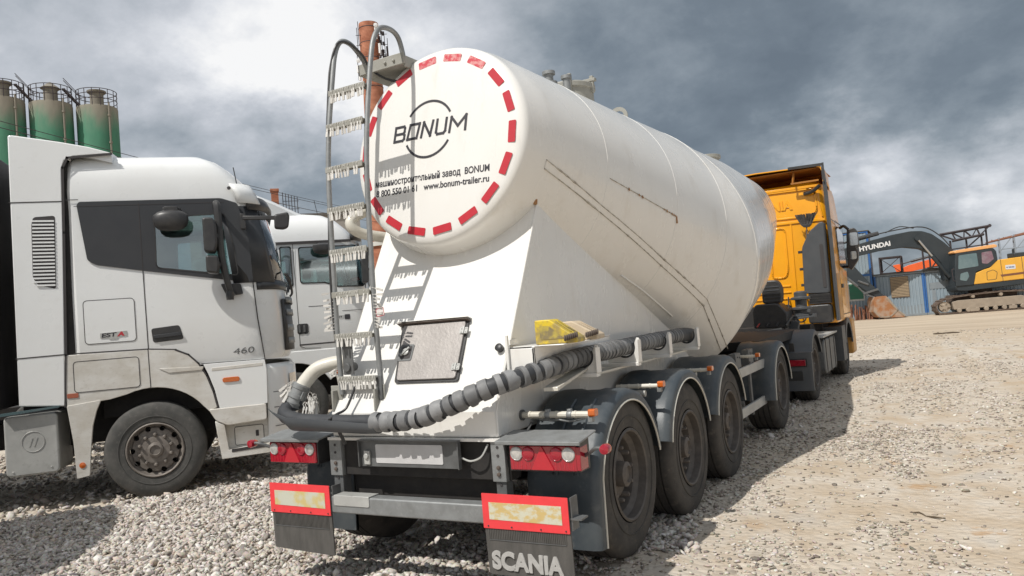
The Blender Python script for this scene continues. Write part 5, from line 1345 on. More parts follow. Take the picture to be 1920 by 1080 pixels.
        b = MB(); b.prism(rpoly([(-.785, 1.105), (-.45, 1.135), (-.50, 1.02), (-.545, .86), (-.575, .62), (-.60, .33), (-.725, .31), (-.74, .7)], .012), F(y + side * .03), .04); mf = b.build('mudflap', M['dusty'], t, bevel=.006)
        b = MB(); b.lathe([(.032, 0), (.032, .006), (.0, .012)], (-.665, y - side * .010, .45), (0, -side, 0), 18); b.build('reflector', M['amber'], mf)
        # rear side fairing with louvres
        b = MB(); b.prism([(-1.235, 1.15), (-.795, 1.105), (-.775, 1.66), (-.72, 3.0), (-.70, 3.70), (-.67, 3.80), (-.58, 3.845), (-.18, 3.875), (-.42, 3.95), (-.71, 4.01), (-1.16, 4.085), (-1.20, 4.08)], F(y + side * .05), .055); sf = b.build('side_fairing', M['white'], t, smooth=25, bevel=.012)
        b = MB(); b.line([(-1.215, 3.345), (-.72, 3.345)], F(y - side * .005), .012, .003); b.line([(-1.235, 1.66), (-.78, 1.665)], F(y - side * .005), .012, .003); b.line([(-.765, 1.66), (-.715, 3.0), (-.69, 3.72), (-.64, 3.83), (-.20, 3.868)], F(y - side * .004), .026, .003); b.line([(-.80, 1.1), (-.765, 1.66)], F(y - side * .004), .018, .003); b.build('panel_gap', M['gap'], sf, smooth=0)
        vq = rpoly([(-1.0, 3.18), (-.79, 3.19), (-.82, 2.385), (-.99, 2.44), (-1.035, 2.52), (-1.02, 3.1)], .03)
        b = MB(); b.prism(vq, F(y - side * .004), .004); vt = b.build('vent', M['gap'], sf)
        b = MB()
        for k in range(19):
            z = 3.145 - .039 * k; x0 = -1.01 - .022 * k / 18 + (.03 if k > 17 else 0); x1 = -.80 - .022 * k / 18
            b.prism([(x0, z), (x1, z - .006), (x1, z - .024), (x0, z - .018)], F(y - side * .007), .010)
        b.build('louvre', M['white'], vt)
        # wheel
        wheel_part(t, 'white', (0, 0, 0), 1, world=False)
        w = [k for k in children(t) if k.name.startswith('wheel') and k.data == WHEELS['white'][0]][-1]
        w.location = (.06, .16 if side > 0 else CW - .16, .52); w.rotation_euler = (R(17), 0, R(-90)) if side > 0 else (0, 0, R(90)); w.rotation_mode = 'XYZ'
        # fuel tank
        if side > 0:
            b = MB(); b.prism(rrect(-1.40, .405, -.89, 1.05, .05, 5), ((0, .035, 0), (1, 0, 0), (0, 0, 1), (0, 1, 0)), .62); tk = b.build('fuel_tank', M['alu'], t, bevel=.018, seg=3)
            b = MB(); b.lathe([(.105, 0), (.108, .005), (.112, 0)], (-1.13, .034, .76), (0, -1, 0), 32, cap=False); b.line([(-1.36, 1.0), (-1.20, .85)], FL(.035), .010, .002); b.line([(-1.27, 1.03), (-1.20, .87)], FL(.035), .010, .002)
            for (s_, z_) in ((-1.33, .455), (-.97, .47)): b.lathe([(.012, 0), (.008, .006)], (s_, .034, z_), (0, -1, 0), 8)
            text_obj('emblem', '//', .13, (Vector((-1.175, .034, .71)), Vector((1, 0, 0)), Vector((0, 0, 1)), Vector((0, -1, 0))), M['alu'], tk, .003, world=False, width=.09)
            b.build('pressing', M['alu'], tk)
            b = MB(); b.prism([(-1.41, 1.06), (-.86, 1.10), (-.84, 1.12), (-1.41, 1.09)], FL(.03), .05); b.build('tank_cover', pmat('teal_sheet', (.06, .11, .12), .5, col2=(.12, .15, .15), amt=.6), tk)
    # windscreen and front skin pieces
    i0, i1 = 9, 2 * (7 + 14) - 2 - 9
    lw = [l for l in lv if 2.3 < l[0] < 3.30]
    b = MB(); rows = front_patch(lw, i0 + 2, i1 - 2, .004); b.loft(rows, closed=False, cap=False); o = b.build('windscreen', M['glass'], cab)
    m_ = o.modifiers.new('solid', 'SOLIDIFY'); m_.thickness = .006; m_.offset = 0
    for a, c in ((6, 12), (2 * 21 - 2 - 12, 2 * 21 - 2 - 6)):
        b = MB(); b.loft(front_patch(lw, a, c, .010), closed=False, cap=False); o = b.build('pillar_cover', M['satin'], cab); m_ = o.modifiers.new('solid', 'SOLIDIFY'); m_.thickness = .008; m_.offset = 0
    lo = [(2.24, 1.0, 1.612, -.68, 0), (2.35, 1.0, 1.598, -.68, 0)]
    b = MB(); b.loft(front_patch(lo, 8, 2 * 21 - 2 - 8, .005), closed=False, cap=False); o = b.build('cowl_strip', M['satin'], cab); m_ = o.modifiers.new('solid', 'SOLIDIFY'); m_.thickness = .006; m_.offset = 0
    vs = [(3.20, .9, 1.46, -.68, 0.01), (3.28, .9, 1.48, -.68, .01), (3.36, .88, 1.44, -.68, .01)]
    b = MB(); b.loft(front_patch(vs, 9, 2 * 21 - 2 - 9, .01), closed=False, cap=False); o = b.build('sun_visor', M['plastic'], cab); m_ = o.modifiers.new('solid', 'SOLIDIFY'); m_.thickness = .015; m_.offset = 0
    vs = [(3.27, .96, 1.46, -.68, -.006), (3.40, .95, 1.40, -.68, -.004), (3.50, .90, 1.33, -.68, 0.0)]
    for a, c in ((7, 12), (2 * 21 - 2 - 12, 2 * 21 - 2 - 7)):
        b = MB(); b.loft(front_patch(vs, a, c, .014), closed=False, cap=False); o = b.build('brow_panel', M['white'], cab); m_ = o.modifiers.new('solid', 'SOLIDIFY'); m_.thickness = .02; m_.offset = 0
    gr = [(1.50, 1.0, 1.645, -.68, 0), (1.8, 1.0, 1.645, -.68, 0), (2.12, 1.0, 1.63, -.68, 0)]
    b = MB(); b.loft(front_patch(gr, 13, 2 * 21 - 2 - 13, .015), closed=False, cap=False); g = b.build('grille', M['plastic'], cab); m_ = g.modifiers.new('solid', 'SOLIDIFY'); m_.thickness = .02; m_.offset = 0
    for z in (1.58, 1.74, 1.93, 2.08):
        b = MB(); b.loft(front_patch([(z, 1.0, 1.65, -.68, 0), (z + .07, 1.0, 1.645, -.68, 0)], 14, 2 * 21 - 2 - 14, .022), closed=False, cap=False); o = b.build('grille_bar', M['galv'], g); m_ = o.modifiers.new('solid', 'SOLIDIFY'); m_.thickness = .02; m_.offset = 0
    bp = [(.36, 1.02, 1.58, .9, .06), (.42, 1.02, 1.64, .9, .035), (.9, 1.02, 1.67, .9, .02), (1.30, 1.02, 1.66, .9, .02), (1.36, 1.02, 1.62, .9, .03)]
    b = MB(); rows = [[p for p in r_] for r_ in loft_cab(bp)]
    b.loft([[p for p in r_ if p.x > 1.295] for r_ in front_like(bp)], closed=False, cap=False) if False else b.loft(front_patch(bp, 8, 2 * 21 - 2 - 8, 0.0), closed=False, cap=False)
    bm_ = b.build('bumper', M['white'], t); m_ = bm_.modifiers.new('solid', 'SOLIDIFY'); m_.thickness = .03; m_.offset = -1
    for z in (.62, .84, 1.02):
        b = MB(); b.loft(front_patch([(z, 1.02, 1.665, .9, .02), (z + .008, 1.02, 1.665, .9, .02)], 9, 2 * 21 - 2 - 9, .002), closed=False, cap=False); b.build('panel_gap', M['gap'], bm_)
    b = MB(); b.loft(front_patch([(.95, 1.02, 1.672, .9, .02), (1.22, 1.02, 1.668, .9, .02)], 13, 16, .01), closed=False, cap=False); b.build('headlamp', M['lampclear'], bm_)
    # roof spoiler between the side fairings
    b = MB(); sec = []
    for s_, z_ in ((-1.19, 4.06), (-.95, 4.05), (-.71, 4.0), (-.42, 3.94), (-.20, 3.875)):
        sec.append([Vector((s_, y_, zz)) for y_, zz in ((.03, z_ - .10), (.03, z_ - .02), (.10, z_ + .02), (.5, z_ + .06), (CW / 2, z_ + .075), (CW - .5, z_ + .06), (CW - .10, z_ + .02), (CW - .03, z_ - .02), (CW - .03, z_ - .10))])
    b.loft(sec); b.build('roof_spoiler', M['white'], t, smooth=40)
    b = MB(); b.box((-1.0, .55, .62), (1.2, CW - .55, 1.42)); b.box((-5.6, .85, .62), (-.9, CW - .85, .92)); b.box((-1.38, .70, .5), (-.9, CW - .3, 1.2)); b.box((-.75, .10, 1.42), (1.0, CW - .10, 1.50)); b.box((-.5, .36, .9), (.7, .40, 1.5))
    b.build('chassis_frame', M['dark'], t, bevel=.01)
    b = MB(); b.box((-.80, .05, 1.3), (-.66, CW - .05, 3.84)); b.build('rear_wall', M['dark'], t)
    for s_, dbl in ((-3.5, 1),):
        for yy, e in ((.16, -90), (CW - .16, 90), (.5, -90), (CW - .5, 90)):
            w = wheel_part(t, 'white', (0, 0, 0), 1, world=False); w.location = (s_, yy, .52); w.rotation_euler = (random.uniform(0, 6), 0, R(e))
    # seats and steering wheel seen through the glass
    b = MB()
    for y_ in (.35, CW - .95):
        b.prism(rpoly([(-.15, 1.8), (.45, 1.8), (.45, 2.0), (.05, 2.05), (-.08, 2.72), (-.22, 2.72)], .05), ((0, y_, 0), (1, 0, 0), (0, 0, 1), (0, 1, 0)), .55); b.prism(rrect(-.20, 2.75, -.08, 2.98, .04), ((0, y_ + .12, 0), (1, 0, 0), (0, 0, 1), (0, 1, 0)), .3)
    b.build('seat', M['interior'], cab, bevel=.03)
    b = MB(); b.tube([Vector((1.0 + .10 * math.cos(a), CW - .65 + .22 * math.cos(a) * 0 + .22 * math.sin(a), 2.38 + .20 * math.cos(a))) for a in np.linspace(0, 2 * math.pi, 24)], .016, 8); b.prism([(.98, 1.85), (1.45, 1.85), (1.5, 2.36), (1.2, 2.42)], ((0, .40, 0), (1, 0, 0), (0, 0, 1), (0, 1, 0)), CW - .80); b.build('dashboard', M['interior'], cab)
    # mirrors on the right door, antennas, wipers
    b = MB(); q = [Vector((.40 + .19 * math.cos(a) , 0, 3.06 + .045 * math.sin(a))) for a in np.linspace(0, 2 * math.pi, 20, endpoint=False)]
    sec = []
    for dz, k in ((.09, .35), (.065, .75), (.03, .97), (-.03, 1.0), (-.085, .92), (-.125, .70), (-.14, .4)): sec.append([Vector((.40 + .185 * k * math.cos(a), -.30 + .085 * k * math.sin(a), 3.075 + dz)) for a in np.linspace(0, 2 * math.pi, 24, endpoint=False)])
    b.loft(sec); b.box((.32, -.26, 3.15), (.50, .0, 3.20)); b.box((.34, -.33, 3.13), (.48, -.22, 3.20)); b.build('kerb_mirror', M['plastic'], t, smooth=50, bevel=.004)
    b = MB(); sm = smooth_path([(.86, -.02, 3.20), (.87, -.18, 3.24), (.885, -.25, 3.20), (.89, -.26, 3.0), (.90, -.26, 2.62), (.95, -.25, 2.30), (.98, -.20, 2.20), (1.0, -.02, 2.22)], 5); b.tube(sm, [.030 + .012 * math.sin(math.pi * min(1, i / (len(sm) - 1) * 1.2)) for i in range(len(sm))], 10)
    b.prism(rpoly([(.86, 2.33), (1.08, 2.32), (1.10, 2.20), (.92, 2.18)], .02), FL(0), .06); b.lathe([(.04, 0), (.045, .05), (.04, .1)], (.96, -.24, 2.13), (0, 0, 1), 12)
    ma = b.build('mirror_arm', M['plastic'], t, bevel=.004)
    b = MB(); b.prism(rpoly([(.73, 2.67), (.84, 2.66), (.87, 2.75), (.87, 2.98), (.84, 3.05), (.73, 3.05)], .03), ((0, -.44, 0), (1, 0, 0), (0, 0, 1), (0, 1, 0)), .22); b.build('mirror', M['plastic'], ma, bevel=.02)
    b = MB(); b.prism(rpoly([(.74, 2.44), (.86, 2.42), (.88, 2.52), (.87, 2.62), (.74, 2.63)], .03), ((0, -.44, 0), (1, 0, 0), (0, 0, 1), (0, 1, 0)), .22); b.build('mirror', M['plastic'], ma, bevel=.02)
    b = MB(); b.bar((.80, -.36, 2.86), (.89, -.26, 2.86), .04, .05); b.bar((.80, -.36, 2.53), (.89, -.26, 2.53), .04, .05); b.build('mirror_bracket', M['satin'], ma, bevel=.004)
    b = MB(); b.box((1.12, -.04, 2.96), (1.18, .02, 3.14)); b.bar((1.15, -.02, 3.09), (1.56, -.10, 3.065), .05, .045); fa = b.build('front_mirror_arm', M['plastic'], t, bevel=.006)
    b = MB(); b.prism(rpoly([(1.50, 3.10), (1.66, 3.125), (1.675, 3.07), (1.655, 2.945), (1.60, 2.92), (1.495, 2.935)], .03), ((0, -.16, 0), (1, 0, 0), (0, 0, 1), (0, 1, 0)), .09); b.build('front_mirror', M['plastic'], fa, bevel=.02)
    b = MB(); b.tube([(1.12, .1, 3.42), (1.08, .12, 3.72)], .006, 6); b.tube([(1.12, CW - .1, 3.42), (1.08, CW - .12, 3.72)], .006, 6); b.build('aerial', M['plastic'], cab)
    b = MB()
    for y_ in (.35, 1.0, 1.7): b.tube(smooth_path([(1.64, y_, 2.24), (1.66, y_ + .1, 2.36), (1.63, y_ + .35, 2.46)], 4), .010, 6)
    b.tube(smooth_path([(1.58, .12, 2.42), (1.63, .18, 2.34), (1.66, .3, 2.20), (1.64, .42, 2.16)], 4), .014, 6); b.build('wiper', M['plastic'], cab)
    b = MB(); b.lathe([(.022, 0), (.020, .008)], (1.02, -.012, 3.45), (0, -1, .1), 12); b.build('camera_eye', M['gap'], cab)
    return t
LA = make_truck_a()
nb = copy_tree(LA)
nb.location = Vector((-5.26, -1.84, 0)) - HX * 1.60 - HY * 2.45
tag(nb, 'white tractor unit parked alongside, outside the left edge, throwing its shadow on the gravel', 'lorry')

def make_truck_b():
    t = thing('white_lorry', 'second white tractor unit with square door windows, parked beyond the nearest white one', 'lorry', W0 + HY * 3.8, H_RZ)
    lv = [(1.40, 2.58, 3.14, .72, .02), (1.48, 2.6, 3.18, .70, 0), (2.1, 2.6, 3.18, .70, 0), (2.45, 2.58, 3.15, .70, 0), (3.2, 2.46, 2.98, .70, .02), (3.32, 2.43, 2.94, .70, .022), (3.45, 2.36, 2.82, .70, .04), (3.6, 2.24, 2.66, .71, .10), (3.70, 2.10, 2.48, .74, .22), (3.76, 1.9, 2.2, .8, .45), (3.79, 1.6, 1.9, .9, .8)]
    b = MB(); b.loft(loft_cab(lv, 4.2)); cab = b.build('cab', M['white'], t, smooth=40)
    c = MB(); c.box((.85, .06, 1.75), (2.75, CW - .06, 3.16)); apply_bool(cab, c.build('cutter', M['interior'], None, smooth=0))
    wq = rrect(1.95, 2.47, 2.98, 3.13, .05); wq = rpoly([(1.95, 3.13), (2.90, 3.13), (2.98, 2.75), (3.0, 2.42), (2.55, 2.44), (2.35, 2.52), (1.95, 2.53)], .05); wr = rrect(1.65, 2.49, 1.82, 3.15, .03)
    for q in (wq, wr):
        c = MB(); c.prism(q, ((0, -.2, 0), (1, 0, 0), (0, 0, 1), (0, 1, 0)), CW + .4); apply_bool(cab, c.build('cutter', M['interior'], None, smooth=0))
    c = MB(); c.box((2.6, .3, 2.5), (3.6, CW - .3, 3.1)); apply_bool(cab, c.build('cutter', M['interior'], None, smooth=0))
    for side, F in ((1, FL), (-1, FR_)):
        y = 0 if side > 0 else CW
        for q, nm in ((wq, 'door_window'), (wr, 'side_window')):
            b = MB(); b.prism(q, F(y + side * .006), .003); b.build(nm, M['glass'], cab)
            b = MB(); b.outline(q, F(y - side * .001), .02, .006); b.build('window_rubber', M['plastic'], cab)
        b = MB(); b.line([(1.55, 3.215), (2.80, 3.215)], F(y + side * .012), .045, .02); b.line([(1.86, 3.19), (1.87, 1.48), (1.95, 1.44), (2.2, 1.42)], F(y - side * .001), .009, .002); b.line([(2.05, 2.13), (2.55, 2.13)], F(y - side * .001), .008, .002); b.line([(2.6, 2.02), (2.95, 2.02)], F(y - side * .001), .007, .002); b.line([(1.87, 1.50), (3.1, 1.50)], F(y - side * .001), .022, .002); b.build('panel_gap', M['gap'], cab, smooth=0)
        b = MB(); b.prism(rrect(1.84, 1.68, 2.02, 1.85, .03), F(y), .01); h = b.build('door_handle', M['plastic'], cab, bevel=.003)
        b = MB(); b.prism(rrect(1.86, 1.71, 1.89, 1.83, .01), F(y - side * .01), .012); b.prism(rrect(1.94, 1.71, 1.97, 1.83, .01), F(y - side * .01), .012); b.build('grip', M['galvdark'], h)
        b = MB(); b.prism([(.75, 1.40), (3.1, 1.40), (3.14, .95), (2.42, .95)] + [(1.75 + .66 * math.cos(R(a)), .54 + .66 * math.sin(R(a))) for a in np.linspace(30, 150, 16)] + [(.75, .9)], F(y + side * .05), .05); wp = b.build('wing_panel', M['white'], t, bevel=.01)
        b = MB(); b.prism([(2.42, .94), (3.13, .94), (3.10, .38), (2.50, .36)], F(y + side * .05), .05); b.build('step_box', M['dusty'], t, bevel=.01)
        b = MB(); b.lathe([(.035, 0), (.035, .01), (.0, .018)], (2.33 + .12, y, .87 + .12), (0, -side, 0), 16); b.build('side_marker', M['amber'], wp)
        w = wheel_part(t, 'white', (0, 0, 0), 1, world=False); w.location = (1.75, .16 if side > 0 else CW - .16, .52); w.rotation_euler = (.6, 0, R(-90 * side))
        b = MB(); sec = []
        for dz, k in ((.09, .4), (.06, .95), (-.02, 1.0), (-.07, .8), (-.10, .4)): sec.append([Vector((2.34 + .18 * k * math.cos(a), y - side * .26 + .08 * k * math.sin(a), 3.07 + dz)) for a in np.linspace(0, 2 * math.pi, 20, endpoint=False)])
        b.loft(sec); b.box((2.28, min(y, y - side * .26), 3.14), (2.40, max(y, y - side * .26), 3.18)); b.build('kerb_mirror', M['plastic'], t, smooth=50)
        b = MB(); b.prism(rpoly([(2.93, 2.45), (3.03, 2.45), (3.06, 3.0), (2.95, 3.02)], .03), F(y - side * .22), .18); b.bar((2.98, y, 3.0), (2.98, y - side * .3, 2.98), .05, .05); b.build('mirror', M['plastic'], t, bevel=.015)
        b = MB(); b.line([(2.98, 3.16), (3.06, 2.75), (3.12, 2.4)], F(y + side * .01), .05, .012); b.build('pillar_strip', pmat('pillar_grey', (.30, .32, .33), .5), cab)
        if side > 0:
            b = MB(); b.prism(rrect(2.32, 1.88, 2.62, 1.95, .006), F(y), .003); st = b.build('sticker', pmat('sticker_pale', (.50, .50, .49), .6), cab, smooth=0)
            b = MB()
            for k in range(7): b.box((2.35 + .035 * k, -.0045, 1.895 + .012), (2.372 + .035 * k, -.003, 1.93))
            b.prism(rrect(2.63, 1.87, 2.72, 1.955, .01), F(y), .004); b.build('sticker_print', M['blackink'], st, smooth=0)
    lw = [(2.47, 2.58, 3.15, .70, 0), (3.16, 2.47, 2.99, .70, .018)]
    b = MB(); b.loft(front_patch(lw, 10, 2 * 21 - 2 - 10, .006, 4.2), closed=False, cap=False); b.build('windscreen', M['glass'], cab)
    b = MB(); b.loft(front_patch([(3.22, 2.46, 3.08, .70, .02), (3.36, 2.44, 3.08, .70, .02)], 9, 2 * 21 - 2 - 9, .01, 4.2), closed=False, cap=False); o = b.build('sun_visor', M['plastic'], cab); m_ = o.modifiers.new('solid', 'SOLIDIFY'); m_.thickness = .015
    b = MB(); b.loft(front_patch([(1.5, 2.6, 3.19, .70, 0), (2.3, 2.6, 3.18, .70, 0)], 13, 2 * 21 - 2 - 13, .015, 4.2), closed=False, cap=False); b.build('grille', M['plastic'], cab)
    b = MB(); b.loft(front_patch([(.4, 2.62, 3.2, .9, .03), (1.36, 2.62, 3.2, .9, .02)], 8, 2 * 21 - 2 - 8, 0, 4.2), closed=False, cap=False); b.build('bumper', M['dusty'], t)
    b = MB(); sec = []
    for s_, z_, w_ in ((.62, 4.22, .12), (1.0, 4.16, .12), (1.33, 4.08, .14), (1.6, 3.97, .2), (1.95, 3.80, .3), (2.2, 3.70, .4)):
        sec.append([Vector((s_, y_, zz)) for y_, zz in ((w_, 3.55), (w_, z_ - .06), (w_ + .10, z_), (CW / 2, z_ + .05), (CW - w_ - .10, z_), (CW - w_, z_ - .06), (CW - w_, 3.55))])
    b.loft(sec); b.build('roof_spoiler', M['white'], t, smooth=45)
    b = MB(); b.box((.6, .4, .6), (2.9, CW - .4, 1.42)); b.box((-3, .85, .6), (.6, CW - .85, .9)); b.build('chassis_frame', M['dark'], t, bevel=.01)
    b = MB(); b.prism(rpoly([(1.75, 1.8), (2.3, 1.8), (2.3, 2.0), (1.95, 2.05), (1.80, 2.72), (1.68, 2.72)], .05), ((0, CW - .95, 0), (1, 0, 0), (0, 0, 1), (0, 1, 0)), .5); b.prism([(2.75, 1.85), (3.0, 1.85), (3.05, 2.5), (2.8, 2.52)], ((0, .12, 0), (1, 0, 0), (0, 0, 1), (0, 1, 0)), CW - .24); b.build('seat', M['interior'], cab, bevel=.02)
    b = MB(); b.prism(rpoly([(2.82, 2.52), (2.95, 2.53), (2.93, 2.60), (2.80, 2.58)], .02), ((0, .15, 0), (1, 0, 0), (0, 0, 1), (0, 1, 0)), .3); b.build('red_cushion', pmat('red_cloth', (.5, .05, .04), .8), cab)
    b = MB(); b.tube([(2.35, .5, 3.7), (2.30, .5, 4.0)], .006, 5); b.build('aerial', M['plastic'], cab)
    b = MB(); b.prism([(.5, 1.0), (.68, 1.0), (.68, 4.05), (.5, 4.15)], ((0, .0, 0), (1, 0, 0), (0, 0, 1), (0, 1, 0)), .05); b.build('side_fairing', M['white'], t)
    for yy, e in ((.16, -90), (CW - .16, 90)):
        w = wheel_part(t, 'white', (0, 0, 0), 1, world=False); w.location = (-1.9, yy, .52); w.rotation_euler = (1.2, 0, R(e))
    return t
LB = make_truck_b()
lc = copy_tree(LB); lc.location = W0 + HY * 7.7 + HX * .55
tag(lc, 'third white tractor unit, only its dark mirror and front edge showing past the second one', 'lorry')
# dark curtain-sided semi-trailer coupled to the nearest white truck
t = thing('curtain_trailer', 'dark curtain-sided semi-trailer behind the nearest white cab at the left edge', 'trailer', W0 - HX * 4.5, H_RZ)
b = MB(); b.box((-7.0, .01, 1.12), (3.05, CW - .01, 3.98)); bd = b.build('body', pmat('dark_tarpaulin', (.030, .030, .036), .55, col2=(.06, .055, .055), amt=.7, scale=3, stretch=(1, 1, .25), bump=.1, bscale=8), t, bevel=.03)
b = MB()
for k in range(16): b.tube([(-6.9 + .65 * k, -.005, 1.2), (-6.9 + .65 * k, -.005, 3.85)], .014, 6)
b.box((-7.0, -.015, 3.88), (3.06, .02, 4.0)); b.build('curtain_fold', pmat('tarpaulin_edge', (.11, .08, .065), .6, col2=(.05, .045, .05), amt=.8), bd)
b = MB(); b.box((-7, .5, .85), (2.2, CW - .5, 1.12)); b.build('chassis_frame', M['dark'], t)
for s_ in (-3.6, -4.9, -6.2):
    for yy, e in ((.18, -90), (CW - .18, 90)):
        w = wheel_part(t, 'trailer', (0, 0, 0), 1, world=False); w.location = (s_, yy, .53); w.rotation_euler = (random.uniform(0, 6), 0, R(e))
# ================================================================== the far side of the yard
X, Yv, Z = Vector((1, 0, 0)), Vector((0, 1, 0)), Vector((0, 0, 1))
def corrugated(name, mat, parent, o, ex, L_, H_, pitch=.16, depth=.03, t=.02):
    """trapezoid sheet standing on o, running along ex, H_ high, facing -Y of its own frame"""
    ex = Vector(ex).normalized(); en = Vector((ex.y, -ex.x, 0)); o = Vector(o); pts = []
    n = int(L_ / pitch)
    for k in range(n + 1):
        for f, d in ((0, 0), (.35, 0), (.5, depth), (.85, depth)):
            s_ = (k + f) * pitch
            if s_ <= L_: pts.append((s_, d))
    b = MB(); rows = []
    for z in (0, H_): rows.append([o + ex * s_ + en * d + Vector((0, 0, z)) for s_, d in pts])
    b.loft(rows, closed=False, cap=False); q = b.build(name, mat, parent, world=True, smooth=0)
    m_ = q.modifiers.new('solid', 'SOLIDIFY'); m_.thickness = t; m_.offset = 1
    return q
corr = pmat('pale_blue_sheet', (.30, .37, .42), .45, .1, col2=(.24, .29, .32), amt=.7, scale=1.3, stretch=(1, 1, .3), col3=(.40, .42, .42), scale3=7, amt3=.3)
corrd = pmat('grime_sheet', (.20, .23, .25), .6, col2=(.26, .29, .31), amt=.7, scale=3)
bluep = pmat('cobalt_steel', (.03, .12, .36), .5, col2=(.05, .16, .36), amt=.6, scale=6, col3=(.2, .16, .12), scale3=14, amt3=.2)
roofm = pmat('bitumen_roof', (.09, .085, .08), .9, col2=(.16, .145, .125), amt=.7, scale=5)
rustm = pmat('rusty_steel', (.16, .062, .035), .85, col2=(.24, .11, .06), amt=.8, scale=12)
darks = pmat('blackened_steel', (.035, .030, .036), .7, col2=(.075, .05, .045), amt=.6, scale=10)
def site_cabin(o, ang, L_, H_, D_, label, extra=None, name='site_cabin'):
    t = thing(name, label, 'cabin', o, R(ang))
    m = rmat(t); W = lambda *q: m @ Vector(q); ex = m.to_3x3() @ X; ey = m.to_3x3() @ Yv
    b = MB(); b.box((.03, .05, .08), (L_ - .03, D_, H_ - .05)); b.build('core', corrd, t)
    corrugated('front_wall', corr, t, W(0.08, 0, .10), ex, L_ - .16, H_ - .22)
    corrugated('side_wall', corr, t, W(0, D_, .10), -ey, D_ - .05, H_ - .22)
    for x in (0, L_ - .10): b = MB(); b.box((x, -.05, 0), (x + .10, .06, H_)); b.build('corner_post', bluep, t, bevel=.01)
    b = MB(); b.box((0, -.055, H_ - .09), (L_, .06, H_)); b.build('edge_beam', bluep if H_ > 3 else corrd, t, bevel=.01); b = MB(); b.box((0, -.055, 0), (L_, .06, .12)); b.build('floor_beam', corrd, t, bevel=.01)
    b = MB(); b.box((-.05, -.08, H_), (L_ + .05, D_ + .05, H_ + .05)); b.build('roof', roofm, t, bevel=.01)
    return t
# positions are given in yard coordinates; the row of cabins runs nearly square to the view
c1 = site_cabin((-.42, 41.4, 0), 1.5, 2.42, 2.33, 2.4, 'pale blue corrugated site cabin with a wooden louvred window')
b = MB(); fr = (Vector((0, -.05, 0)), X, Z, Vector((0, -1, 0)))
b.prism(rrect(.80, 1.04, 1.68, 2.16, .01), fr, .03); wf = b.build('window_frame', pmat('window_timber', (.20, .14, .09), .8), c1)
b = MB()
for k in range(13): z = 1.09 + .080 * k; b.prism([(.82, z), (1.66, z), (1.66, z + .052), (.82, z + .052)], (Vector((0, -.075, 0)), X, Z, Vector((0, -1, .5))), .02)
b.build('louvre', pmat('louvre_timber', (.42, .32, .20), .8, col2=(.30, .22, .14), amt=.8, scale=20), wf)
b = MB()
for k in range(12): z = 1.142 + .080 * k; b.prism([(.82, z), (1.66, z), (1.66, z + .026), (.82, z + .026)], (Vector((0, -.0805, 0)), X, Z, Vector((0, -1, 0))), .003)
b.build('louvre_gap', M['gap'], wf)
b = MB(); b.prism([(.05, .12), (2.3, .12), (2.3, .62), (1.8, .55), (.9, .60), (.05, .5)], (Vector((0, -.037, 0)), X, Z, Vector((0, -1, 0))), .003); b.build('mud_splash', corrd, c1, smooth=0)
c2 = site_cabin((1.98, 41.52, 0), 1.5, 5.2, 2.31, 2.4, 'pale blue corrugated site cabin with a painted-over patch, behind the excavator')
b = MB(); b.prism([(.25, 1.35), (1.15, 1.35), (1.15, 1.72), (.25, 1.68)], (Vector((0, -.037, 0)), X, Z, Vector((0, -1, 0))), .003); b.prism([(.3, .25), (.55, .3), (.5, 1.3), (.35, 1.32)], (Vector((0, -.038, 0)), X, Z, Vector((0, -1, 0))), .003); b.build('paint_patch', corrd, c2, smooth=0)
c3 = site_cabin((-4.0, 41.0, 0), 1.5, 3.55, 4.78, 2.4, 'tall two-storey pale blue cabin block with a green window', name='cabin_block')
b = MB(); b.box((2.30, -.06, 1.02), (3.10, -.02, 2.02)); wf = b.build('window_frame', pmat('window_white', (.5, .5, .47), .6), c3, bevel=.01)
b = MB(); b.box((2.36, -.07, 1.12), (3.04, -.058, 1.96)); b.build('window_shutter', pmat('green_sheet', (.02, .16, .09), .5, col2=(.03, .12, .08), amt=.6), wf)
b = MB(); b.box((0, -.056, 2.33), (3.55, .05, 2.45)); b.box((1.72, -.056, .1), (1.82, .05, 4.7)); b.build('storey_beam', bluep, c3)
t = thing('scrap_pile', 'low rusty pile of upright steel scrap at the foot of the cabin', 'scrap', (-1.05, 40.2, 0)); tag(t)
b = MB(); rnd = random.Random(8)
for k in range(40): x = rnd.uniform(-.9, .75); h = rnd.uniform(.4, .85) * (1 - max(0, x) * .5); b.bar((x, rnd.uniform(-.2, .2), -.02), (x + rnd.uniform(-.08, .08), rnd.uniform(-.1, .3), h), .07, .04)
b.build('steel_bars', rustm, t, smooth=0)
# steel frame cage on the cabin roof, stack of boards, tower sections behind
t = thing('steel_cage', 'dark steel cage with crossed braces standing on the cabin roof', 'frame', (-.95, 42.4, 2.38))
b = MB(); m = (-.42, 1.12, 0, .86, -.4, 1.2)
P8 = [(x, y, z) for x in (-.42, .62) for y in (-.5, 1.0) for z in (0, .72)]
for a in P8:
    for c in P8:
        if a < c and sum(abs(p - q) > 1e-6 for p, q in zip(a, c)) == 1: b.bar(a, c, .07, .07)
b.bar((-.42, -.5, 0), (.62, -.5, .72), .03, .03); b.bar((-.42, -.5, .72), (.62, -.5, 0), .03, .03)
for k in range(9): y = -.4 + .17 * k; b.bar((.62, y, 0), (.62, y, .72), .025, .025); b.bar((-.42, y, 0), (-.42, y, .72), .025, .025); b.bar((-.42, y, .74), (.62, y, .74), .03, .03)
b.build('frame', darks, t, smooth=0); t.location = (.35, 42.3, 2.385); t.scale = (1, 1, 1.2)
t = thing('board_stack', 'weathered boards lying along the cabin roof edge', 'boards', (3.2, 42.1, 2.37))
b = MB()
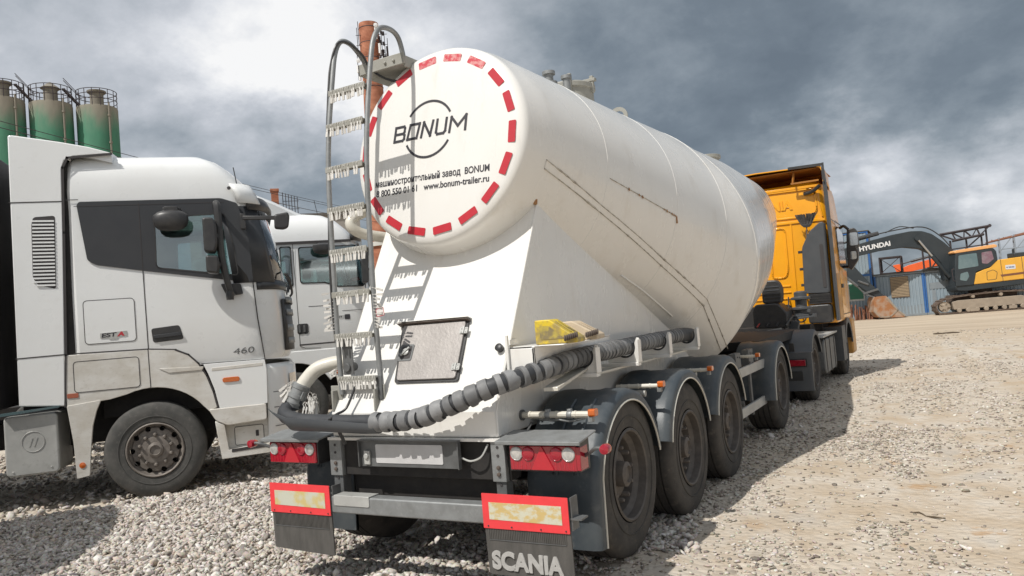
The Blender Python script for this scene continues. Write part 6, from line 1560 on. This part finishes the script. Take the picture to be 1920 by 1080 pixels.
for k in range(7): b.box((-1.3 + .05 * k, -.3 + .1 * k, .0 + .035 * (k % 3)), (1.6 - .2 * (k % 2), -.22 + .1 * k, .035 + .035 * (k % 3)))
b.bar((-1.0, -.3, .12), (.6, -.1, .25), .08, .06); b.build('board', pmat('weathered_board', (.27, .22, .17), .9, col2=(.38, .33, .27), amt=.8), t, smooth=0)
t = thing('lattice_boom', 'dark lattice crane boom section raised behind the excavator', 'crane boom', (2.2, 46.0, 2.4))
b = MB()
def lat(p0, p1, p2, p3, n, w=.09, w2=.055):
    p0, p1, p2, p3 = [Vector(q) for q in (p0, p1, p2, p3)]
    b.tube([p0, p1], w / 2, 8); b.tube([p2, p3], w / 2, 8)
    for k in range(n):
        f0, f1 = k / n, (k + 1) / n; a, c, d = p0.lerp(p1, f0), p2.lerp(p3, (f0 + f1) / 2), p0.lerp(p1, f1)
        b.tube([a, c], w2 / 2, 6); b.tube([c, d], w2 / 2, 6)
bl = lambda x, y, z: Vector((x, y, z)) - Vector((2.2, 46.0, 2.4))
lat(bl(.9, 46, 4.42), bl(3.4, 46, 4.62), bl(1.5, 46, 3.98), bl(3.1, 46, 4.18), 4, .12); lat(bl(.9, 46.8, 4.42), bl(3.4, 46.8, 4.62), bl(1.5, 46.8, 3.98), bl(3.1, 46.8, 4.18), 4, .10)
for x, z0, z1 in ((2.2, 2.4, 4.05), (2.95, 2.4, 4.2), (3.2, 3.4, 4.55), (-.05, 2.4, 3.75), (.28, 2.4, 3.7), (1.4, 2.4, 4.0)): b.tube([bl(x, 46.2, z0), bl(x, 46.2, z1)], .05, 6)
b.tube([bl(.3, 46.2, 2.5), bl(1.2, 46.2, 3.7)], .04, 6); b.tube([bl(1.6, 46.2, 3.0), bl(2.9, 46.2, 4.1)], .04, 6); b.tube([bl(1.4, 46.2, 3.5), bl(3.2, 46.2, 3.6)], .035, 6)
b.lathe([(.09, 0), (.09, .15)], bl(3.4, 45.95, 4.62), (0, 1, 0), 12)
b.build('lattice', darks, t); t.location.x += 2.0
t = thing('scaffold', 'rusty and grey scaffold frames rising behind the excavator body', 'scaffold', (7.7, 48.5, 0))
gs = pmat('pale_galvanised_tube', (.34, .38, .42), .5, .3); b = MB(); b2 = MB()
for k in range(7):
    x = -1.8 + .75 * k
    b.tube([(x, 0, 0), (x, 0, 4.0 + .05 * k)], .035, 6); b.tube([(x, 1.0, 0), (x, 1.0, 4.0 + .05 * k)], .035, 6)
    b.tube([(x, 0, 3.2), (x + .75, 0, 4.1)], .025, 6)
for z in (2.7, 3.3): b.tube([(-1.8, 0, z), (2.7, 0, z + .15)], .03, 6)
b.build('upright', gs, t)
for k in range(6): b2.tube([(-2.5 + .1 * k, .25 * k, 3.75 + .03 * k), (2.8, .25 * k, 4.55 + .04 * k)], .045, 6)
for k in range(9): x = -2.2 + .6 * k; b2.tube([(x, 0, 3.8 + .15 * k * .6), (x + .1, 1.3, 3.95 + .15 * k * .6)], .03, 6)
b2.build('roof_tube', rustm, t)
# ------------------------------------------------------------------ excavators
yel = pmat('excavator_yellow', (.80, .42, .045), .42, col2=(.66, .34, .05), amt=.6, scale=2, coat=.2)
ora = pmat('excavator_orange', (.80, .13, .03), .45, col2=(.62, .11, .03), amt=.6, scale=2)
char = pmat('excavator_charcoal', (.024, .032, .037), .5, col2=(.042, .050, .054), amt=.6, scale=2)
mud = pmat('dried_mud', (.36, .30, .23), .9, col2=(.27, .22, .17), amt=.8, scale=3, bump=.4, bscale=8)
trk = pmat('track_steel', (.075, .045, .034), .8, col2=(.20, .16, .12), amt=.7, scale=6)
def excavator(o, ang, label, body, boomc, word, scale=1.0, detail=True):
    t = thing('excavator', label, 'excavator', o, R(ang)); t.scale = (scale,) * 3
    F = lambda y: (Vector((0, y, 0)), X, Z, Yv)
    # tracks: local x to the right of the picture, y away from the camera
    for y in (.0, 2.0):
        path = [(.35, .02), (4.6, .02), (5.05, .12), (5.30, .45), (5.15, .80), (4.7, .92), (3.3, 1.0), (1.5, .93), (.62, .80), (.20, .55), (.18, .25)]
        pp = smooth_path([Vector((p[0], 0, p[1])) for p in path + [path[0]]], 5); b = MB(); L_ = len(pp)
        ring = []
        for p, dpt in ((1, .0), ):
            pass
        cen = Vector((2.7, 0, .48)); out, inn = [], []
        for i in range(L_ - 1):
            a, c = pp[i - 1] if i else pp[-2], pp[i + 1]; tg_ = (c - a).normalized(); nn = Vector((tg_.z, 0, -tg_.x)); 
            if nn.dot(pp[i] - cen) < 0: nn = -nn
            out.append((pp[i], nn, tg_))
        rows = [[Vector((p.x, y, p.z)), Vector((p.x, y + .6, p.z)), Vector((p.x - n_.x * .07, y + .6, p.z - n_.z * .07)), Vector((p.x - n_.x * .07, y, p.z - n_.z * .07))] for p, n_, q in out]
        rows.append(rows[0]); b.loft(rows, cap=False)
        tot = sum((out[(i + 1) % len(out)][0] - out[i][0]).length for i in range(len(out))); step = tot / 44; acc = 0
        for i in range(len(out)):
            p, n_, q = out[i]; d = (out[(i + 1) % len(out)][0] - p).length; acc += d
            while acc > step:
                acc -= step; c = p + n_ * .012; b.bar(Vector((c.x, y - .01, c.z)), Vector((c.x, y + .61, c.z)), .035, .09, q)
        tk = b.build('track', trk, t, smooth=0)
        b = MB(); b.lathe([(.0, 0), (.13, 0), (.15, .03), (.25, .03), (.27, 0), (.27, .2), (0, .2)], (.58, y - .0, .40), (0, 1, 0), 24)
        for k in range(5): a = 2 * math.pi * k / 5; b.bar((.58 + .12 * math.cos(a), y - .012, .40 + .12 * math.sin(a)), (.58 + .25 * math.cos(a), y - .012, .40 + .25 * math.sin(a)), .03, .05)
        b.lathe([(.0, 0), (.26, 0), (.26, .2), (0, .2)], (4.85, y, .46), (0, 1, 0), 24); b.build('idler_wheel', mud, tk)
        b = MB(); b.prism(rpoly([(.95, .62), (1.25, .68), (4.2, .70), (4.55, .55), (4.5, .26), (1.0, .22)], .05), (Vector((0, y + .02, 0)), X, Z, Yv), .5); b.build('track_frame', mud, tk, bevel=.02)
        for k in range(8): b = MB(); b.lathe([(0, 0), (.09, 0), (.11, .02), (.11, .15), (0, .15)], (1.25 + .42 * k, y - .02, .17), (0, 1, 0), 14); b.build('roller', mud, tk)
        for x in (1.95, 3.25): b = MB(); b.lathe([(0, 0), (.07, 0), (.09, .02), (.09, .2), (0, .2)], (x, y, .83), (0, 1, 0), 12); b.build('roller', mud, tk)
        for x in (1.75, 3.55): b = MB(); b.box((x, y - .03, .08), (x + .35, y + .05, .24)); b.build('track_guard', mud, tk)
    b = MB(); b.box((1.2, .5, .55), (4.2, 2.1, .95)); b.lathe([(.6, 0), (.6, .3)], (2.8, 1.3, .9), (0, 0, 1), 24); b.build('undercarriage', trk, t)
    b = MB(); b.prism(rpoly([(1.22, 1.36), (1.32, 1.16), (1.75, 1.12), (4.6, 1.26), (6.6, 1.36), (6.6, 1.62), (4.4, 1.52), (2.05, 1.44), (1.24, 1.40)], .04), F(.15), 2.3); b.build('deck', char, t, bevel=.02)
    b = MB(); b.prism(rpoly([(2.08, 1.42), (2.22, 1.98), (2.65, 2.15), (2.9, 2.20), (3.2, 2.50), (3.35, 2.56), (4.5, 2.62), (6.2, 2.66), (6.6, 2.2), (6.6, 1.60), (4.4, 1.50)], .05), F(.12), 2.35); bd = b.build('body', body, t, bevel=.03)
    b = MB(); b.outline(rpoly([(2.72, 1.58), (3.15, 1.60), (3.22, 1.95), (3.05, 2.08), (2.74, 2.0)], .06), (Vector((0, .12, 0)), X, Z, Vector((0, -1, 0))), .02, .006); b.line([(3.45, 1.46), (3.42, 2.55)], (Vector((0, .12, 0)), X, Z, Vector((0, -1, 0))), .02, .006); b.line([(4.42, 1.5), (4.40, 2.6)], (Vector((0, .12, 0)), X, Z, Vector((0, -1, 0))), .02, .006); b.build('panel_gap', M['gap'], bd, smooth=0)
    b = MB(); b.prism([(3.4, 1.70), (6.5, 1.86), (6.5, 1.96), (3.35, 1.80)], (Vector((0, .118, 0)), X, Z, Vector((0, -1, 0))), .006); b.build('stripe', rustm, bd, smooth=0)
    if detail:
        b = MB(); b.prism(rrect(3.62, 2.04, 4.08, 2.26, .02), (Vector((0, .117, 0)), X, Z, Vector((0, -1, 0))), .006); st = b.build('sticker', pmat('sticker_white', (.66, .67, .68), .5), bd, smooth=0)
        b = MB(); b.lathe([(.035, 0), (.035, .002)], (3.69, .110, 2.14), (0, -1, 0), 12)
        for k in range(4): b.box((3.76 + .07 * k, .106, 2.11), (3.81 + .07 * k, .110, 2.18))
        b.build('sticker_print', pmat('sticker_blue', (.12, .16, .30), .5), st, smooth=0)
    b = MB(); b.box((4.2, .4, 2.6), (5.4, 1.2, 2.85)); b.lathe([(.06, 0), (.06, .5)], (4.7, 1.6, 2.6), (0, 0, 1), 10); b.build('engine_hood', char, t, bevel=.04)
    # cab
    b = MB(); b.prism(rpoly([(1.24, 1.38), (1.26, 2.2), (1.38, 3.10), (3.15, 3.18), (3.28, 3.0), (3.30, 2.55), (2.95, 2.24), (2.25, 2.05), (2.08, 1.40)], .06), F(.10), .95); cb = b.build('cab', char, t, bevel=.03)
    b = MB(); b.prism(rpoly([(1.30, 3.13), (1.42, 3.22), (3.20, 3.36), (3.34, 3.30), (3.30, 3.20), (1.35, 3.07)], .03), F(.08), 1.0); b.build('cab_roof', pmat('faded_' + body.name, (.78, .40, .15), .5), cb, bevel=.02)
    fo = (Vector((0, .098, 0)), X, Z, Vector((0, -1, 0)))
    b = MB(); b.prism(rpoly([(1.42, 2.25), (1.50, 2.95), (2.35, 3.0), (2.38, 2.33)], .06), fo, .006); b.prism(rpoly([(1.45, 1.70), (1.5, 2.02), (1.85, 2.10), (1.90, 1.85), (1.75, 1.62)], .06), fo, .006); b.build('window', M['glass'] if False else pmat('cab_glass_' + body.name, (.10, .16, .17), .08, coat=.5, col2=(.20, .26, .26), amt=.7, scale=1.6, rough_var=.03), cb)
    b = MB(); b.prism(rpoly([(2.55, 2.45), (2.58, 3.0), (3.05, 3.04), (3.12, 2.62), (2.80, 2.40)], .05), fo, .006); b.build('rear_window', pmat('curtain_' + body.name, (.20, .09, .12), .3, coat=.6, col2=(.28, .24, .25), amt=.8, scale=5), cb)
    b = MB(); b.tube([(1.12, .05, 1.7), (1.10, .05, 2.25), (1.22, .08, 2.3)], .02, 6); b.tube([(1.12, .05, 1.7), (1.22, .08, 1.66)], .02, 6); b.build('grab_rail', darks, cb)
    # boom, arm and bucket on the centre line
    yb = 1.15
    bm = [(1.25, 1.75), (1.55, 2.35), (1.62, 3.20), (1.15, 3.75), (.62, 4.22), (.15, 4.42), (-.4, 4.46), (-1.3, 4.36), (-2.4, 4.16), (-3.55, 3.92), (-4.05, 3.72), (-4.05, 3.40), (-3.4, 3.34), (-1.9, 3.58), (-.75, 3.66), (.05, 3.50), (.55, 3.20), (.95, 2.65), (1.05, 1.75)]
    b = MB(); b.prism(rpoly(bm, .12, 5), F(yb - .28), .56); bo = b.build('boom', boomc, t, bevel=.02)
    b = MB(); b.tube([(-3.3, yb, 4.25), (-1.9, yb, 4.52)], .11, 12); b.tube([(-4.35, yb, 4.02), (-3.3, yb, 4.25)], .055, 10); b.tube(smooth_path([(-1.6, yb - .2, 4.5), (-.9, yb - .2, 4.75), (-.2, yb - .2, 4.6)], 5), .025, 6)
    b.tube(smooth_path([(-2.6, yb - .28, 4.35), (-1.2, yb - .25, 4.58), (.2, yb - .25, 4.62), (1.0, yb - .25, 4.1), (1.5, yb - .25, 3.4)], 5), .03, 6); b.build('hydraulic_ram', M['plastic'], bo)
    b = MB(); b.tube([(-.12, yb - .36, 4.02), (.55, yb - .36, 2.98)], .055, 10); rm = b.build('ram_rod', pmat('rod_chrome_' + body.name, (.5, .48, .45), .3, .7), bo)
    b = MB(); b.tube([(.50, yb - .36, 3.06), (1.25, yb - .36, 1.9)], .10, 12); b.lathe([(.12, 0), (.12, .12)], (-.14, yb - .42, 4.04), (0, 1, 0), 14); b.build('ram_cylinder', char, bo)
    if word: text_obj('lettering', word[0], word[3], (Vector((word[1], yb - .285, word[2])), Vector((1, 0, .115)), Vector((-.06, 0, 1)), Vector((0, -1, 0))), pmat('lettering_white_' + body.name, (.75, .75, .74), .5), bo, .004, world=False, bold=.012, width=word[4])
    b = MB(); b.prism(rpoly([(-4.75, 4.05), (-4.2, 4.1), (-3.75, 3.5), (-2.65, 2.0), (-1.95, 1.20), (-1.80, 1.02), (-2.0, .98), (-2.55, 1.28), (-3.2, 1.85), (-4.3, 2.9)], .08), F(yb - .2), .40); ar = b.build('arm', boomc, t, bevel=.02)
    b = MB(); b.tube([(-4.2, yb - .24, 2.75), (-3.25, yb - .24, 1.82)], .075, 10); b.tube([(-3.3, yb - .24, 1.86), (-2.95, yb - .24, 1.42)], .04, 8); b.bar((-3.0, yb - .25, 1.40), (-2.25, yb - .25, 1.58), .09, .10); b.bar((-2.95, yb - .22, 1.38), (-2.45, yb - .22, 1.16), .08, .08); b.tube([(-3.2, yb - .2, 2.1), (-2.7, yb - .2, 1.85)], .06, 8); b.build('bucket_link', M['galvdark'], ar)
    rusb = pmat('bucket_rust_' + body.name, (.34, .145, .055), .75, col2=(.40, .33, .26), amt=.75, scale=2.2, contrast=.12)
    bk = [(-2.52, 1.18), (-2.62, .95), (-2.66, .40), (-2.50, .12), (-2.15, .03), (-1.75, .05), (-1.25, .02), (-1.15, .08), (-1.45, .35), (-1.85, 1.02), (-2.0, 1.20)]
    b = MB()
    for yy in (yb - .62, yb + .58): b.prism(rpoly(bk, .05), F(yy), .04)
    sh = [(-2.0, 1.20), (-2.52, 1.18), (-2.62, .95), (-2.66, .40), (-2.50, .12), (-2.15, .03), (-1.75, .05), (-1.25, .02)]
    b.loft([[Vector((p[0], yb - .6, p[1])) for p in sh], [Vector((p[0], yb + .6, p[1])) for p in sh]], closed=False, cap=False)
    bb = b.build('bucket', rusb, t, smooth=0); 
    b = MB()
    for k in range(5): y = yb - .58 + .28 * k; b.prism([(-1.35, .0), (-.98, .02), (-1.3, .12)], F(y), .09)
    b.line([(-2.62, .42), (-2.40, .12), (-1.9, .10), (-1.5, .42)], (Vector((0, yb - .62, 0)), X, Z, Vector((0, -1, 0))), .06, .02); b.line([(-1.95, 1.05), (-1.50, .40), (-1.2, .12)], (Vector((0, yb - .62, 0)), X, Z, Vector((0, -1, 0))), .08, .02); b.build('bucket_tooth', mud, bb, smooth=0)
    return t
excavator((2.3, 39.7, 0), 20, 'yellow excavator with dark boom and white lettering, bucket resting on the ground', yel, char, ('HYUNDAI', -2.98, 3.635, .34, 1.55))
e2 = excavator((3.6, 52.5, 0), 4, 'orange-red excavator standing behind the cabins with only its boom showing', ora, ora, ('HITACHI', -1.0, 3.78, .34, 1.5), .76, False)
# ------------------------------------------------------------------ silos with railings
green = pmat('silo_green', (.055, .20, .115), .6, col2=(.08, .23, .14), amt=.6, scale=.5, stretch=(1, 1, .3))
conc = pmat('silo_cement_dust', (.26, .235, .19), .85, col2=(.20, .18, .145), amt=.7, scale=.6, stretch=(1, 1, .3))
def silo_mat():
    m = bpy.data.materials.new('silo_shell'); m.use_nodes = True; nt = m.node_tree; N, L = nt.nodes, nt.links; b_ = N['Principled BSDF']; b_.inputs['Roughness'].default_value = .75
    tc = N.new('ShaderNodeTexCoord'); sp = N.new('ShaderNodeSeparateXYZ'); L.new(tc.outputs['Object'], sp.inputs[0])
    n = N.new('ShaderNodeTexNoise'); n.inputs['Scale'].default_value = .7; n.inputs['Detail'].default_value = 6; mp = N.new('ShaderNodeMapping'); mp.inputs['Scale'].default_value = (1.6, 1.6, .5); L.new(tc.outputs['Object'], mp.inputs[0]); L.new(mp.outputs[0], n.inputs['Vector'])
    a = N.new('ShaderNodeMath'); a.operation = 'MULTIPLY_ADD'; L.new(n.outputs['Fac'], a.inputs[0]); a.inputs[1].default_value = 2.8; L.new(sp.outputs[2], a.inputs[2])
    mr = N.new('ShaderNodeMapRange'); mr.interpolation_type = 'SMOOTHSTEP'; mr.inputs[1].default_value = 17.7; mr.inputs[2].default_value = 19.5; L.new(a.outputs[0], mr.inputs[0])
    mx = N.new('ShaderNodeMix'); mx.data_type = 'RGBA'; mx.inputs['A'].default_value = (.060, .205, .125, 1); mx.inputs['B'].default_value = (.26, .235, .185, 1); L.new(mr.outputs[0], mx.inputs['Factor'])
    n2 = N.new('ShaderNodeTexNoise'); n2.inputs['Scale'].default_value = 1.5; n2.inputs['Detail'].default_value = 5; L.new(mp.outputs[0], n2.inputs['Vector'])
    hs = N.new('ShaderNodeHueSaturation'); L.new(mx.outputs['Result'], hs.inputs['Color']); r2 = N.new('ShaderNodeMapRange'); r2.inputs[3].default_value = .75; r2.inputs[4].default_value = 1.25; L.new(n2.outputs['Fac'], r2.inputs[0]); L.new(r2.outputs[0], hs.inputs['Value'])
    L.new(hs.outputs[0], b_.inputs['Base Color']); return m
SM = silo_mat()
SD = Vector((1.3, 2.1, 0)).normalized(); sil_loc = [Vector((-45.75, 26.45, 0)), Vector((-47.15, 24.15, 0)), Vector((-48.55, 21.85, 0))]
for i, (c, lab) in enumerate(zip(sil_loc, ('green cement silo nearest the truck roofs, flat cap on its filter', 'green cement silo in the middle of the row, pointed cap on its filter', 'dusty silo at the left edge of the photo, farthest along the row'))):
    t = thing('cement_silo', lab, 'silo', c, 0, 'cement silos behind the white trucks')
    r_ = 1.27; zt = 18.05 + .10 * i
    b = MB(); b.lathe([(r_ * .98, 6.0), (r_, 6.3), (r_, zt - .12), (r_ * .985, zt), (.3, zt + .18), (0, zt + .2)], (0, 0, 0), (0, 0, 1), 48); b.build('shell', SM, t)
    b = MB(); b.lathe([(.4, 3.6), (r_ * .98, 6.0)], (0, 0, 0), (0, 0, 1), 32)
    for a in (45, 135, 225, 315): b.bar((1.1 * math.cos(R(a)), 1.1 * math.sin(R(a)), 0), (1.1 * math.cos(R(a)), 1.1 * math.sin(R(a)), 6.2), .22, .22)
    b.build('leg_frame', conc, t)
    b = MB(); fx, fy = (-.05, .05)
    b.lathe([(.42, zt), (.42, zt + 1.0), (.46, zt + 1.02), (.46, zt + 1.12)], (fx, fy, 0), (0, 0, 1), 20)
    if i == 1: b.lathe([(.60, zt + 1.12), (.06, zt + 1.55), (0, zt + 1.57)], (fx, fy, 0), (0, 0, 1), 20)
    else: b.lathe([(.58, zt + 1.12), (.60, zt + 1.22), (0, zt + 1.30)], (fx, fy, 0), (0, 0, 1), 20)
    b.build('filter', conc, t)
    b = MB(); n = 16
    for h in (.45, .8, 1.1): b.tube([(1.24 * math.cos(a), 1.24 * math.sin(a), zt + h) for a in np.linspace(0, 2 * math.pi, 33)], .026, 6)
    for k in range(n): a = 2 * math.pi * k / n; b.tube([(1.24 * math.cos(a), 1.24 * math.sin(a), zt - .1), (1.24 * math.cos(a), 1.24 * math.sin(a), zt + 1.1)], .024, 6)
    b.build('railing', darks, t)
    d = (CAM_LOC - c); d.z = 0; d.normalize(); e = Vector((-d.y, d.x, 0)); q = d * (r_ + .05) * .86 + e * (-.62)
    q = d * math.sqrt((r_ + .07) ** 2 - .7 ** 2) + e * .70
    b = MB(); b.tube(smooth_path([(q.x * .9, q.y * .9, zt - .25), (q.x, q.y, zt - .2), (q.x, q.y, zt - .7), (q.x, q.y, 8.0)], 3), .06, 8)
    for z in (zt - .75, zt - 2.6): b.lathe([(.10, 0), (.10, .12)], (q.x, q.y, z), (0, 0, 1), 10)
    b.build('filling_pipe', conc, t)
    if i < 2:
        b = MB(); a0 = Vector((0, 0, zt)) - SD * .9; a1 = a0 - SD * 1.0 + Vector((0, 0, 1.2))
        for s_ in (-.25, .25): p = Vector((-SD.y, SD.x, 0)) * s_; b.bar(a0 + p, a1 + p, .06, .10); b.bar(a0 + p + Vector((0, 0, .7)), a1 + p + Vector((0, 0, .7)), .04, .04)
        for k in range(6): m_ = a0.lerp(a1, k / 5); b.bar(m_ - Vector((-SD.y, SD.x, 0)) * .25, m_ + Vector((-SD.y, SD.x, 0)) * .25, .2, .03)
        b.build('walkway', darks, t)
# ------------------------------------------------------------------ brick chimney with radio gear
t = thing('brick_chimney', 'tall round brick factory chimney carrying radio antennas near its top', 'chimney', (-65.8, 80.9, 0))
b = MB(); b.lathe([(2.05, 0), (2.0, 14.0), (1.80, 20), (1.58, 30), (1.36, 38.2), (1.36, 38.3), (1.30, 40.0), (1.22, 40.4), (1.24, 40.6), (1.42, 41.2), (1.45, 42.2), (1.40, 42.6), (1.42, 44.9), (1.38, 45.4), (1.0, 45.4), (.9, 40)], (0, 0, 0), (0, 0, 1), 40); st = b.build('shaft', M['brick'], t)
b = MB()
for z in (40.2, 42.4, 44.6, 36.0, 31.0, 26.0, 21.5): b.lathe([(1.42 + max(0, 40 - z) * .012, 0), (1.45 + max(0, 40 - z) * .012, .05), (1.42 + max(0, 40 - z) * .012, .12)], (0, 0, z), (0, 0, 1), 40, cap=False)
b.build('iron_band', darks, st)
b = MB(); b.lathe([(2.3, 0), (2.3, .6)], (0, 0, 13.2), (0, 0, 1), 30); b.build('ledge', pmat('pale_ledge', (.55, .54, .50), .8), st)
d = (CAM_LOC - Vector((-65.8, 80.9, 0))); d.z = 0; d.normalize(); e = Vector((-d.y, d.x, 0))
antw = pmat('antenna_white', (.75, .75, .74), .5); b = MB(); b2 = MB(); rnd = random.Random(12)
for s_, z, h in ((.95, 43.5, 1.7), (1.35, 41.3, 1.4), (-1.9, 38.4, 1.0), (-1.7, 37.2, .9)):
    q = d * 1.5 + e * s_; b.box((q.x - .13, q.y - .13, z - h / 2), (q.x + .13, q.y + .13, z + h / 2))
b.lathe([(.3, 0), (.3, .15), (0, .2)], d * 1.6 + e * 1.0 + Vector((0, 0, 44.6)), d, 14); b.lathe([(.3, 0), (.3, .15), (0, .2)], d * 1.5 + e * -1.75 + Vector((0, 0, 39.6)), d, 14)
b.build('panel_antenna', antw, t)
for k in range(26):
    s_ = rnd.uniform(1.4, 2.5); z = rnd.uniform(39.0, 44); q = d * rnd.uniform(.4, 1.2) + e * s_; b2.box((q.x - .10, q.y - .10, z - rnd.uniform(.15, .4)), (q.x + .10, q.y + .10, z + rnd.uniform(.15, .4)))
for s_, z0, z1 in ((1.7, 38, 44.8), (2.1, 38, 44.0), (2.5, 39, 43), (-1.9, 37, 41), (-1.7, 41, 44.6), (-1.5, 42, 45.5)): q = d * .8 + e * s_; b2.tube([(q.x, q.y, z0), (q.x, q.y, z1)], .05, 6)
for z in (39, 40.5, 42, 43.5): b2.tube([d * .8 + e * -1.9 + Vector((0, 0, z)), d * .8 + e * 2.5 + Vector((0, 0, z + .1))], .045, 6)
b2.build('antenna_mast', darks, t)
# ------------------------------------------------------------------ overhead wires and a distant roof mast
def wire(a, c, sag, label, r=.016):
    a, c = Vector(a), Vector(c); pts = [a.lerp(c, f) - Vector((0, 0, sag * 4 * f * (1 - f))) for f in np.linspace(0, 1, 24)]
    o = MB().tube(pts, r, 5).build('overhead_wire', M['gap'], None); tag(o, label, 'wire', 'overhead wires')
wire((-36.6, 14.1, 13.2), (-53.2, 65.5, 14.6), .25, 'thin dark overhead wire, lower of the two crossing in front of the silos', .022)
wire((-37.6, 14.1, 13.9), (-54.2, 65.5, 15.1), .30, 'thin dark overhead wire, upper of the two crossing in front of the silos', .020)
wire((-29.6, 24.7, 9.45), (-53.3, 65.4, 13.9), .15, 'thin overhead wire just above the roof of the second white lorry', .020)
t = thing('boiler_house', 'low distant works building with a brick vent stack and roof railing behind the white lorries', 'building', (-54.6, 50.2, 0), R(48))
b = MB(); b.box((-8, -2, 0), (8, 8, 13.3)); wl = b.build('wall', pmat('render_grey', (.33, .31, .28), .85, col2=(.25, .23, .2), amt=.7, scale=.5), t)
b = MB()
for k in range(7):
    for zz in (3, 6.5, 10): b.box((-7 + 2.1 * k, -2.06, zz), (-5.9 + 2.1 * k, -1.99, zz + 1.6))
b.build('window_row', M['darkglass'], wl)
b = MB(); b.box((-8.2, -2.2, 13.3), (8.2, 8.2, 13.55)); b.build('roof', roofm, t)
b = MB(); b.box((-.35, -.3, 13.5), (.35, .4, 16.3)); b.box((-.42, -.37, 16.2), (.42, .47, 16.45)); b.build('vent_stack', M['brick'], t)
b = MB()
for k in range(6): b.tube([(.75 + .28 * k, 0, 13.5), (.75 + .28 * k, 0, 16.1 - .1 * k)], .035, 6)
for z in (14.4, 15.2): b.tube([(.7, 0, z), (2.3, 0, z)], .03, 6)
b.build('railing', darks, t)
# a few loose bits lying on the yard
def debris(x, y, L_, rz, label, mat=None, r=.007):
    z = float(hgt(x, y)) + r * .8; c, s = math.cos(rz), math.sin(rz); pts = []
    for f in np.linspace(-.5, .5, 7): pts.append((x + c * L_ * f + .02 * math.sin(9 * f), y + s * L_ * f + .02 * math.cos(7 * f), z + .008 * math.sin(11 * f)))
    o = MB().tube(pts, [r * .5, r, r, r * .9, r * .8, r * .7, r * .3], 6).build('stick', mat or pmat('dry_stick', (.10, .075, .05), .9), None); tag(o, label, 'stick')
debris(2.83, 1.60, .30, 2.6, 'dark bent stick lying on the gravel right of the trailer shadow')
debris(4.30, .35, .35, .3, 'short dark stick lying on the gravel by the right edge')
debris(2.95, 23.8, .9, .35, 'long dark stick lying far out on the sandy yard', None, .03)
